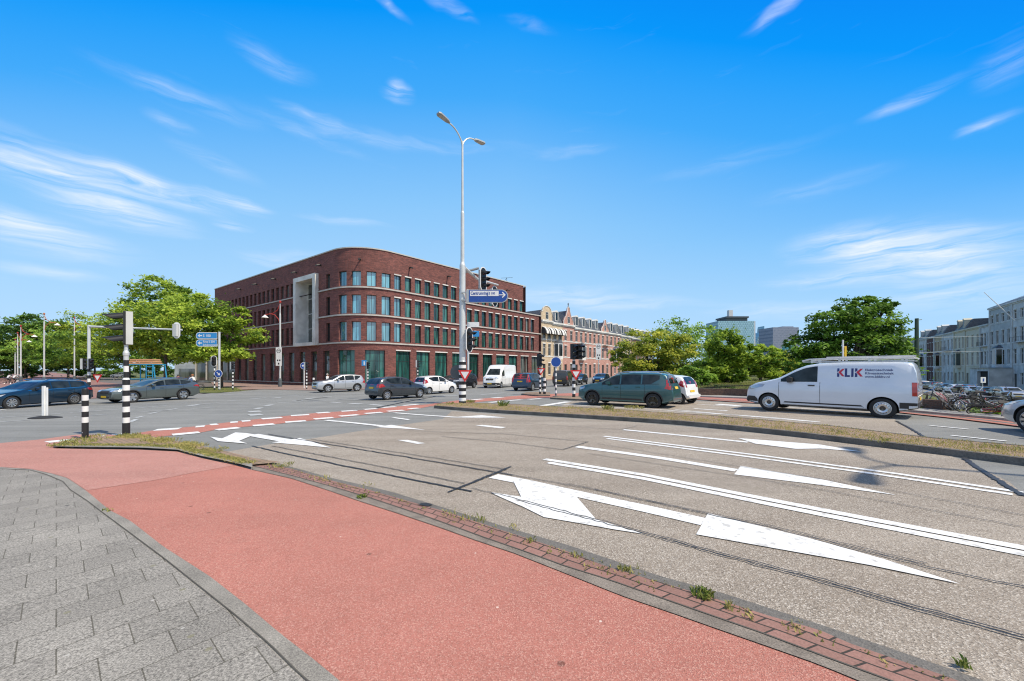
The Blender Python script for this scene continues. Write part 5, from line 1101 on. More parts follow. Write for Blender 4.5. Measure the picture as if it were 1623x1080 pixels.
for (a, b, tall, wm, lab) in wl:
    p = WO+wd_*b   # left foot seen from the street: run the facade back towards the viewer
    ev = ZB+(18.0 if tall else 14.6); ex = ['door']
    if a in (-22, 0, 25, 42, 58, 78, 100): ex.append('bay')
    if a in (-11, 10.5, 50, 33, 68, 89, -22): ex.append('balcony')
    if a in (0,): ex.append('skylights')
    if a in (15.5, 33, 50, 68, 89): ex.append('chimney')
    house('canal_house', lab, (p.x, p.y), -wd_, wn, b-a-.0, ZB, wrows(tall), 3 if b-a < 9.9 else 4, (wm, m_w1 if wm is not m_w2 else m_w2), ev, ('mansard', ev+2.6, 2) if a in (25, 42, 58, 100) else ('slope', ev+(3.2 if tall else 1.6)), WG, extras=ex, depth=12, ww=1.25)
# garage annex with dark opening
p = WO+wd_*9.5+wn*3.2
g_ = thing('garage', 'low white garage with a wide dark opening below the tall pale house', 'garage', (p.x, p.y, 0))
pos = lambda u, off=0: (-wd_.x*u-wn.x*off, -wd_.y*u-wn.y*off)
mb = MB(); facade(mb, pos, [0, 10], ZB, ZB+4.4, [(4, 9.5, ZB+.05, ZB+3.7)], .5); 
for a, b in (((0, 0), (0, 3.1)), ((10, 0), (10, 3.1))): mb.quad((*pos(*a), ZB), (*pos(*b), ZB), (*pos(*b), ZB+4.4), (*pos(*a), ZB+4.4))
mb.build('wall', [m_w1, m_w1], g_, smooth=0); mb = MB(); mb.quad(*[(*pos(*q), ZB+4.45) for q in ((-.3, -.4), (10.3, -.4), (10.3, 3.1), (-.3, 3.1))]); mb.build('roof', m_w1, g_, smooth=0)
mb = MB(); mb.quad((*pos(4, .5), ZB), (*pos(9.5, .5), ZB), (*pos(9.5, .5), ZB+3.8), (*pos(4, .5), ZB+3.8)); mb.build('opening', MATS['painted_shade'], g_)  # dark sheet paints the unlit garage interior
p = WO+wd_*-3+wn*.5; mb = MB(); mb.tube([(p.x, p.y, 11.5), (p.x+wn.x*3.5+wd_.x*2.0, p.y+wn.y*3.5+wd_.y*2.0, 18)], [.09, .05], 8); tag(mb.build('flagpole', m_wfr), 'white flagpole slanting out from the tall white house at the right', 'flagpole')
# --- skyline ---
m_t1 = brickmat('glass_tower_skin', (.26,.46,.56), (.33,.54,.63), (.17,.29,.37), 4, 3.4, .5, fine=.1, fs=.2, rough=.25); m_t2 = brickmat('grey_tower_skin', (.16,.19,.27), (.20,.23,.31), (.25,.28,.36), 2.5, 3.2, .45, fine=.1, fs=.2, rough=.5)
def up(m): return wallmat(m, (1, 0), m.name+'_up')
m_t1, m_t2 = up(m_t1), up(m_t2)
def sky_b(name, label, x0, x1, ytop, Y, mat, dep=40, extra=None, poly=None):
    a, b = (x0-CX)/F*Y, (x1-CX)/F*Y; zt = EYE+(HY-ytop)/F*Y; o = thing(name, label, 'tower', ((a+b)/2, Y, 0)); w_ = (b-a)/2
    mb = MB()
    if poly: mb.prism([(-w_+2*w_*x, zt*z) for x, z in poly], 0, dep)
    else: mb.bx(-w_, w_, 0, dep, -3, zt)
    mb.build('shell', mat, o, smooth=0)
    if extra: extra(o, w_, zt)
    return o
def ex1(o, w_, zt):
    mb = MB(); mb.bx(-w_*.45, w_*.72, 4, 34, zt, zt+5.5); mb.build('roof_plant', M('plant_room', (.07,.09,.10), .6), o, smooth=0)
    mb = MB(); mb.bx(-w_*.5, w_*.76, 2, 36, zt+5.5, zt+8.2); mb.build('roof_canopy', M('canopy_dark', (.05,.07,.09), .5), o, smooth=0)
    mb = MB(); mb.bx(-w_*.2, w_*.02, 10, 16, zt+8.2, zt+20); mb.build('mast', M('mast_white', (.6,.6,.6), .5), o, smooth=0)
    mb = MB(); mb.bx(w_+.01, w_+4.5, 3, 38, -3, zt); mb.build('side_wing', M('pale_panels', (.5,.55,.6), .5), o, smooth=0)
sky_b('glass_tower', 'wide blue green glass tower with a dark roof crown above the park trees', 1138, 1195, 509, 640, m_t1, 40, ex1)
sky_b('slim_tower', 'slim pointed glass tower between the wide glass tower and the dark one', 1199, 1211.5, 517, 760, m_t1, 20, poly=[(0,0),(1,0),(1,1),(.93,.95),(.85,.72),(.6,.86),(.3,.78),(0,.66)])
sky_b('dark_tower', 'dark grey office tower behind the green dome', 1225, 1266, 519, 700, m_t2, 40, lambda o, w_, zt: (lambda mb: (mb.bx(-w_*.1, w_*.75, 5, 30, zt, zt+2.2), mb.build('roof_step', m_t2, o, smooth=0)))(MB()))
o = thing('domed_hall', 'green copper dome on a pale drum in front of the dark tower', 'building', ((1249-CX)/F*520, 520, 0)); zt = EYE+(HY-556)/F*520
mb = MB(); mb.lathe([(7, -3), (7, zt), (7.6, zt+.5), (7.6, zt+1.2)], 20); mb.build('drum', m_w3, o); mb = MB(); mb.lathe([(7.4, zt+1.2)]+[(7.3*cos(a), zt+1.2+10*sin(a)) for a in np.linspace(0, 1.5, 9)]+[(0, zt+11.4)], 16); mb.build('dome', M('green_copper', (.10,.34,.36), .5, c2=(.16,.42,.42), ns=.5), o)
sky_b('city_block', 'pale distant office block low between the trees near the towers', 1196, 1226, 572, 500, m_w3, 20)
# glazed pavilion behind the left trees
o = thing('glazed_hall', 'grey framed glazed hall behind the trees left of the brick office', 'building', (-62, 74, -.8), .25)
mb = MB(); mb.bx(0, 22, 0, 12, 5.2, 6.0); mb.bx(0, 22, .6, 12, 0, .5); mb.build('roof', m_stone, o, smooth=0)
mb = MB(); 
for i in range(13): mb.bx(i*1.8, i*1.8+.14, 0, .3, .5, 5.2)
mb.build('glazing_bars', m_stone, o, smooth=0); mb = MB(); mb.quad((0, .35, .5), (22, .35, .5), (22, .35, 5.2), (0, .35, 5.2)); mb.build('glazing', m_gl_l, o, smooth=0)
o = thing('flat_block', 'grey white block behind the tree trunks above the blue frame', 'building', (-82, 92, -.8), .1)
mb = MB(); mb.bx(0, 22, 0, 10, 0, 9); mb.build('wall', m_w3, o, smooth=0); mb = MB()
for i in range(6): mb.bx(1+i*3.5, 3+i*3.5, -.05, 0, 4.6, 6.6)
mb.bx(1, 20, -.05, 0, 0, 2.8); mb.build('windows_band', m_gl_l, o, smooth=0)

# ================= TREES =================
lf_left = leafmat('leaves_sunny_green', (.08,.18,.025), (.60,.74,.10), .48); lf_dark = leafmat('leaves_dark_green', (.03,.08,.02), (.22,.38,.06), .35); lf_yel = leafmat('leaves_yellowing', (.11,.21,.03), (.74,.72,.12), .5); lf_mid = leafmat('leaves_mid_green', (.07,.17,.03), (.44,.64,.10), .46)
m_bark = M('bark', (.11,.085,.065), .9, c2=(.06,.05,.04), ns=4)
def tree(name, label, base, lobes, n, leaf, mat, tr=.22, flat=.5, seed=0, group='park and street trees', sparse=False, cat='tree'):
    rg = np.random.RandomState(seed); r = random.Random(seed); root = thing(name, label, cat, base, group=group)
    P0 = []; T0 = []; cl = []
    tot = sum(l[3]*l[5]+l[4]*l[3] for l in lobes)
    for (lx, ly, lz, rx, ry, rz) in lobes:
        k = max(3, int(n*(rx*rz+ry*rx)/tot/ (70 if not sparse else 22)))
        for _ in range(k):
            d = rg.normal(size=3); d /= np.linalg.norm(d); q = (.55+.5*rg.rand()**.6)
            if d[2] < -.35 and rg.rand() < .5: d[2] *= .3
            c = np.array([lx, ly, lz])+d*np.array([rx, ry, rz])*q; cl.append(c)
            m = 70 if not sparse else 22; cr = (.16+.16*rg.rand())*(rx+rz)/2
            pts = rg.normal(size=(m, 3))*np.array([cr, cr, cr*flat])*.62+c; P0.append(pts); tb = rg.uniform(.05, .85)
            T0.append(np.clip(tb+rg.normal(size=m)*.16, 0, 1))
    Pn = np.concatenate(P0); Tn = np.concatenate(T0); m = len(Pn)
    nn = rg.normal(size=(m, 3)); nn[:, 2] = np.abs(nn[:, 2])+.7; nn[:, 0] += .3; nn /= np.linalg.norm(nn, axis=1)[:, None]
    t = np.cross(nn, rg.normal(size=(m, 3))); t /= np.linalg.norm(t, axis=1)[:, None]; b = np.cross(nn, t)
    s = leaf*rg.uniform(.6, 1.3, m)[:, None]
    vs = np.stack([Pn-t*s, Pn-b*s*.5+nn*s*.12, Pn+t*s, Pn+b*s*.5-nn*s*.1], 1).reshape(-1, 3)
    me = bpy.data.meshes.new('crown'); me.vertices.add(m*4); me.vertices.foreach_set('co', vs.ravel()); me.loops.add(m*4); me.loops.foreach_set('vertex_index', np.arange(m*4)); me.polygons.add(m); me.polygons.foreach_set('loop_start', np.arange(0, m*4, 4)); me.polygons.foreach_set('loop_total', np.full(m, 4)); me.update(calc_edges=True)
    at = me.attributes.new('tint', 'FLOAT', 'FACE'); at.data.foreach_set('value', Tn.astype(np.float32)); me.materials.append(mat)
    o = bpy.data.objects.new('crown', me); COL.objects.link(o); o.parent = root
    mb = MB(); zc = sum(l[2] for l in lobes)/len(lobes); zl = min(l[2]-l[5] for l in lobes); fk = max(1.6 if tr > .05 else .12, zl+.5)
    mb.tube([(0, 0, -.2), (.05, 0, fk*.5), (0, .05, fk)], [tr*1.25, tr, tr*.85], 8)
    for (lx, ly, lz, rx, ry, rz) in lobes:
        e = Vector((lx, ly, lz)); mb.tube([(0, .05, fk-.2), Vector((0, 0, fk)).lerp(e, .45)+Vector((0, 0, .3)), e], [tr*.6, tr*.4, tr*.14], 6)
        for _ in range(5 if not sparse else 12):
            c = r.choice(cl); c = Vector(c)
            if (c-e).length < max(rx, rz)*1.3: mb.tube([e.lerp(Vector((0, 0, fk)), .3), e.lerp(c, .5)+Vector((0, 0, .15)), c], [tr*.25, tr*.14, tr*.05], 4)
    mb.build('trunk', m_bark, root); return root
def treepx(label, px, Y, lobes, n, leaf, mat, seed, **kw):
    X = (px-CX)/F*Y; zg = (GB(X, Y) if px > 1230 else G(X, Y)); L_ = []; rr2 = random.Random(seed)
    for (cx, cy, rx, ry) in lobes:
        s = Y/F; L_.append(((cx-px)*s, rr2.uniform(-.5, .5)*rx*s, Zat(cy, Y)-zg, rx*s, rx*s*.9, ry*s))
    return tree('tree', label, (X, Y, zg), L_, n, leaf, mat, seed=seed, **kw)
treepx('broad sunny green tree overlapping the left end of the brick office', 350, 50, [(330,512,52,34),(368,532,34,30),(300,490,36,24),(345,560,46,16),(375,505,22,20),(318,545,40,20)], 17000, .24, lf_left, 1)
treepx('tallest tree with layered crown just left of the blue sign', 262, 58, [(236,462,38,24),(222,497,55,26),(270,510,48,30),(200,535,42,24),(250,548,50,22),(278,480,30,22)], 19000, .26, lf_left, 2)
treepx('green tree behind the grey signal pole', 205, 96, [(160,518,42,22),(130,545,42,24),(182,556,42,20),(150,572,40,12)], 11000, .3, lf_left, 3)
treepx('leafy tree behind the red armed street lamp', 108, 104, [(95,543,34,22),(72,556,34,18),(122,562,36,16),(100,572,34,10)], 9000, .32, lf_mid, 4)
treepx('large dark tree at the far left skyline', 40, 115, [(45,520,38,20),(8,545,40,24),(72,532,34,24),(28,555,48,22),(88,520,16,12),(60,572,50,12),(10,572,40,12)], 15000, .5, lf_dark, 5)
treepx('dark tree at the left edge beyond the plaza', -20, 118, [(-20,545,45,30),(-50,555,45,25),(5,570,30,15)], 5000, .5, lf_dark, 6)
treepx('tree standing before the glazed hall', 312, 76, [(308,535,36,22),(288,562,34,14),(330,558,26,16)], 7000, .32, lf_mid, 7)
treepx('tree between the tallest tree and the grey signal pole', 232, 98, [(232,545,36,24),(210,568,34,12),(255,565,30,14)], 7000, .34, lf_mid, 8)
treepx('tree behind the flag shaped lamp arms on the left', 150, 112, [(150,548,30,20),(120,570,34,12),(178,566,26,14)], 6000, .42, lf_dark, 9)
treepx('yellowing tree right of the pink houses', 1040, 60, [(1008,548,30,22),(1045,553,38,30),(1090,576,30,22),(1000,582,26,14),(1035,590,46,12),(985,565,16,18),(1070,560,30,26),(1020,570,40,20),(1070,592,40,12)], 17000, .25, lf_yel, 11)
treepx('sparse airy tree with bare twigs above the yellowing tree', 1080, 72, [(1075,530,36,26),(1110,536,26,24),(1050,540,22,20),(1090,560,40,22)], 5200, .26, lf_mid, 12, sparse=True)
treepx('dense tree in front of the glass tower', 1152, 50, [(1143,548,26,26),(1168,568,30,24),(1128,588,30,16),(1162,598,28,14),(1120,608,16,10),(1185,560,16,18)], 14000, .23, lf_left, 13, flat=.7)
treepx('tree below the slim pointed tower', 1205, 66, [(1200,566,20,18),(1226,572,20,18),(1183,584,20,14),(1215,590,28,10)], 8000, .28, lf_left, 14)
treepx('small tree left of the big dark chestnut', 1243, 74, [(1240,572,18,18),(1252,588,16,12),(1228,592,20,10)], 5500, .3, lf_yel, 15)
treepx('low tree behind the white city car', 1112, 44, [(1110,600,22,14),(1095,592,18,12)], 3500, .2, lf_mid, 16, tr=.1)
treepx('big dark green chestnut tree behind the white service van', 1345, 37, [(1338,515,42,36),(1388,512,38,34),(1300,552,40,30),(1350,560,58,30),(1402,540,30,34),(1277,582,24,16),(1405,492,20,18),(1340,590,60,16),(1365,490,26,16)], 26000, .19, lf_dark if False else leafmat('chestnut_leaves', (.03,.085,.015), (.26,.44,.06), .38), 17, tr=.35)
treepx('thin young tree at the right of the chestnut crown', 1432, 42, [(1432,560,10,18),(1425,580,12,14),(1438,545,8,10)], 1500, .16, lf_mid, 18, tr=.06, sparse=True)
for i, (px, Y, w_, top) in enumerate([(980,120,26,572),(1130,118,30,575),(1170,112,30,574),(1215,112,30,578),(1255,96,26,575)]):
    treepx(['far tree at the end of the pink houses','far tree left of the dense tree','far tree behind the dense tree','far tree under the slim tower','far tree beside the chestnut'][i], px, Y, [(px,top,w_,14),(px-12,top+10,w_*.8,10),(px+14,top+8,w_*.8,10)], 3500, .42, lf_mid, 30+i)
def shrub(label, px, py, wpx, hpx, n, mat, seed, Y=None):
    p = P(px, py) if Y is None else Vector(((px-CX)/F*Y, Y, GB((px-CX)/F*Y, Y))); s = p.y/F
    return tree('shrub', label, p, [(0, 0, hpx*s*.5, wpx*s, wpx*s*.6, hpx*s*.6), (wpx*s*.5, .2, hpx*s*.4, wpx*s*.6, wpx*s*.5, hpx*s*.5)], n, .1, mat, tr=.04, seed=seed, cat='shrub', group='shrubs')
shrub('rounded shrub on the lawn left of the white van', 1225, 612, 14, 10, 1500, lf_left, 41); shrub('bright weeds against the low brick wall by the bicycles', 1470, 649, 14, 9, 1300, lf_left, 42); shrub('green shrub under the fallen bicycles', 1560, 658, 16, 10, 1300, lf_mid, 43); shrub('shrub between the van roof and the tram pole', 1436, 640, 8, 30, 1200, lf_left, 44, Y=30)
shrub('low shrub at the foot of the chestnut tree', 1262, 617, 10, 8, 900, lf_dark, 45)
# hedge row closing the far left
h_ = tree('hedge', 'long dark hedge across the far end of the left street', (-190, 128, -.9), [(i*6.0, 0, 2.2, 4.4, 1.6, 2.6) for i in range(17)], 15000, .42, lf_dark, tr=.1, seed=50, cat='hedge', group='hedges')
h_ = tree('hedge', 'clipped dark hedge behind the low wall left of the service van', P(1108, 622), [(i*.8*.45, -i*.8*.9, .35, .5, .5, .42) for i in range(12)], 3500, .07, lf_dark, tr=.03, seed=51, cat='hedge', group='hedges')
# ================= STREET FURNITURE =================
m_pw = M('galvanised_white', (.62,.64,.64), .45, metal=.2); m_bw = M('band_white', (.82,.82,.80), .5); m_bk = M('band_black', (.018,.018,.02), .5); m_gr = M('signal_grey', (.55,.56,.55), .5)
m_sb = M('signal_black', (.015,.016,.018), .45); m_lens = M('lens_red', (.16,.015,.015), .2, coat=.5); m_lens2 = M('lens_dark', (.03,.035,.03), .2, coat=.5)
m_blue = M('sign_blue', (.012,.07,.33), .45); m_lblue = M('sign_light_blue', (.03,.27,.62), .45); m_sw = M('sign_white', (.80,.80,.80), .5); m_sr = M('sign_red', (.62,.02,.02), .45); m_galv = M('sign_back_grey', (.42,.45,.47), .5, metal=.3)
m_swred = M('lamp_arm_red', (.42,.04,.03), .5); m_swor = M('lamp_arm_orange', (.50,.17,.06), .5); m_boot = M('pole_boot_dark', (.09,.11,.12), .6)
def banded(mb, z0, z1, r, n, first_black=True, mis=(0, 1)):
    k = first_black
    for i in range(n): mb.cyl((0, 0, z0+(z1-z0)*i/n), (0, 0, z0+(z1-z0)*(i+1)/n), r, r, 14, mis[1 if k else 0]); k = not k
def head(root, loc, az, board=True, n=3, w=.3, s=1.0, red=False, name='signal_head', vl=.30, dp=.19):
    """signal head facing az (0 = towards the viewer, positive turns to the right)"""
    X = Matrix.Translation(loc) @ Matrix.Rotation(az, 4, 'Z') @ Matrix.Scale(s, 4)
    h = .31*n; mb = MB(); mb.X = X; mb.prism([(-w/2, -h/2+.03), (-w/2+.03, -h/2), (w/2-.03, -h/2), (w/2, -h/2+.03), (w/2, h/2-.03), (w/2-.03, h/2), (-w/2+.03, h/2), (-w/2, h/2-.03)], -.05, .0, 0)
    hd = mb.build(name, m_sb, root)
    mb = MB(); mb.X = X; mb.bx(-w/2+.01, w/2-.01, .002, dp, -h/2+.01, h/2-.01); mb.build('signal_housing', m_gr if not red else m_sb, root)
    for i in range(n):
        z = h/2-.155-.31*i; v = MB(); v.X = X; rs = []
        for t, L_ in ((0, .13), (.02, .33)): pass
        K = 10; up_, dn = [], []
        for j in range(K+1):
            a = -.35+(pi+.7)*j/K; cx, cz = .115*cos(a), .115*sin(a); L_ = .07+vl*(.5+.5*sin(a))
            up_.append((cx, -.05, z+cz)); dn.append((cx*.93, -.05-L_, z+cz-.07*L_/vl))
        v.add(up_+dn+[(x*.94, y, z+(q-z)*.94) for x, y, q in up_]+[(x*.94, y, z+(q-z)*.94) for x, y, q in dn], [(j, j+1, K+1+j+1, K+1+j) for j in range(K)]+[(2*K+2+j, 3*K+3+j, 3*K+4+j, 2*K+3+j) for j in range(K)]+[(K+1+j, K+2+j, 3*K+4+j, 3*K+3+j) for j in range(K)])
        v.build('visor', m_sb, hd)
        l_ = MB(); l_.X = X; l_.lathe([(0, -.065), (.07, -.06), (.10, -.051)], 14, axis='Y', org=(0, 0, z)); l_.build('lens', m_lens if i == 0 else m_lens2, hd)
    if board:
        b = MB(); b.X = X; bw, bh = .27, h/2+.14
        def cap(bw, bh): return [(bw*cos(a), bh-bw+bw*sin(a)) for a in np.linspace(0, pi, 11)]+[(bw*cos(a), -bh+bw+bw*sin(a)) for a in np.linspace(pi, 2*pi, 11)]
        b.prism(cap(bw, bh), -.02, -.003, 0); b.prism(cap(bw-.045, bh-.045), -.026, -.021, 1); b.build('backboard', [m_sw, m_sb if not board == 'grey' else m_gr], root)
def tri_sign(mb, loc, s=.45, th=.02, up=False):
    x, y, z = loc; a = s; hh = a*1.732
    def tr(k): c = z-hh/3+.0; return [(x-a*k, c+hh*(1-1/3)*0+hh/3*k*1), (x+a*k, c+hh/3*k), (x, c-hh*2/3*k)] if not up else []
    mb.prism(tr(1), y-th, y, 0); mb.prism(tr(.6), y-th-.004, y-th-.001, 1)
def disc(mb, loc, r, mi=0, th=.02, n=24, rim=None):
    x, y, z = loc; mb.prism([(x+r*cos(a), z+r*sin(a)) for a in np.linspace(0, 2*pi, n, endpoint=False)], y-th, y, mi)
TLG = 'traffic signals around the junction'
# tall twin armed lamp with signals, sign and banded foot
def lamp_head(mb, p, d):
    """flat led head at p, pointing along unit d"""
    X = Matrix.Translation(p) @ Matrix.Rotation(atan2(d.y, d.x), 4, 'Z') @ Matrix.Rotation(radians(-7), 4, 'Y'); mb.X = X
    pl = [(-.05, -.05), (.1, -.12), (.62, -.16), (.72, -.1), (.72, .1), (.62, .16), (.1, .12), (-.05, .05)]
    mb.prism(pl, .0, .07, 0, 'XY'); mb.prism([(.2, -.12), (.6, -.12), (.6, .12), (.2, .12)], -.012, -.001, 1, 'XY'); mb.X = Matrix()
def tall_lamp(label, loc, ang, foot=True):
    o = thing('street_lamp', label, 'street lamp', loc, group='tall twin armed street lamps'); zt = 13.9
    mb = MB()
    banded(mb, 0, 2.25, .19, 13, True, (1, 2)); mb.lathe([(.19, 2.25), (.165, 2.3), (.155, 7.3), (.15, 7.35), (.105, 7.5), (.095, 10.1), (.07, 10.2), (.052, zt)], 16); mb.build('pole', [m_pw, m_bw, m_bk], o)
    for s in (1, -1):
        d = Vector((cos(ang), sin(ang), 0))*s; mb = MB(); pts = []
        for i in range(9):
            t = i/8; pts.append(Vector((0, 0, zt-.25))+d*(.95*t**1.3)+Vector((0, 0, .75*sin(t*pi/2)**.8)))
        mb.tube(pts, [.05]+[.036]*8, 8); mb.build('lamp_arm', m_pw, o); mb = MB(); lamp_head(mb, pts[-1], d); mb.build('lamp_head', [m_galv, M('led_panel', (.5,.48,.44), .3)], o)
    return o
c = P(733, 641)
tl = tall_lamp('tall white twin armed street lamp with black and white banded foot', c, atan2(-1.1, -.9))
tall_lamp('twin armed street lamp just outside the right edge, seen only by its shadow', (15.08, 1.82, G(15.08, 1.82)), atan2(.88, .71))
# signals on the lamp post
o = thing('traffic_light', 'traffic signal with white edged board fixed low on the tall lamp post', 'traffic light', (c.x+.36, c.y-.05, 0), group=TLG)
head(o, (0, 0, Zat(539, c.y)), radians(62), s=1.12); mb = MB(); 
for dz in (-.35, .35): mb.tube([(-.36, 0, Zat(539, c.y)+dz), (.0, .12, Zat(539, c.y)+dz)], .025, 6)
mb.build('bracket', m_pw, o)
# long arm over the lanes with two signals
o = thing('overhead_signal', 'white signal arm reaching back from the tall lamp post with two traffic signals', 'traffic light', (c.x, c.y, 0), group=TLG)
e1 = Vector((-2.05-c.x, 22.3-c.y, Zat(445, 22.3))); e2 = Vector((-.95-c.x, 25.3-c.y, Zat(452, 25.3))); s0 = Vector((.1, .1, Zat(424, c.y)))
mb = MB(); mb.tube([s0, e1+Vector((0, 0, .1)), e2], [.09, .07, .06], 8); mb.build('arm', m_pw, o)
e0 = Vector(((766-CX)/F*21.4-c.x, 21.4-c.y, Zat(443, 21.4))); head(o, e0, radians(58), s=1.15); head(o, Vector(((784-CX)/F*25-c.x, 25-c.y, Zat(470, 25))), radians(58), s=1.15)
mb = MB(); mb.prism([(0, 0), (.9, .25), (.9, .31), (0, .06)], -.15, .15); so_ = mb.build('sun_shield', m_galv, o); so_.location = (e0.x-1.15, e0.y, e0.z+.35)
# give way sign and round sign on the foot
o = thing('give_way_sign', 'red and white give way triangle on the banded foot of the tall lamp', 'road sign', (c.x+.1, c.y-.22, 0)); mb = MB(); tri_sign(mb, (.06, 0, Zat(590, c.y)+.1), .36); mb.build('plate', [m_sr, m_sw], o)
o = thing('round_sign', 'grey back of a round sign behind the banded foot of the tall lamp', 'road sign', (c.x-.3, c.y+.25, 0)); mb = MB(); disc(mb, (0, 0, Zat(590, c.y)), .38); mb.build('plate', m_boot, o)
# blue direction sign: Centrumring S100
o = thing('direction_sign', 'large blue Centrumring S100 direction sign with a white arrow on the tall lamp post', 'road sign', (c.x, c.y-.2, Zat(471, c.y)))
x0_, x1_, hh = .23, 2.42, .34
mb = MB(); out_l = [(x0_, -hh), (x1_-.28, -hh)]+[(x1_-.34+.34*cos(a), hh*sin(a)) for a in np.linspace(-1.35, 1.35, 9)]+[(x1_-.28, hh), (x0_, hh)]
mb.prism(out_l, -.05, .0, 0); inn = [(x0_+.14, -hh+.035), (x1_-.3, -hh+.035)]+[(x1_-.36+.31*cos(a), (hh-.04)*sin(a)) for a in np.linspace(-1.3, 1.3, 9)]+[(x1_-.3, hh-.035), (x0_+.14, hh-.035)]
mb.prism(inn, -.057, -.052, 1); mb.build('panel', [m_galv, m_blue], o)
mb = MB(); mb.bx(x0_+.20, x1_-.50, -.064, -.059, .0, .27); mb.build('name_plate', m_sw, o, smooth=0)
mb = MB(); text_mb(mb, 'Centrumring', .235, lambda q: (x0_+.23+q.x*.74, -.067, .07+q.y), bold=.03); text_mb(mb, 'S 100', .17, lambda q: (x0_+1.18+q.x*.85, -.067, .08+q.y), bold=.03); 
for (a, b, c_, d_) in ((x0_+1.135, x0_+1.15, .04, .23),): mb.bx(a, b, -.068, -.066, c_, d_)
mb.build('lettering', m_blue, o, smooth=0)
mb = MB(); ax = x1_-.25; mb.prism([(ax-.22, .06-.02), (ax+.02, .04), (ax-.08, -.06), (ax-.04, -.1), (ax+.12, .06), (ax-.04, .22), (ax-.08, .18), (ax+.02, .08), (ax-.22, .08)], -.068, -.064); mb.build('arrow', m_sw, o, smooth=0)
mb = MB()
for dz in (-.2, .2): mb.bx(-.05, .26, -.03, .03, dz-.03, dz+.03)
mb.build('clamps', m_galv, o)
# near signal at the corner island
q = P(200, 692, .04)
o = thing('traffic_light', 'near traffic signal seen from the side on a black and white banded pole', 'traffic light', q, group=TLG)
zt = Zat(547, q.y)-q.z; z1 = Zat(602, q.y)-q.z; z2 = Zat(571, q.y)-q.z
mb = MB(); mb.lathe([(.08, 0), (.08, .33)], 16, 2); banded(mb, .33, z1, .076, 8, False, (1, 2)); mb.lathe([(.076, z1), (.055, z1+.05)], 16, 1); banded(mb, z1+.05, z2, .054, 3, True, (1, 2)); mb.lathe([(.054, z2), (.055, z2+.1), (.066, z2+.14), (.066, z2+.2), (.042, z2+.26), (.042, zt)], 16, 0); mb.build('pole', [m_pw, m_bw, m_bk], o)
head(o, (-.01, 0, zt+.46), radians(-46), board=False, s=.98, w=.22, dp=.14, vl=.34)
# striped bollard
q = P(135, 697, .04); o = thing('bollard', 'round black and white banded bollard on the weedy corner island', 'bollard', q); h_ = Zat(616, q.y)-q.z
mb = MB(); mb.lathe([(.064, 0), (.064, .40)], 20, 1); banded(mb, .40, h_-.17, .064, 5, False, (0, 1)); mb.lathe([(.064, h_-.17), (.064, h_-.02), (.05, h_), (0, h_+.005)], 20, 1); mb.build('post', [m_bw, m_bk], o); mb = MB(); mb.cyl((0, -.067, .15), (0, -.060, .15), .012, n=8); mb.build('bolt', m_galv, o)
# mast arm signal behind the cars on the left
Y = 28.; X = (141-CX)/F*Y; o = thing('signal_mast', 'white signal mast with a long horizontal arm behind the two passing cars', 'traffic light', (X, Y, G(X, Y)), group=TLG); b0 = G(X, Y); zt = Zat(516, Y)-b0
mb = MB(); banded(mb, 0, 2.5, .09, 10, True, (1, 2)); mb.lathe([(.09, 2.5), (.1, 2.55), (.09, 3.2), (.09, zt+.02), (0, zt+.04)], 14); L_ = (283-141)/F*Y; mb.tube([(0, 0, zt-.08), (L_, .3, zt-.3)], [.08, .06], 8); mb.build('mast', [m_pw, m_bw, m_bk], o)
head(o, ((276-141)/F*Y, .2, zt-.35), radians(178), board='grey'); head(o, ((203-141)/F*Y, .1, zt-.2), radians(178), board='grey')
head(o, (-.3, -.05, Zat(577, Y)-b0), radians(100), board=False, s=.85); head(o, (.25, -.1, Zat(577, Y)-b0), radians(70), board=False, s=.85); mb = MB(); tri_sign(mb, (.42, .2, Zat(594, Y)-b0), .35); mb.build('give_way_plate', [m_sr, m_sw], o)
def small_signal(label, px, pyb, pytop, az, board=False, boot=.0, red=False, s=.9, thick=.075, lift=0):
    q = P(px, pyb, lift); o = thing('traffic_light', label, 'traffic light', q, group=TLG); Y = q.y; zt = Zat(pytop, Y)-q.z; hh = .47*s
    mb = MB(); banded(mb, 0, max(.8, zt-2*hh-.1), thick, 11, True, (1, 2)); mb.cyl((0, 0, max(.8, zt-2*hh-.1)), (0, 0, zt-hh*1.2), thick*.8, n=10, mi=0); mb.build('pole', [m_pw, m_bw, m_bk], o)
    head(o, (0, -.09, zt-hh), az, board=board, s=s, red=red); return o, q
small_signal('white backed signal beside the blue direction signs on the left', 340, 619, 566, radians(25), board=True, s=1.0, lift=.03)
small_signal('narrow signal on a banded pole right of the keep right sign', 369, 618.5, 574, radians(80), s=.9, lift=.03)
small_signal('signal on a banded pole at the corner just left of the silver suv', 486, 617, 574, radians(80), s=1.0)
small_signal('signal with a small blue sign in front of the rounded corner', 583, 613, 574, radians(60), s=1.0)
small_signal('signal between the dark grey and small white hatchbacks', 662, 613.5, 571, radians(85), s=1.0)
o, q = small_signal('dark signal over a small give way sign on the little traffic island', 856, 626.5, 561, radians(50), s=1.0, red=True, lift=.09); mb = MB(); tri_sign(mb, (.05, -.12, Zat(584, q.y)-q.z), .3); mb.build('give_way_plate', [m_sr, m_sw], o)
o, q = small_signal('double dark signal over a give way triangle beside the bonnet of the teal car', 909.5, 632, 545, radians(28), s=1.05, red=True, lift=.09, thick=.1); head(o, (.38, -.05, Zat(545, q.y)-q.z-.5), radians(28), board=False, s=1.05, red=True); mb = MB(); tri_sign(mb, (.1, -.2, Zat(587, q.y)-q.z), .36); mb.build('give_way_plate', [m_sr, m_sw], o)
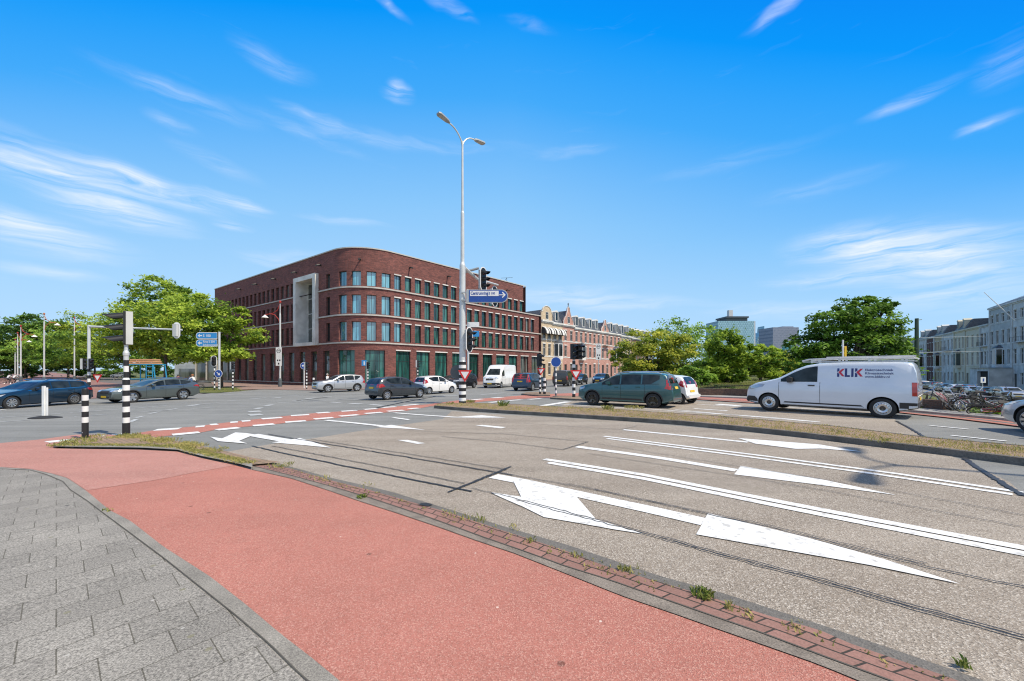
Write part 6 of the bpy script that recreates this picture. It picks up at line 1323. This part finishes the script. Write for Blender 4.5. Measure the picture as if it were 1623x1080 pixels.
def small_bollard(label, px, py, h, lift=0):
    q = P(px, py, lift); o = thing('bollard', label, 'bollard', q); mb = MB(); banded(mb, 0, h, .1, 6, True, (0, 1)); mb.lathe([(.1, h), (.06, h+.05), (0, h+.06)], 12, 1); mb.build('post', [m_bw, m_bk], o)
small_bollard('short banded bollard on the red plaza in front of the lamp row', 28, 618, 1.1); small_bollard('short banded bollard at the corner kerb beside the silver suv', 497, 617.5, 1.3); small_bollard('short banded post on the tip of the little traffic island', 863, 627, 1.15, .09)
# red armed lamps on the left
RL = 'white street lamps with red curled arms'
def arm_lamp(label, px, pyb, h, side, mat, ang=0):
    q = P(px, pyb); o = thing('street_lamp', label, 'street lamp', q, group=RL)
    mb = MB(); mb.lathe([(.24, 0), (.24, 1.0), (.2, 1.15), (.13, 1.2)], 12, 1); mb.lathe([(.13, 1.2), (.11, h-1.6), (.06, h-1.2), (.05, h)], 12, 0); mb.lathe([(0, h+.45), (.13, h+.4), (.15, h+.15), (.05, h)], 10, 2); mb.build('pole', [m_pw, m_boot, mat], o)
    mb = MB(); s = side; ca, sa = cos(ang), sin(ang); T_ = lambda x, z: Vector((s*x*ca, s*x*sa, z))
    mb.tube([T_(.05, h-.1), T_(.35, h-.9), T_(1.0, h-1.35), T_(2.1, h-1.55)], .05, 6); mb.tube([T_(.05, h-3.0), T_(.2, h-2.2), T_(.75, h-1.55), T_(1.5, h-1.4)], .05, 6); mb.build('arm', mat, o)
    mb = MB(); e = T_(2.1, h-1.6); mb.lathe([(.07, .05), (.14, -.05), (.42, -.3), (.44, -.36), (0, -.4)], 12, org=e); mb.build('lamp_shade', m_bw, o)
arm_lamp('tall white lamp with dark red arms behind the boot of the blue estate', 118, 604, 14.2, 1, m_swred)
arm_lamp('white lamp with an orange arm above the dark blue estate car', 70, 607, 13.2, 1, m_swor, .2)
for i, (px, pb, h, lb) in enumerate([(33,606,11.3,'nearest lamp of the receding row on the red plaza'),(28,603,11.3,'second lamp of the receding row on the red plaza'),(24,601,10.8,'third lamp of the receding row on the red plaza'),(18,597,10,'fourth lamp of the receding row on the red plaza'),(15,595.5,10,'farthest lamp of the receding row on the red plaza')]): arm_lamp(lb, px, pb, h, 1, m_swred, .3)
arm_lamp('white lamp with red arm in front of the brick office, carrying a zone sign', 444, 613.5, 11.6, -1, m_swred)
# zone signs
def zone_sign(label, px, pyb, y0, y1, own=True, lift=0):
    q = P(px, pyb, lift); o = thing('zone_sign', label, 'road sign', (q.x, q.y-.3, q.z)); z0, z1 = Zat(y1, q.y)-q.z, Zat(y0, q.y)-q.z; w = (z1-z0)*.16
    mb = MB(); mb.bx(-w, w, -.03, 0, z0, z1); mb.build('plate', m_sw, o, smooth=0); mb = MB()
    mb.X = Matrix.Translation((0, 0, 0)); r = w*.75; cz = z1-w*1.2
    pr = [(r, -.034), (r, -.032), (r*.78, -.032), (r*.78, -.034), (r, -.034)]; mb.lathe(pr, 20, axis='Y', org=(0, 0, cz)); mb.build('ring', m_sr if lift else m_bk, o); mb = MB()
    mb.bx(-w*.6, -w*.15, -.036, -.031, z0+w*1.6, z0+w*2.1); mb.bx(w*.15, w*.6, -.036, -.031, z0+w*1.6, z0+w*2.1); mb.bx(-w*.25, w*.25, -.036, -.031, z0+w*.4, z0+w*1.0); mb.bx(-w*.5, w*.5, -.036, -.031, cz-.12*w, cz+.12*w); mb.build('symbols', m_bk, o, smooth=0)
    if own: mb = MB(); mb.cyl((0, .05, 0), (0, .05, z1), .06, n=8); mb.build('post', m_pw, o)
zone_sign('white zone sign panel on the red armed lamp before the brick office', 444, 613.5, 551, 580, own=False); zone_sign('tall white zone sign on a thin pole in front of the pink houses', 948, 604, 545, 571)
# round blue signs
def blue_disc(label, px, pyb, cy, r, striped=False, arrow=True, lift=0):
    q = P(px, pyb, lift); o = thing('round_sign', label, 'road sign', q); z = Zat(cy, q.y)-q.z; mb = MB()
    if striped: banded(mb, 0, z, .06, 12, True, (0, 1))
    else: mb.cyl((0, 0, 0), (0, 0, z), .05, n=8, mi=0)
    mb.build('post', [m_bw, m_boot], o); mb = MB(); disc(mb, (0, -.07, z), r, 0); disc(mb, (0, -.092, z), r*.9, 1, th=.003); mb.build('plate', [m_sw, m_blue], o)
    if arrow: mb = MB(); X = Matrix.Translation((0, 0, z)) @ Matrix.Rotation(arrow, 4, 'Y'); mb.X = X; mb.prism([(-.55*r, -.1*r), (.1*r, -.1*r), (.1*r, -.4*r), (.6*r, 0), (.1*r, .4*r), (.1*r, .1*r), (-.55*r, .1*r)], -.1, -.096); mb.build('arrow', m_sw, o, smooth=0)
blue_disc('round blue sign on a striped post left of the double dark signal', 881, 628.5, 574, .36, True, False, .02); blue_disc('round blue sign on a grey post beside the corner signal', 482, 616, 580, .42, False, pi); blue_disc('round blue keep right sign on the direction sign pole', 347, 619, 592.5, .45, True, pi/4, .04)
q = P(346, 618.5, .04); o = thing('direction_sign', 'two light blue direction panels with white arrows on a white pole by the left trees', 'road sign', (q.x, q.y+.15, q.z)); Y = q.y
mb = MB(); mb.cyl((0, 0, 0), (0, 0, Zat(526, Y)-q.z), .11, n=10); mb.build('pole', m_pw, o)
for (ya, yb, tx) in ((527, 537.5, ('S 100',)), (538.5, 549.5, ('Ring S 200', 'Scheveningen'))):
    za, zb_ = Zat(yb, Y)-q.z, Zat(ya, Y)-q.z; w = 36/F*Y; zc = (za+zb_)/2; hh = (zb_-za)/2; mb = MB()
    def pane_(k): return [(-.15, zc-hh+k), (-.15, zc+hh-k), (-w+hh, zc+hh-k)]+[(-w+hh-(hh-k)*cos(a)*.9, zc+(hh-k)*sin(a)) for a in np.linspace(1.3, -1.3, 8)]+[(-w+hh, zc-hh+k)]
    mb.prism(pane_(0), -.16, -.12, 0); mb.prism(pane_(.07), -.168, -.162, 1); pn = mb.build('panel', [m_sw, m_lblue], o)
    mb = MB()
    for i, t_ in enumerate(tx): text_mb(mb, t_, .32 if len(tx) > 1 else .4, lambda v, i=i: (-w+.85+v.x, -.172, zc+(.05 if len(tx) > 1 else -.14)-.36*i+v.y))
    mb.prism([(-w+.25, zc), (-w+.5, zc+.2), (-w+.5, zc+.06), (-w+.75, zc+.06), (-w+.75, zc-.06), (-w+.5, zc-.06), (-w+.5, zc-.2)], -.173, -.169); mb.build('lettering', m_sw, pn, smooth=0)
Y = 46.; X = (742-CX)/F*Y; o = thing('direction_sign', 'pale blue direction panels on a white pole just behind the tall lamp', 'road sign', (X, Y, G(X, Y))); b0 = G(X, Y)
mb = MB(); mb.cyl((0, 0, 0), (0, 0, Zat(511, Y)-b0), .13, n=10); mb.build('pole', m_pw, o)
for ya, yb, m_ in ((511, 519, m_sw), (525, 534, m_lblue)): mb = MB(); mb.bx(.15, 1.35, -.15, -.1, Zat(yb, Y)-b0, Zat(ya, Y)-b0); pn = mb.build('panel', m_, o, smooth=0)
q = P(576.5, 613); Y = q.y; o = thing('square_sign', 'small square blue and white sign high beside the corner signal', 'road sign', (q.x, q.y+.2, q.z)); mb = MB(); mb.bx(-.35, .3, -.03, 0, Zat(580, Y)-q.z, Zat(571, Y)-q.z); mb.bx(-.08, .08, -.035, -.031, Zat(579, Y)-q.z, Zat(573, Y)-q.z, 1); mb.build('plate', [m_lblue, m_sw], o, smooth=0); mb = MB(); mb.cyl((.35, .0, 0), (.35, .0, Zat(573, Y)-q.z), .04, n=8); mb.build('post', m_pw, o)
# narrow white panel on a rubber foot in the road
q = P(72, 663); o = thing('road_beacon', 'narrow white marker panel standing on a black oval rubber foot in the road', 'road marker', q)
mb = MB(); mb.lathe([(.58, 0), (.56, .03), (.2, .09), (0, .1)], 28); f_ = mb.build('rubber_foot', m_tyre, o); f_.scale = (1, .6, 1)
mb = MB(); mb.bx(-.075, .02, -.06, .0, .1, 1.28); mb.bx(.03, .075, -.02, .03, .1, 1.22); mb.build('panel', m_bw, o, smooth=0)
# blue rack with boards
Y = 36.; X = (203-CX)/F*Y; b0 = G(X, Y); o = thing('board_rack', 'bright blue steel rack with a ladder side, carrying orange boards', 'rack', (X, Y, b0)); m_rb = M('rack_blue', (.02,.28,.48), .45); m_wood = M('orange_boards', (.62,.33,.17), .7, c2=(.5,.26,.13), ns=5)
mb = MB(); H_ = Zat(578, Y)-b0; W_ = 2.8
for y_ in (0, 1.2):
    for x_ in (0, W_-.4): mb.tube([(x_+(.0 if x_ == 0 else .35), y_, 0), (x_, y_, H_)], .05, 6)
    for z_ in (.5, H_*.5, H_): mb.tube([(0, y_, z_), (W_-.3, y_, z_)], .045, 6)
for x_ in (1.75, 2.35):
    mb.tube([(x_, -.03, 0), (x_, -.03, H_)], .035, 6)
for k_ in range(6): mb.tube([(1.75, -.03, .4+k_*(H_-.6)/5), (2.35, -.03, .4+k_*(H_-.6)/5)], .03, 6)
for x_ in (0, W_-.4): mb.tube([(x_, 0, H_), (x_, 1.2, H_)], .04, 6)
mb.build('frame', m_rb, o); 
for k_ in range(3): mb = MB(); mb.box((1.1, .55, H_+.12+.17*k_), (2.3, 1.1-.2*k_, .13)); mb.build('boards', m_wood, o, smooth=0)
# park bench and low rail behind
for (px, py, lb) in ((90, 597, 'long low bench on the lawn behind the lamps'), (170, 603, 'low concrete bench under the trees left of the blue rack')):
    q = P(px, py); o = thing('park_bench', lb, 'bench', q, group='benches'); mb = MB(); mb.bx(-2.2, 2.2, -.25, .25, .4, .5); mb.build('seat', m_side, o, smooth=0)
    for x_ in (-1.8, 1.8): mb = MB(); mb.bx(x_-.1, x_+.1, -.2, .2, 0, .4); mb.build('leg', m_side, o, smooth=0)
for (px, py, lb, kd, mt_) in ((150, 598, 'dark car under the trees far left', HATCH, p_black), (190, 599, 'white car half hidden by the tree trunks on the left', SUV, p_white), (1000, 601, 'grey car behind the yellowing tree', HATCH, p_silver)):
    c_ = dup(next(v_ for k_, v_ in protos.items()), label=lb, group='cars half hidden by trees') ; q = P(px, py); c_.location = q; c_.rotation_euler = (0, 0, .2)
# tram pole and wires
Y = 34.; X = (1453-CX)/F*Y; b0 = GB(X, Y)-.05; o = thing('tram_pole', 'dark green steel tram pole on the grass bank right of the service van', 'pole', (X, Y, b0)); m_tp = M('pole_green', (.045,.075,.05), .5)
mb = MB(); zt = Zat(505, Y)-b0; mb.lathe([(.17, 0), (.16, zt*.6), (.13, zt), (0, zt+.01)], 12); mb.tube([(0, 0, zt-.15), (.35, -.1, zt-.12)], .03, 6); mb.build('pole', m_tp, o)
for i, (ya, xb, yb) in enumerate(((536, 1560, 533), (559, 1555, 557), (567, 1300, 570))):
    mb = MB(); e = Vector(((xb-CX)/F*52, 52, Zat(yb, 52))); mb.tube([(X, Y, Zat(ya, Y)), e], .022, 5); tag(mb.build('tram_wire', M('wire_pale', (.4,.43,.44), .4)), ['upper pale tram wire running right from the green pole', 'lower pale tram wire running right from the green pole', 'pale tram wire running left from the green pole'][i], 'wire')
# low walls, stumps, posts
def wall_px(name, label, pts, h, th, mat, lift=0, gf=G):
    q = [P(*p) for p in pts]; mb = MB(); rs = []
    for i, p in enumerate(q):
        d = q[min(i+1, len(q)-1)]-q[max(i-1, 0)]; d.z = 0; d.normalize(); n_ = Vector((-d.y, d.x, 0))*th/2; z = gf(p.x, p.y)
        rs.append([(p.x-n_.x, p.y-n_.y, z-.5), (p.x+n_.x, p.y+n_.y, z-.5), (p.x+n_.x, p.y+n_.y, z+h), (p.x-n_.x, p.y-n_.y, z+h)])
    mb.rings(rs); return tag(mb.build(name, mat, smooth=0), label, 'wall'), q
m_oldb = brickmat('old_brown_brick', (.15,.085,.06), (.10,.06,.045), (.10,.085,.07), .22, .07, .01, fine=.4, fs=14); m_oldb = wallmat(m_oldb, (.5, -.86), 'old_brown_brick_w')
wall_px('low_wall', 'low dark brick wall under the hedge left of the service van', [(1098,628),(1150,628.5),(1196,630.5)], .5, .3, m_oldb)
_, wq = wall_px('low_wall', 'low old brick wall with dark stumps right of the service van', [(1422,645.5),(1460,649),(1502,653)], .42, .3, m_oldb)
for i, px in enumerate((1436, 1444, 1451.5, 1460, 1466.5, 1479)):
    q = P(px, 645.5+(px-1422)*.094, .42); w = .14 if i < 5 else .24; mb = MB(); mb.lathe([(w*.45, 0), (w*.5, .1), (w*.62, .2), (w*.6, .26), (0, .25)], 8); tag(mb.build('stump', M('dark_timber', (.035,.025,.02), .9)), ['leftmost dark stump on the low brick wall, next to the van','second dark stump from the van on the low brick wall','dark stump on the low wall in front of the tram pole','fourth dark stump from the van on the low brick wall','dark stump left of the wider end stump on the low wall','wider dark stump at the right end of the row on the low wall'][i], 'stump', 'dark stumps in a row on the low wall')
Y = 18.; X = (1336-CX)/F*Y; o = thing('marker_post', 'thin white post with a yellow strip behind the roof of the service van', 'post', (X, Y, G(X, Y))); b0 = G(X, Y); mb = MB(); mb.cyl((0, 0, 0), (0, 0, Zat(539, Y)-b0), .035, n=8); mb.build('post', m_bw, o); mb = MB(); mb.bx(.08, .16, -.02, .02, Zat(571, Y)-b0, Zat(549, Y)-b0); mb.bx(0, .1, -.01, .01, Zat(560, Y)-b0-.03, Zat(560, Y)-b0+.03); mb.build('strip', m_plate, o, smooth=0)
Y = 24.; X = (1557-CX)/F*Y; b0 = GB(X, Y)-.05; o = thing('parking_sign', 'small pale square sign on a grey pole above the fallen bicycles', 'road sign', (X, Y, b0)); mb = MB(); mb.cyl((0, 0, 0), (0, 0, Zat(598, Y)-b0), .03, n=8); mb.build('post', m_galv, o); mb = MB(); mb.bx(-.16, .16, -.05, -.03, Zat(607, Y)-b0, Zat(598, Y)-b0); mb.bx(-.04, .06, -.054, -.051, Zat(605, Y)-b0, Zat(600, Y)-b0, 1); mb.build('plate', [m_sw, m_blue], o, smooth=0)
# ================= BICYCLES =================
def bicycle(label, mat, group='bicycles in a heap on the grass'):
    o = thing('bicycle', label, 'bicycle', group=group); r = .34; a, b = Vector((-.54, 0, r)), Vector((.56, 0, r))
    for p, nm in ((a, 'wheel'), (b, 'wheel')):
        mb = MB(); mb.lathe([(r-.03, -.016), (r, -.012), (r+.004, 0), (r, .012), (r-.03, .016), (r-.03, -.016)], 28, axis='Y', org=p); w = mb.build('wheel', m_tyre, o)
        mb = MB(); mb.lathe([(r-.028, -.014), (r-.045, 0), (r-.028, .014)], 28, axis='Y', org=p)
        for k in range(14): t = 2*pi*k/14; mb.tube([p, p+Vector((cos(t), 0, sin(t)))*(r-.035)], .0028, 3)
        mb.cyl(p-Vector((0, .05, 0)), p+Vector((0, .05, 0)), .02, n=8); mb.build('spokes', m_alloy, w)
    bb_ = Vector((.08, 0, .28)); st_ = Vector((.26, 0, .82)); ht = Vector((-.36, 0, .86)); hb = Vector((-.40, 0, .70)); mb = MB()
    for p, q, rd in ((bb_, st_, .017), (bb_, hb, .02), (st_-Vector((.03, 0, .1)), ht-Vector((0, 0, .05)), .017), (hb, ht, .02)): mb.tube([p, q], rd, 7)
    for s in (-.05, .05): mb.tube([bb_, b+Vector((0, s, 0))], .01, 5); mb.tube([st_-Vector((.03, 0, .1)), b+Vector((0, s, 0))], .009, 5); mb.tube([hb, Vector((-.44, s, .5)), a+Vector((0, s, 0))], .012, 5)
    mb.build('frame', mat, o)
    mb = MB(); mb.tube([ht, (-.33, 0, 1.0)], .014, 6); mb.tube([(-.12, -.3, 1.0), (-.26, -.26, 1.03), (-.34, 0, 1.0), (-.26, .26, 1.03), (-.12, .3, 1.0)], .013, 6); mb.build('handlebar', m_chrome, o)
    mb = MB(); mb.tube([st_, (.29, 0, .94)], .014, 6); mb.prism([(.16, -.015), (.22, -.03), (.34, -.07), (.39, -.045), (.39, .045), (.34, .07), (.22, .03), (.16, .015)], .94, .98, 0, 'XY'); mb.build('saddle', m_blk, o)
    mb = MB(); mb.tube([b+Vector((.42*cos(t), 0, .40*sin(t))) for t in np.linspace(-.1, 2.6, 10)], .016, 5); mb.tube([a+Vector((.38*cos(t), 0, .38*sin(t))) for t in np.linspace(.6, 3.3, 9)], .015, 5); mb.build('mudguard', m_blk, o)
    mb = MB()
    for s in (-.06, 0, .06): mb.tube([(.34, s, .75), (.9, s, .75)], .007, 4)
    for s in (.4, .65, .88): mb.tube([(s, -.06, .75), (s, .06, .75)], .007, 4)
    mb.tube([(.85, .06, .75), (.56, .08, .34)], .007, 4); mb.tube([(.85, -.06, .75), (.56, -.08, .34)], .007, 4); mb.build('rack', m_blk, o)
    mb = MB(); mb.box((.3, -.06, .31), (.5, .02, .1)); mb.cyl((.08, -.08, .28), (.08, -.05, .28), .09, n=12); mb.tube([(.08, -.1, .28), (.0, -.1, .14)], .01, 4); mb.tube([(.08, .08, .28), (.16, .1, .42)], .01, 4); mb.build('chain_guard', m_blk, o)
    return o
bms = [M('bike_black', (.02,.02,.022), .3, coat=.5), M('bike_red', (.35,.03,.03), .3, coat=.5), M('bike_silver', (.5,.5,.52), .3, metal=.5), M('bike_pink', (.6,.25,.25), .4)]
bl = [(1497,652,-.5,-.45,0,'black bicycle leaning at the left end of the heap by the brick wall'),(1513,653,.9,-.65,3,'pinkish bicycle with its pale front wheel facing the road'),(1527,655,-.9,-.8,0,'black bicycle lying near the middle of the heap'),(1540,656,.5,-.55,2,'silver bicycle leaning on the middle of the heap'),(1552,657,-.3,-.9,1,'red bicycle lying low in the middle right of the heap'),(1566,659,2.6,-.6,0,'black bicycle with high handlebars right of centre in the heap'),(1582,661.5,2.9,-1.0,1,'red and white bicycle at the right end of the heap'),(1535,651,.2,.6,0,'dark bicycle at the back of the heap'),(1574,656,-.7,.7,2,'silver bicycle leaning away at the back right of the heap')]
proto_b = {}
for (px, py, rz, tilt, k, lb) in bl:
    if k in proto_b: o = dup(proto_b[k], label=lb)
    else: o = proto_b[k] = bicycle(lb, bms[k])
    q = P(px, py); zz = GB(q.x, q.y); o.location = (q.x+.25, q.y+.1, max(zz, G(q.x, q.y)-.1)+.03); o.rotation_euler = (tilt, 0, rz-.3)
# ================= PEOPLE =================
m_skin = M('skin', (.50,.30,.22), .6); 
def person(label, loc, rz, pose, shirt, trous, hair):
    o = thing('person', label, 'person', loc, rz); bm = bmesh.new(); sk = bm.verts.layers.skin.verify(); V_ = {}
    def v(n, p, r): x = bm.verts.new(p); x[sk].radius = (r, r); V_[n] = x; return x
    def e(a, b): bm.edges.new((V_[a], V_[b]))
    cyc = pose == 'cycle'; hz_ = 1.0 if cyc else .93; lean = .22 if cyc else .0
    v('pel', (0, 0, hz_), .135); v('waist', (0, -lean*.4, hz_+.18), .125); v('chest', (0, -lean*.9, hz_+.38), .15); v('neck', (0, -lean*1.15, hz_+.54), .06); v('jaw', (0, -lean*1.2-.015, hz_+.62), .075); v('head', (0, -lean*1.2, hz_+.71), .095); v('crown', (0, -lean*1.2+.01, hz_+.78), .06)
    for a, b in (('pel', 'waist'), ('waist', 'chest'), ('chest', 'neck'), ('neck', 'jaw'), ('jaw', 'head'), ('head', 'crown')): e(a, b)
    v('nose', (0, -lean*1.2-.115, hz_+.685), .016); e('head', 'nose')
    for s, k in ((-1, 'L'), (1, 'R')):
        v('ear'+k, (s*.09, -lean*1.2, hz_+.69), .018); e('head', 'ear'+k)
        v('sh'+k, (s*.19, -lean*1.0, hz_+.46), .065); e('chest', 'sh'+k)
        if cyc: el_, ha = (s*.25, -lean-.2, hz_+.26), (s*.22, -.55, hz_+.12)
        else: sw = s*(.16 if pose == 'walk' else .03); el_, ha = (s*.25, sw*.6+.03, hz_+.2), (s*.25, sw*1.4-.05, hz_-.04)
        v('el'+k, el_, .042); v('wr'+k, ha, .028); h2 = Vector(ha)+(Vector(ha)-Vector(el_)).normalized()*.07; v('pa'+k, h2, .036); e('sh'+k, 'el'+k); e('el'+k, 'wr'+k); e('wr'+k, 'pa'+k)
        dd = (Vector(ha)-Vector(el_)).normalized()
        for f_ in range(4): v('f%d%s' % (f_, k), h2+dd*(.075-.008*abs(f_-1))+Vector((.0, (f_-1.5)*.022, -.015)), .009); e('pa'+k, 'f%d%s' % (f_, k))
        v('th'+k, h2+dd*.03+Vector((-s*.045, -.03, 0)), .010); e('pa'+k, 'th'+k)
        v('hip'+k, (s*.09, 0, hz_-.08), .10); e('pel', 'hip'+k)
        if cyc: kn, an = ((s*.11, -.38, hz_-.18-.16*(s > 0)), (s*.11, -.22, hz_-.60-.16*(s > 0)))
        else: st2 = s*(.28 if pose == 'walk' else .02); kn, an = (s*.1, -st2*.55-.04, .50), (s*.1, -st2+.03, .09)
        v('kn'+k, kn, .062); v('an'+k, an, .04); v('toe'+k, (an[0], an[1]-.16, an[2]-.05), .035); e('hip'+k, 'kn'+k); e('kn'+k, 'an'+k); e('an'+k, 'toe'+k)
    for x in bm.verts: x[sk].use_root = (x is V_['pel'])
    pos_ = {n: x.co.copy() for n, x in V_.items()}; me = bpy.data.meshes.new('b'); bm.to_mesh(me); bm.free(); t = bpy.data.objects.new('b', me); COL.objects.link(t); t.modifiers.new('s', 'SKIN'); su = t.modifiers.new('u', 'SUBSURF'); su.levels = 1; bpy.context.view_layer.update()
    m2 = bpy.data.meshes.new_from_object(t.evaluated_get(bpy.context.evaluated_depsgraph_get())); bpy.data.objects.remove(t); m2.name = 'body'; m2.materials.clear()
    for m in (m_skin, shirt, trous, m_blk): m2.materials.append(m)
    mi = []; names = list(pos_)
    for p in m2.polygons:
        c_ = p.center; n_ = min(names, key=lambda q: (pos_[q]-c_).length-(.05 if q[:2] in ('ch', 'wa', 'pe') else 0))
        mi.append(0 if n_[:2] in ('he', 'ja', 'cr', 'no', 'ea', 'pa', 'th', 'wr', 'ne') or n_[0] == 'f' else 3 if n_[:2] == 'to' else 2 if n_[:2] in ('pe', 'hi', 'kn', 'an') else 1)
    m2.polygons.foreach_set('material_index', mi); m2.shade_smooth(); b_ = bpy.data.objects.new('body', m2); COL.objects.link(b_); b_.parent = o
    hc = pos_['head']; mb = MB(); rs = []
    for i in range(6):
        a = pi/2*i/5; rs.append([(hc.x+.118*cos(a)*cos(t_), hc.y+.02+.125*cos(a)*sin(t_), hc.z+.0+.125*sin(a)-(.07 if i == 0 and sin(t_) > -.2 else 0)) for t_ in np.linspace(0, 2*pi, 12, endpoint=False)])
    mb.rings(rs, 0, False); mb.build('hair', hair, o, smooth=60)
    mb = MB()
    for s in (-1, 1): mb.box((s*.035, hc.y-.098, hc.z+.0), (.025, .012, .012))
    mb.build('eyes', m_bk, o); mb = MB(); mb.box((0, hc.y-.1, hc.z-.085), (.05, .012, .012)); mb.build('mouth', M('lips', (.35,.12,.1), .6), o); return o
cs = {'white': M('cloth_white', (.72,.72,.72), .9), 'dark': M('cloth_dark', (.03,.035,.045), .9), 'blue': M('cloth_blue', (.06,.16,.38), .9), 'red': M('cloth_red', (.5,.12,.1), .9), 'jeans': M('cloth_jeans', (.05,.08,.15), .9), 'hairb': M('hair_dark', (.025,.017,.012), .8), 'hairr': M('hair_auburn', (.28,.12,.05), .8), 'hairg': M('hair_grey', (.4,.38,.36), .8)}
def rider(label, px, py, rz, sh, tr_, ha, bl_):
    q = P(px, py, .02); o = person(label, q, rz, 'cycle', cs[sh], cs[tr_], cs[ha]); o['group'] = 'people on bicycles'
    b = dup(proto_b[0], label=bl_, group='ridden bicycles'); b.location = (q.x+sin(rz)*-.0, q.y, q.z); b.rotation_euler = (0, 0, rz+pi/2)
rider('cyclist in a white top, left of the pair on the red plaza', 11.5, 609, 3.0, 'white', 'dark', 'hairb', 'bicycle ridden by the left one of the pair on the plaza')
rider('cyclist in a white top with pale hair, right of the pair on the plaza', 21, 609, 3.1, 'white', 'dark', 'hairg', 'bicycle ridden by the right one of the pair on the plaza')
rider('cyclist with auburn hair and white shirt behind the tail of the grey green car', 309, 619.5, -1.4, 'white', 'dark', 'hairr', 'bicycle behind the tail of the grey green car')
for lb, px, py, rz, po, a, b, c_ in [('person in dark clothes with black hair beyond the dark blue estate car', 46, 619, 1.3, 'walk', 'dark', 'dark', 'hairb'), ('person in a blue jacket beside the auburn haired cyclist', 302, 619, -1.5, 'stand', 'blue', 'jeans', 'hairb'), ('person in a red top standing by the trees left of the auburn haired cyclist', 282, 612, .4, 'stand', 'red', 'dark', 'hairb'), ('person in white behind the bonnet of the silver suv', 519, 617, 1.4, 'walk', 'white', 'jeans', 'hairg'), ('person in dark clothes standing near the tree trunk behind the crossover car', 262, 608, .5, 'stand', 'dark', 'jeans', 'hairb')]:
    person(lb, P(px, py, .01), rz, po, cs[a], cs[b], cs[c_])
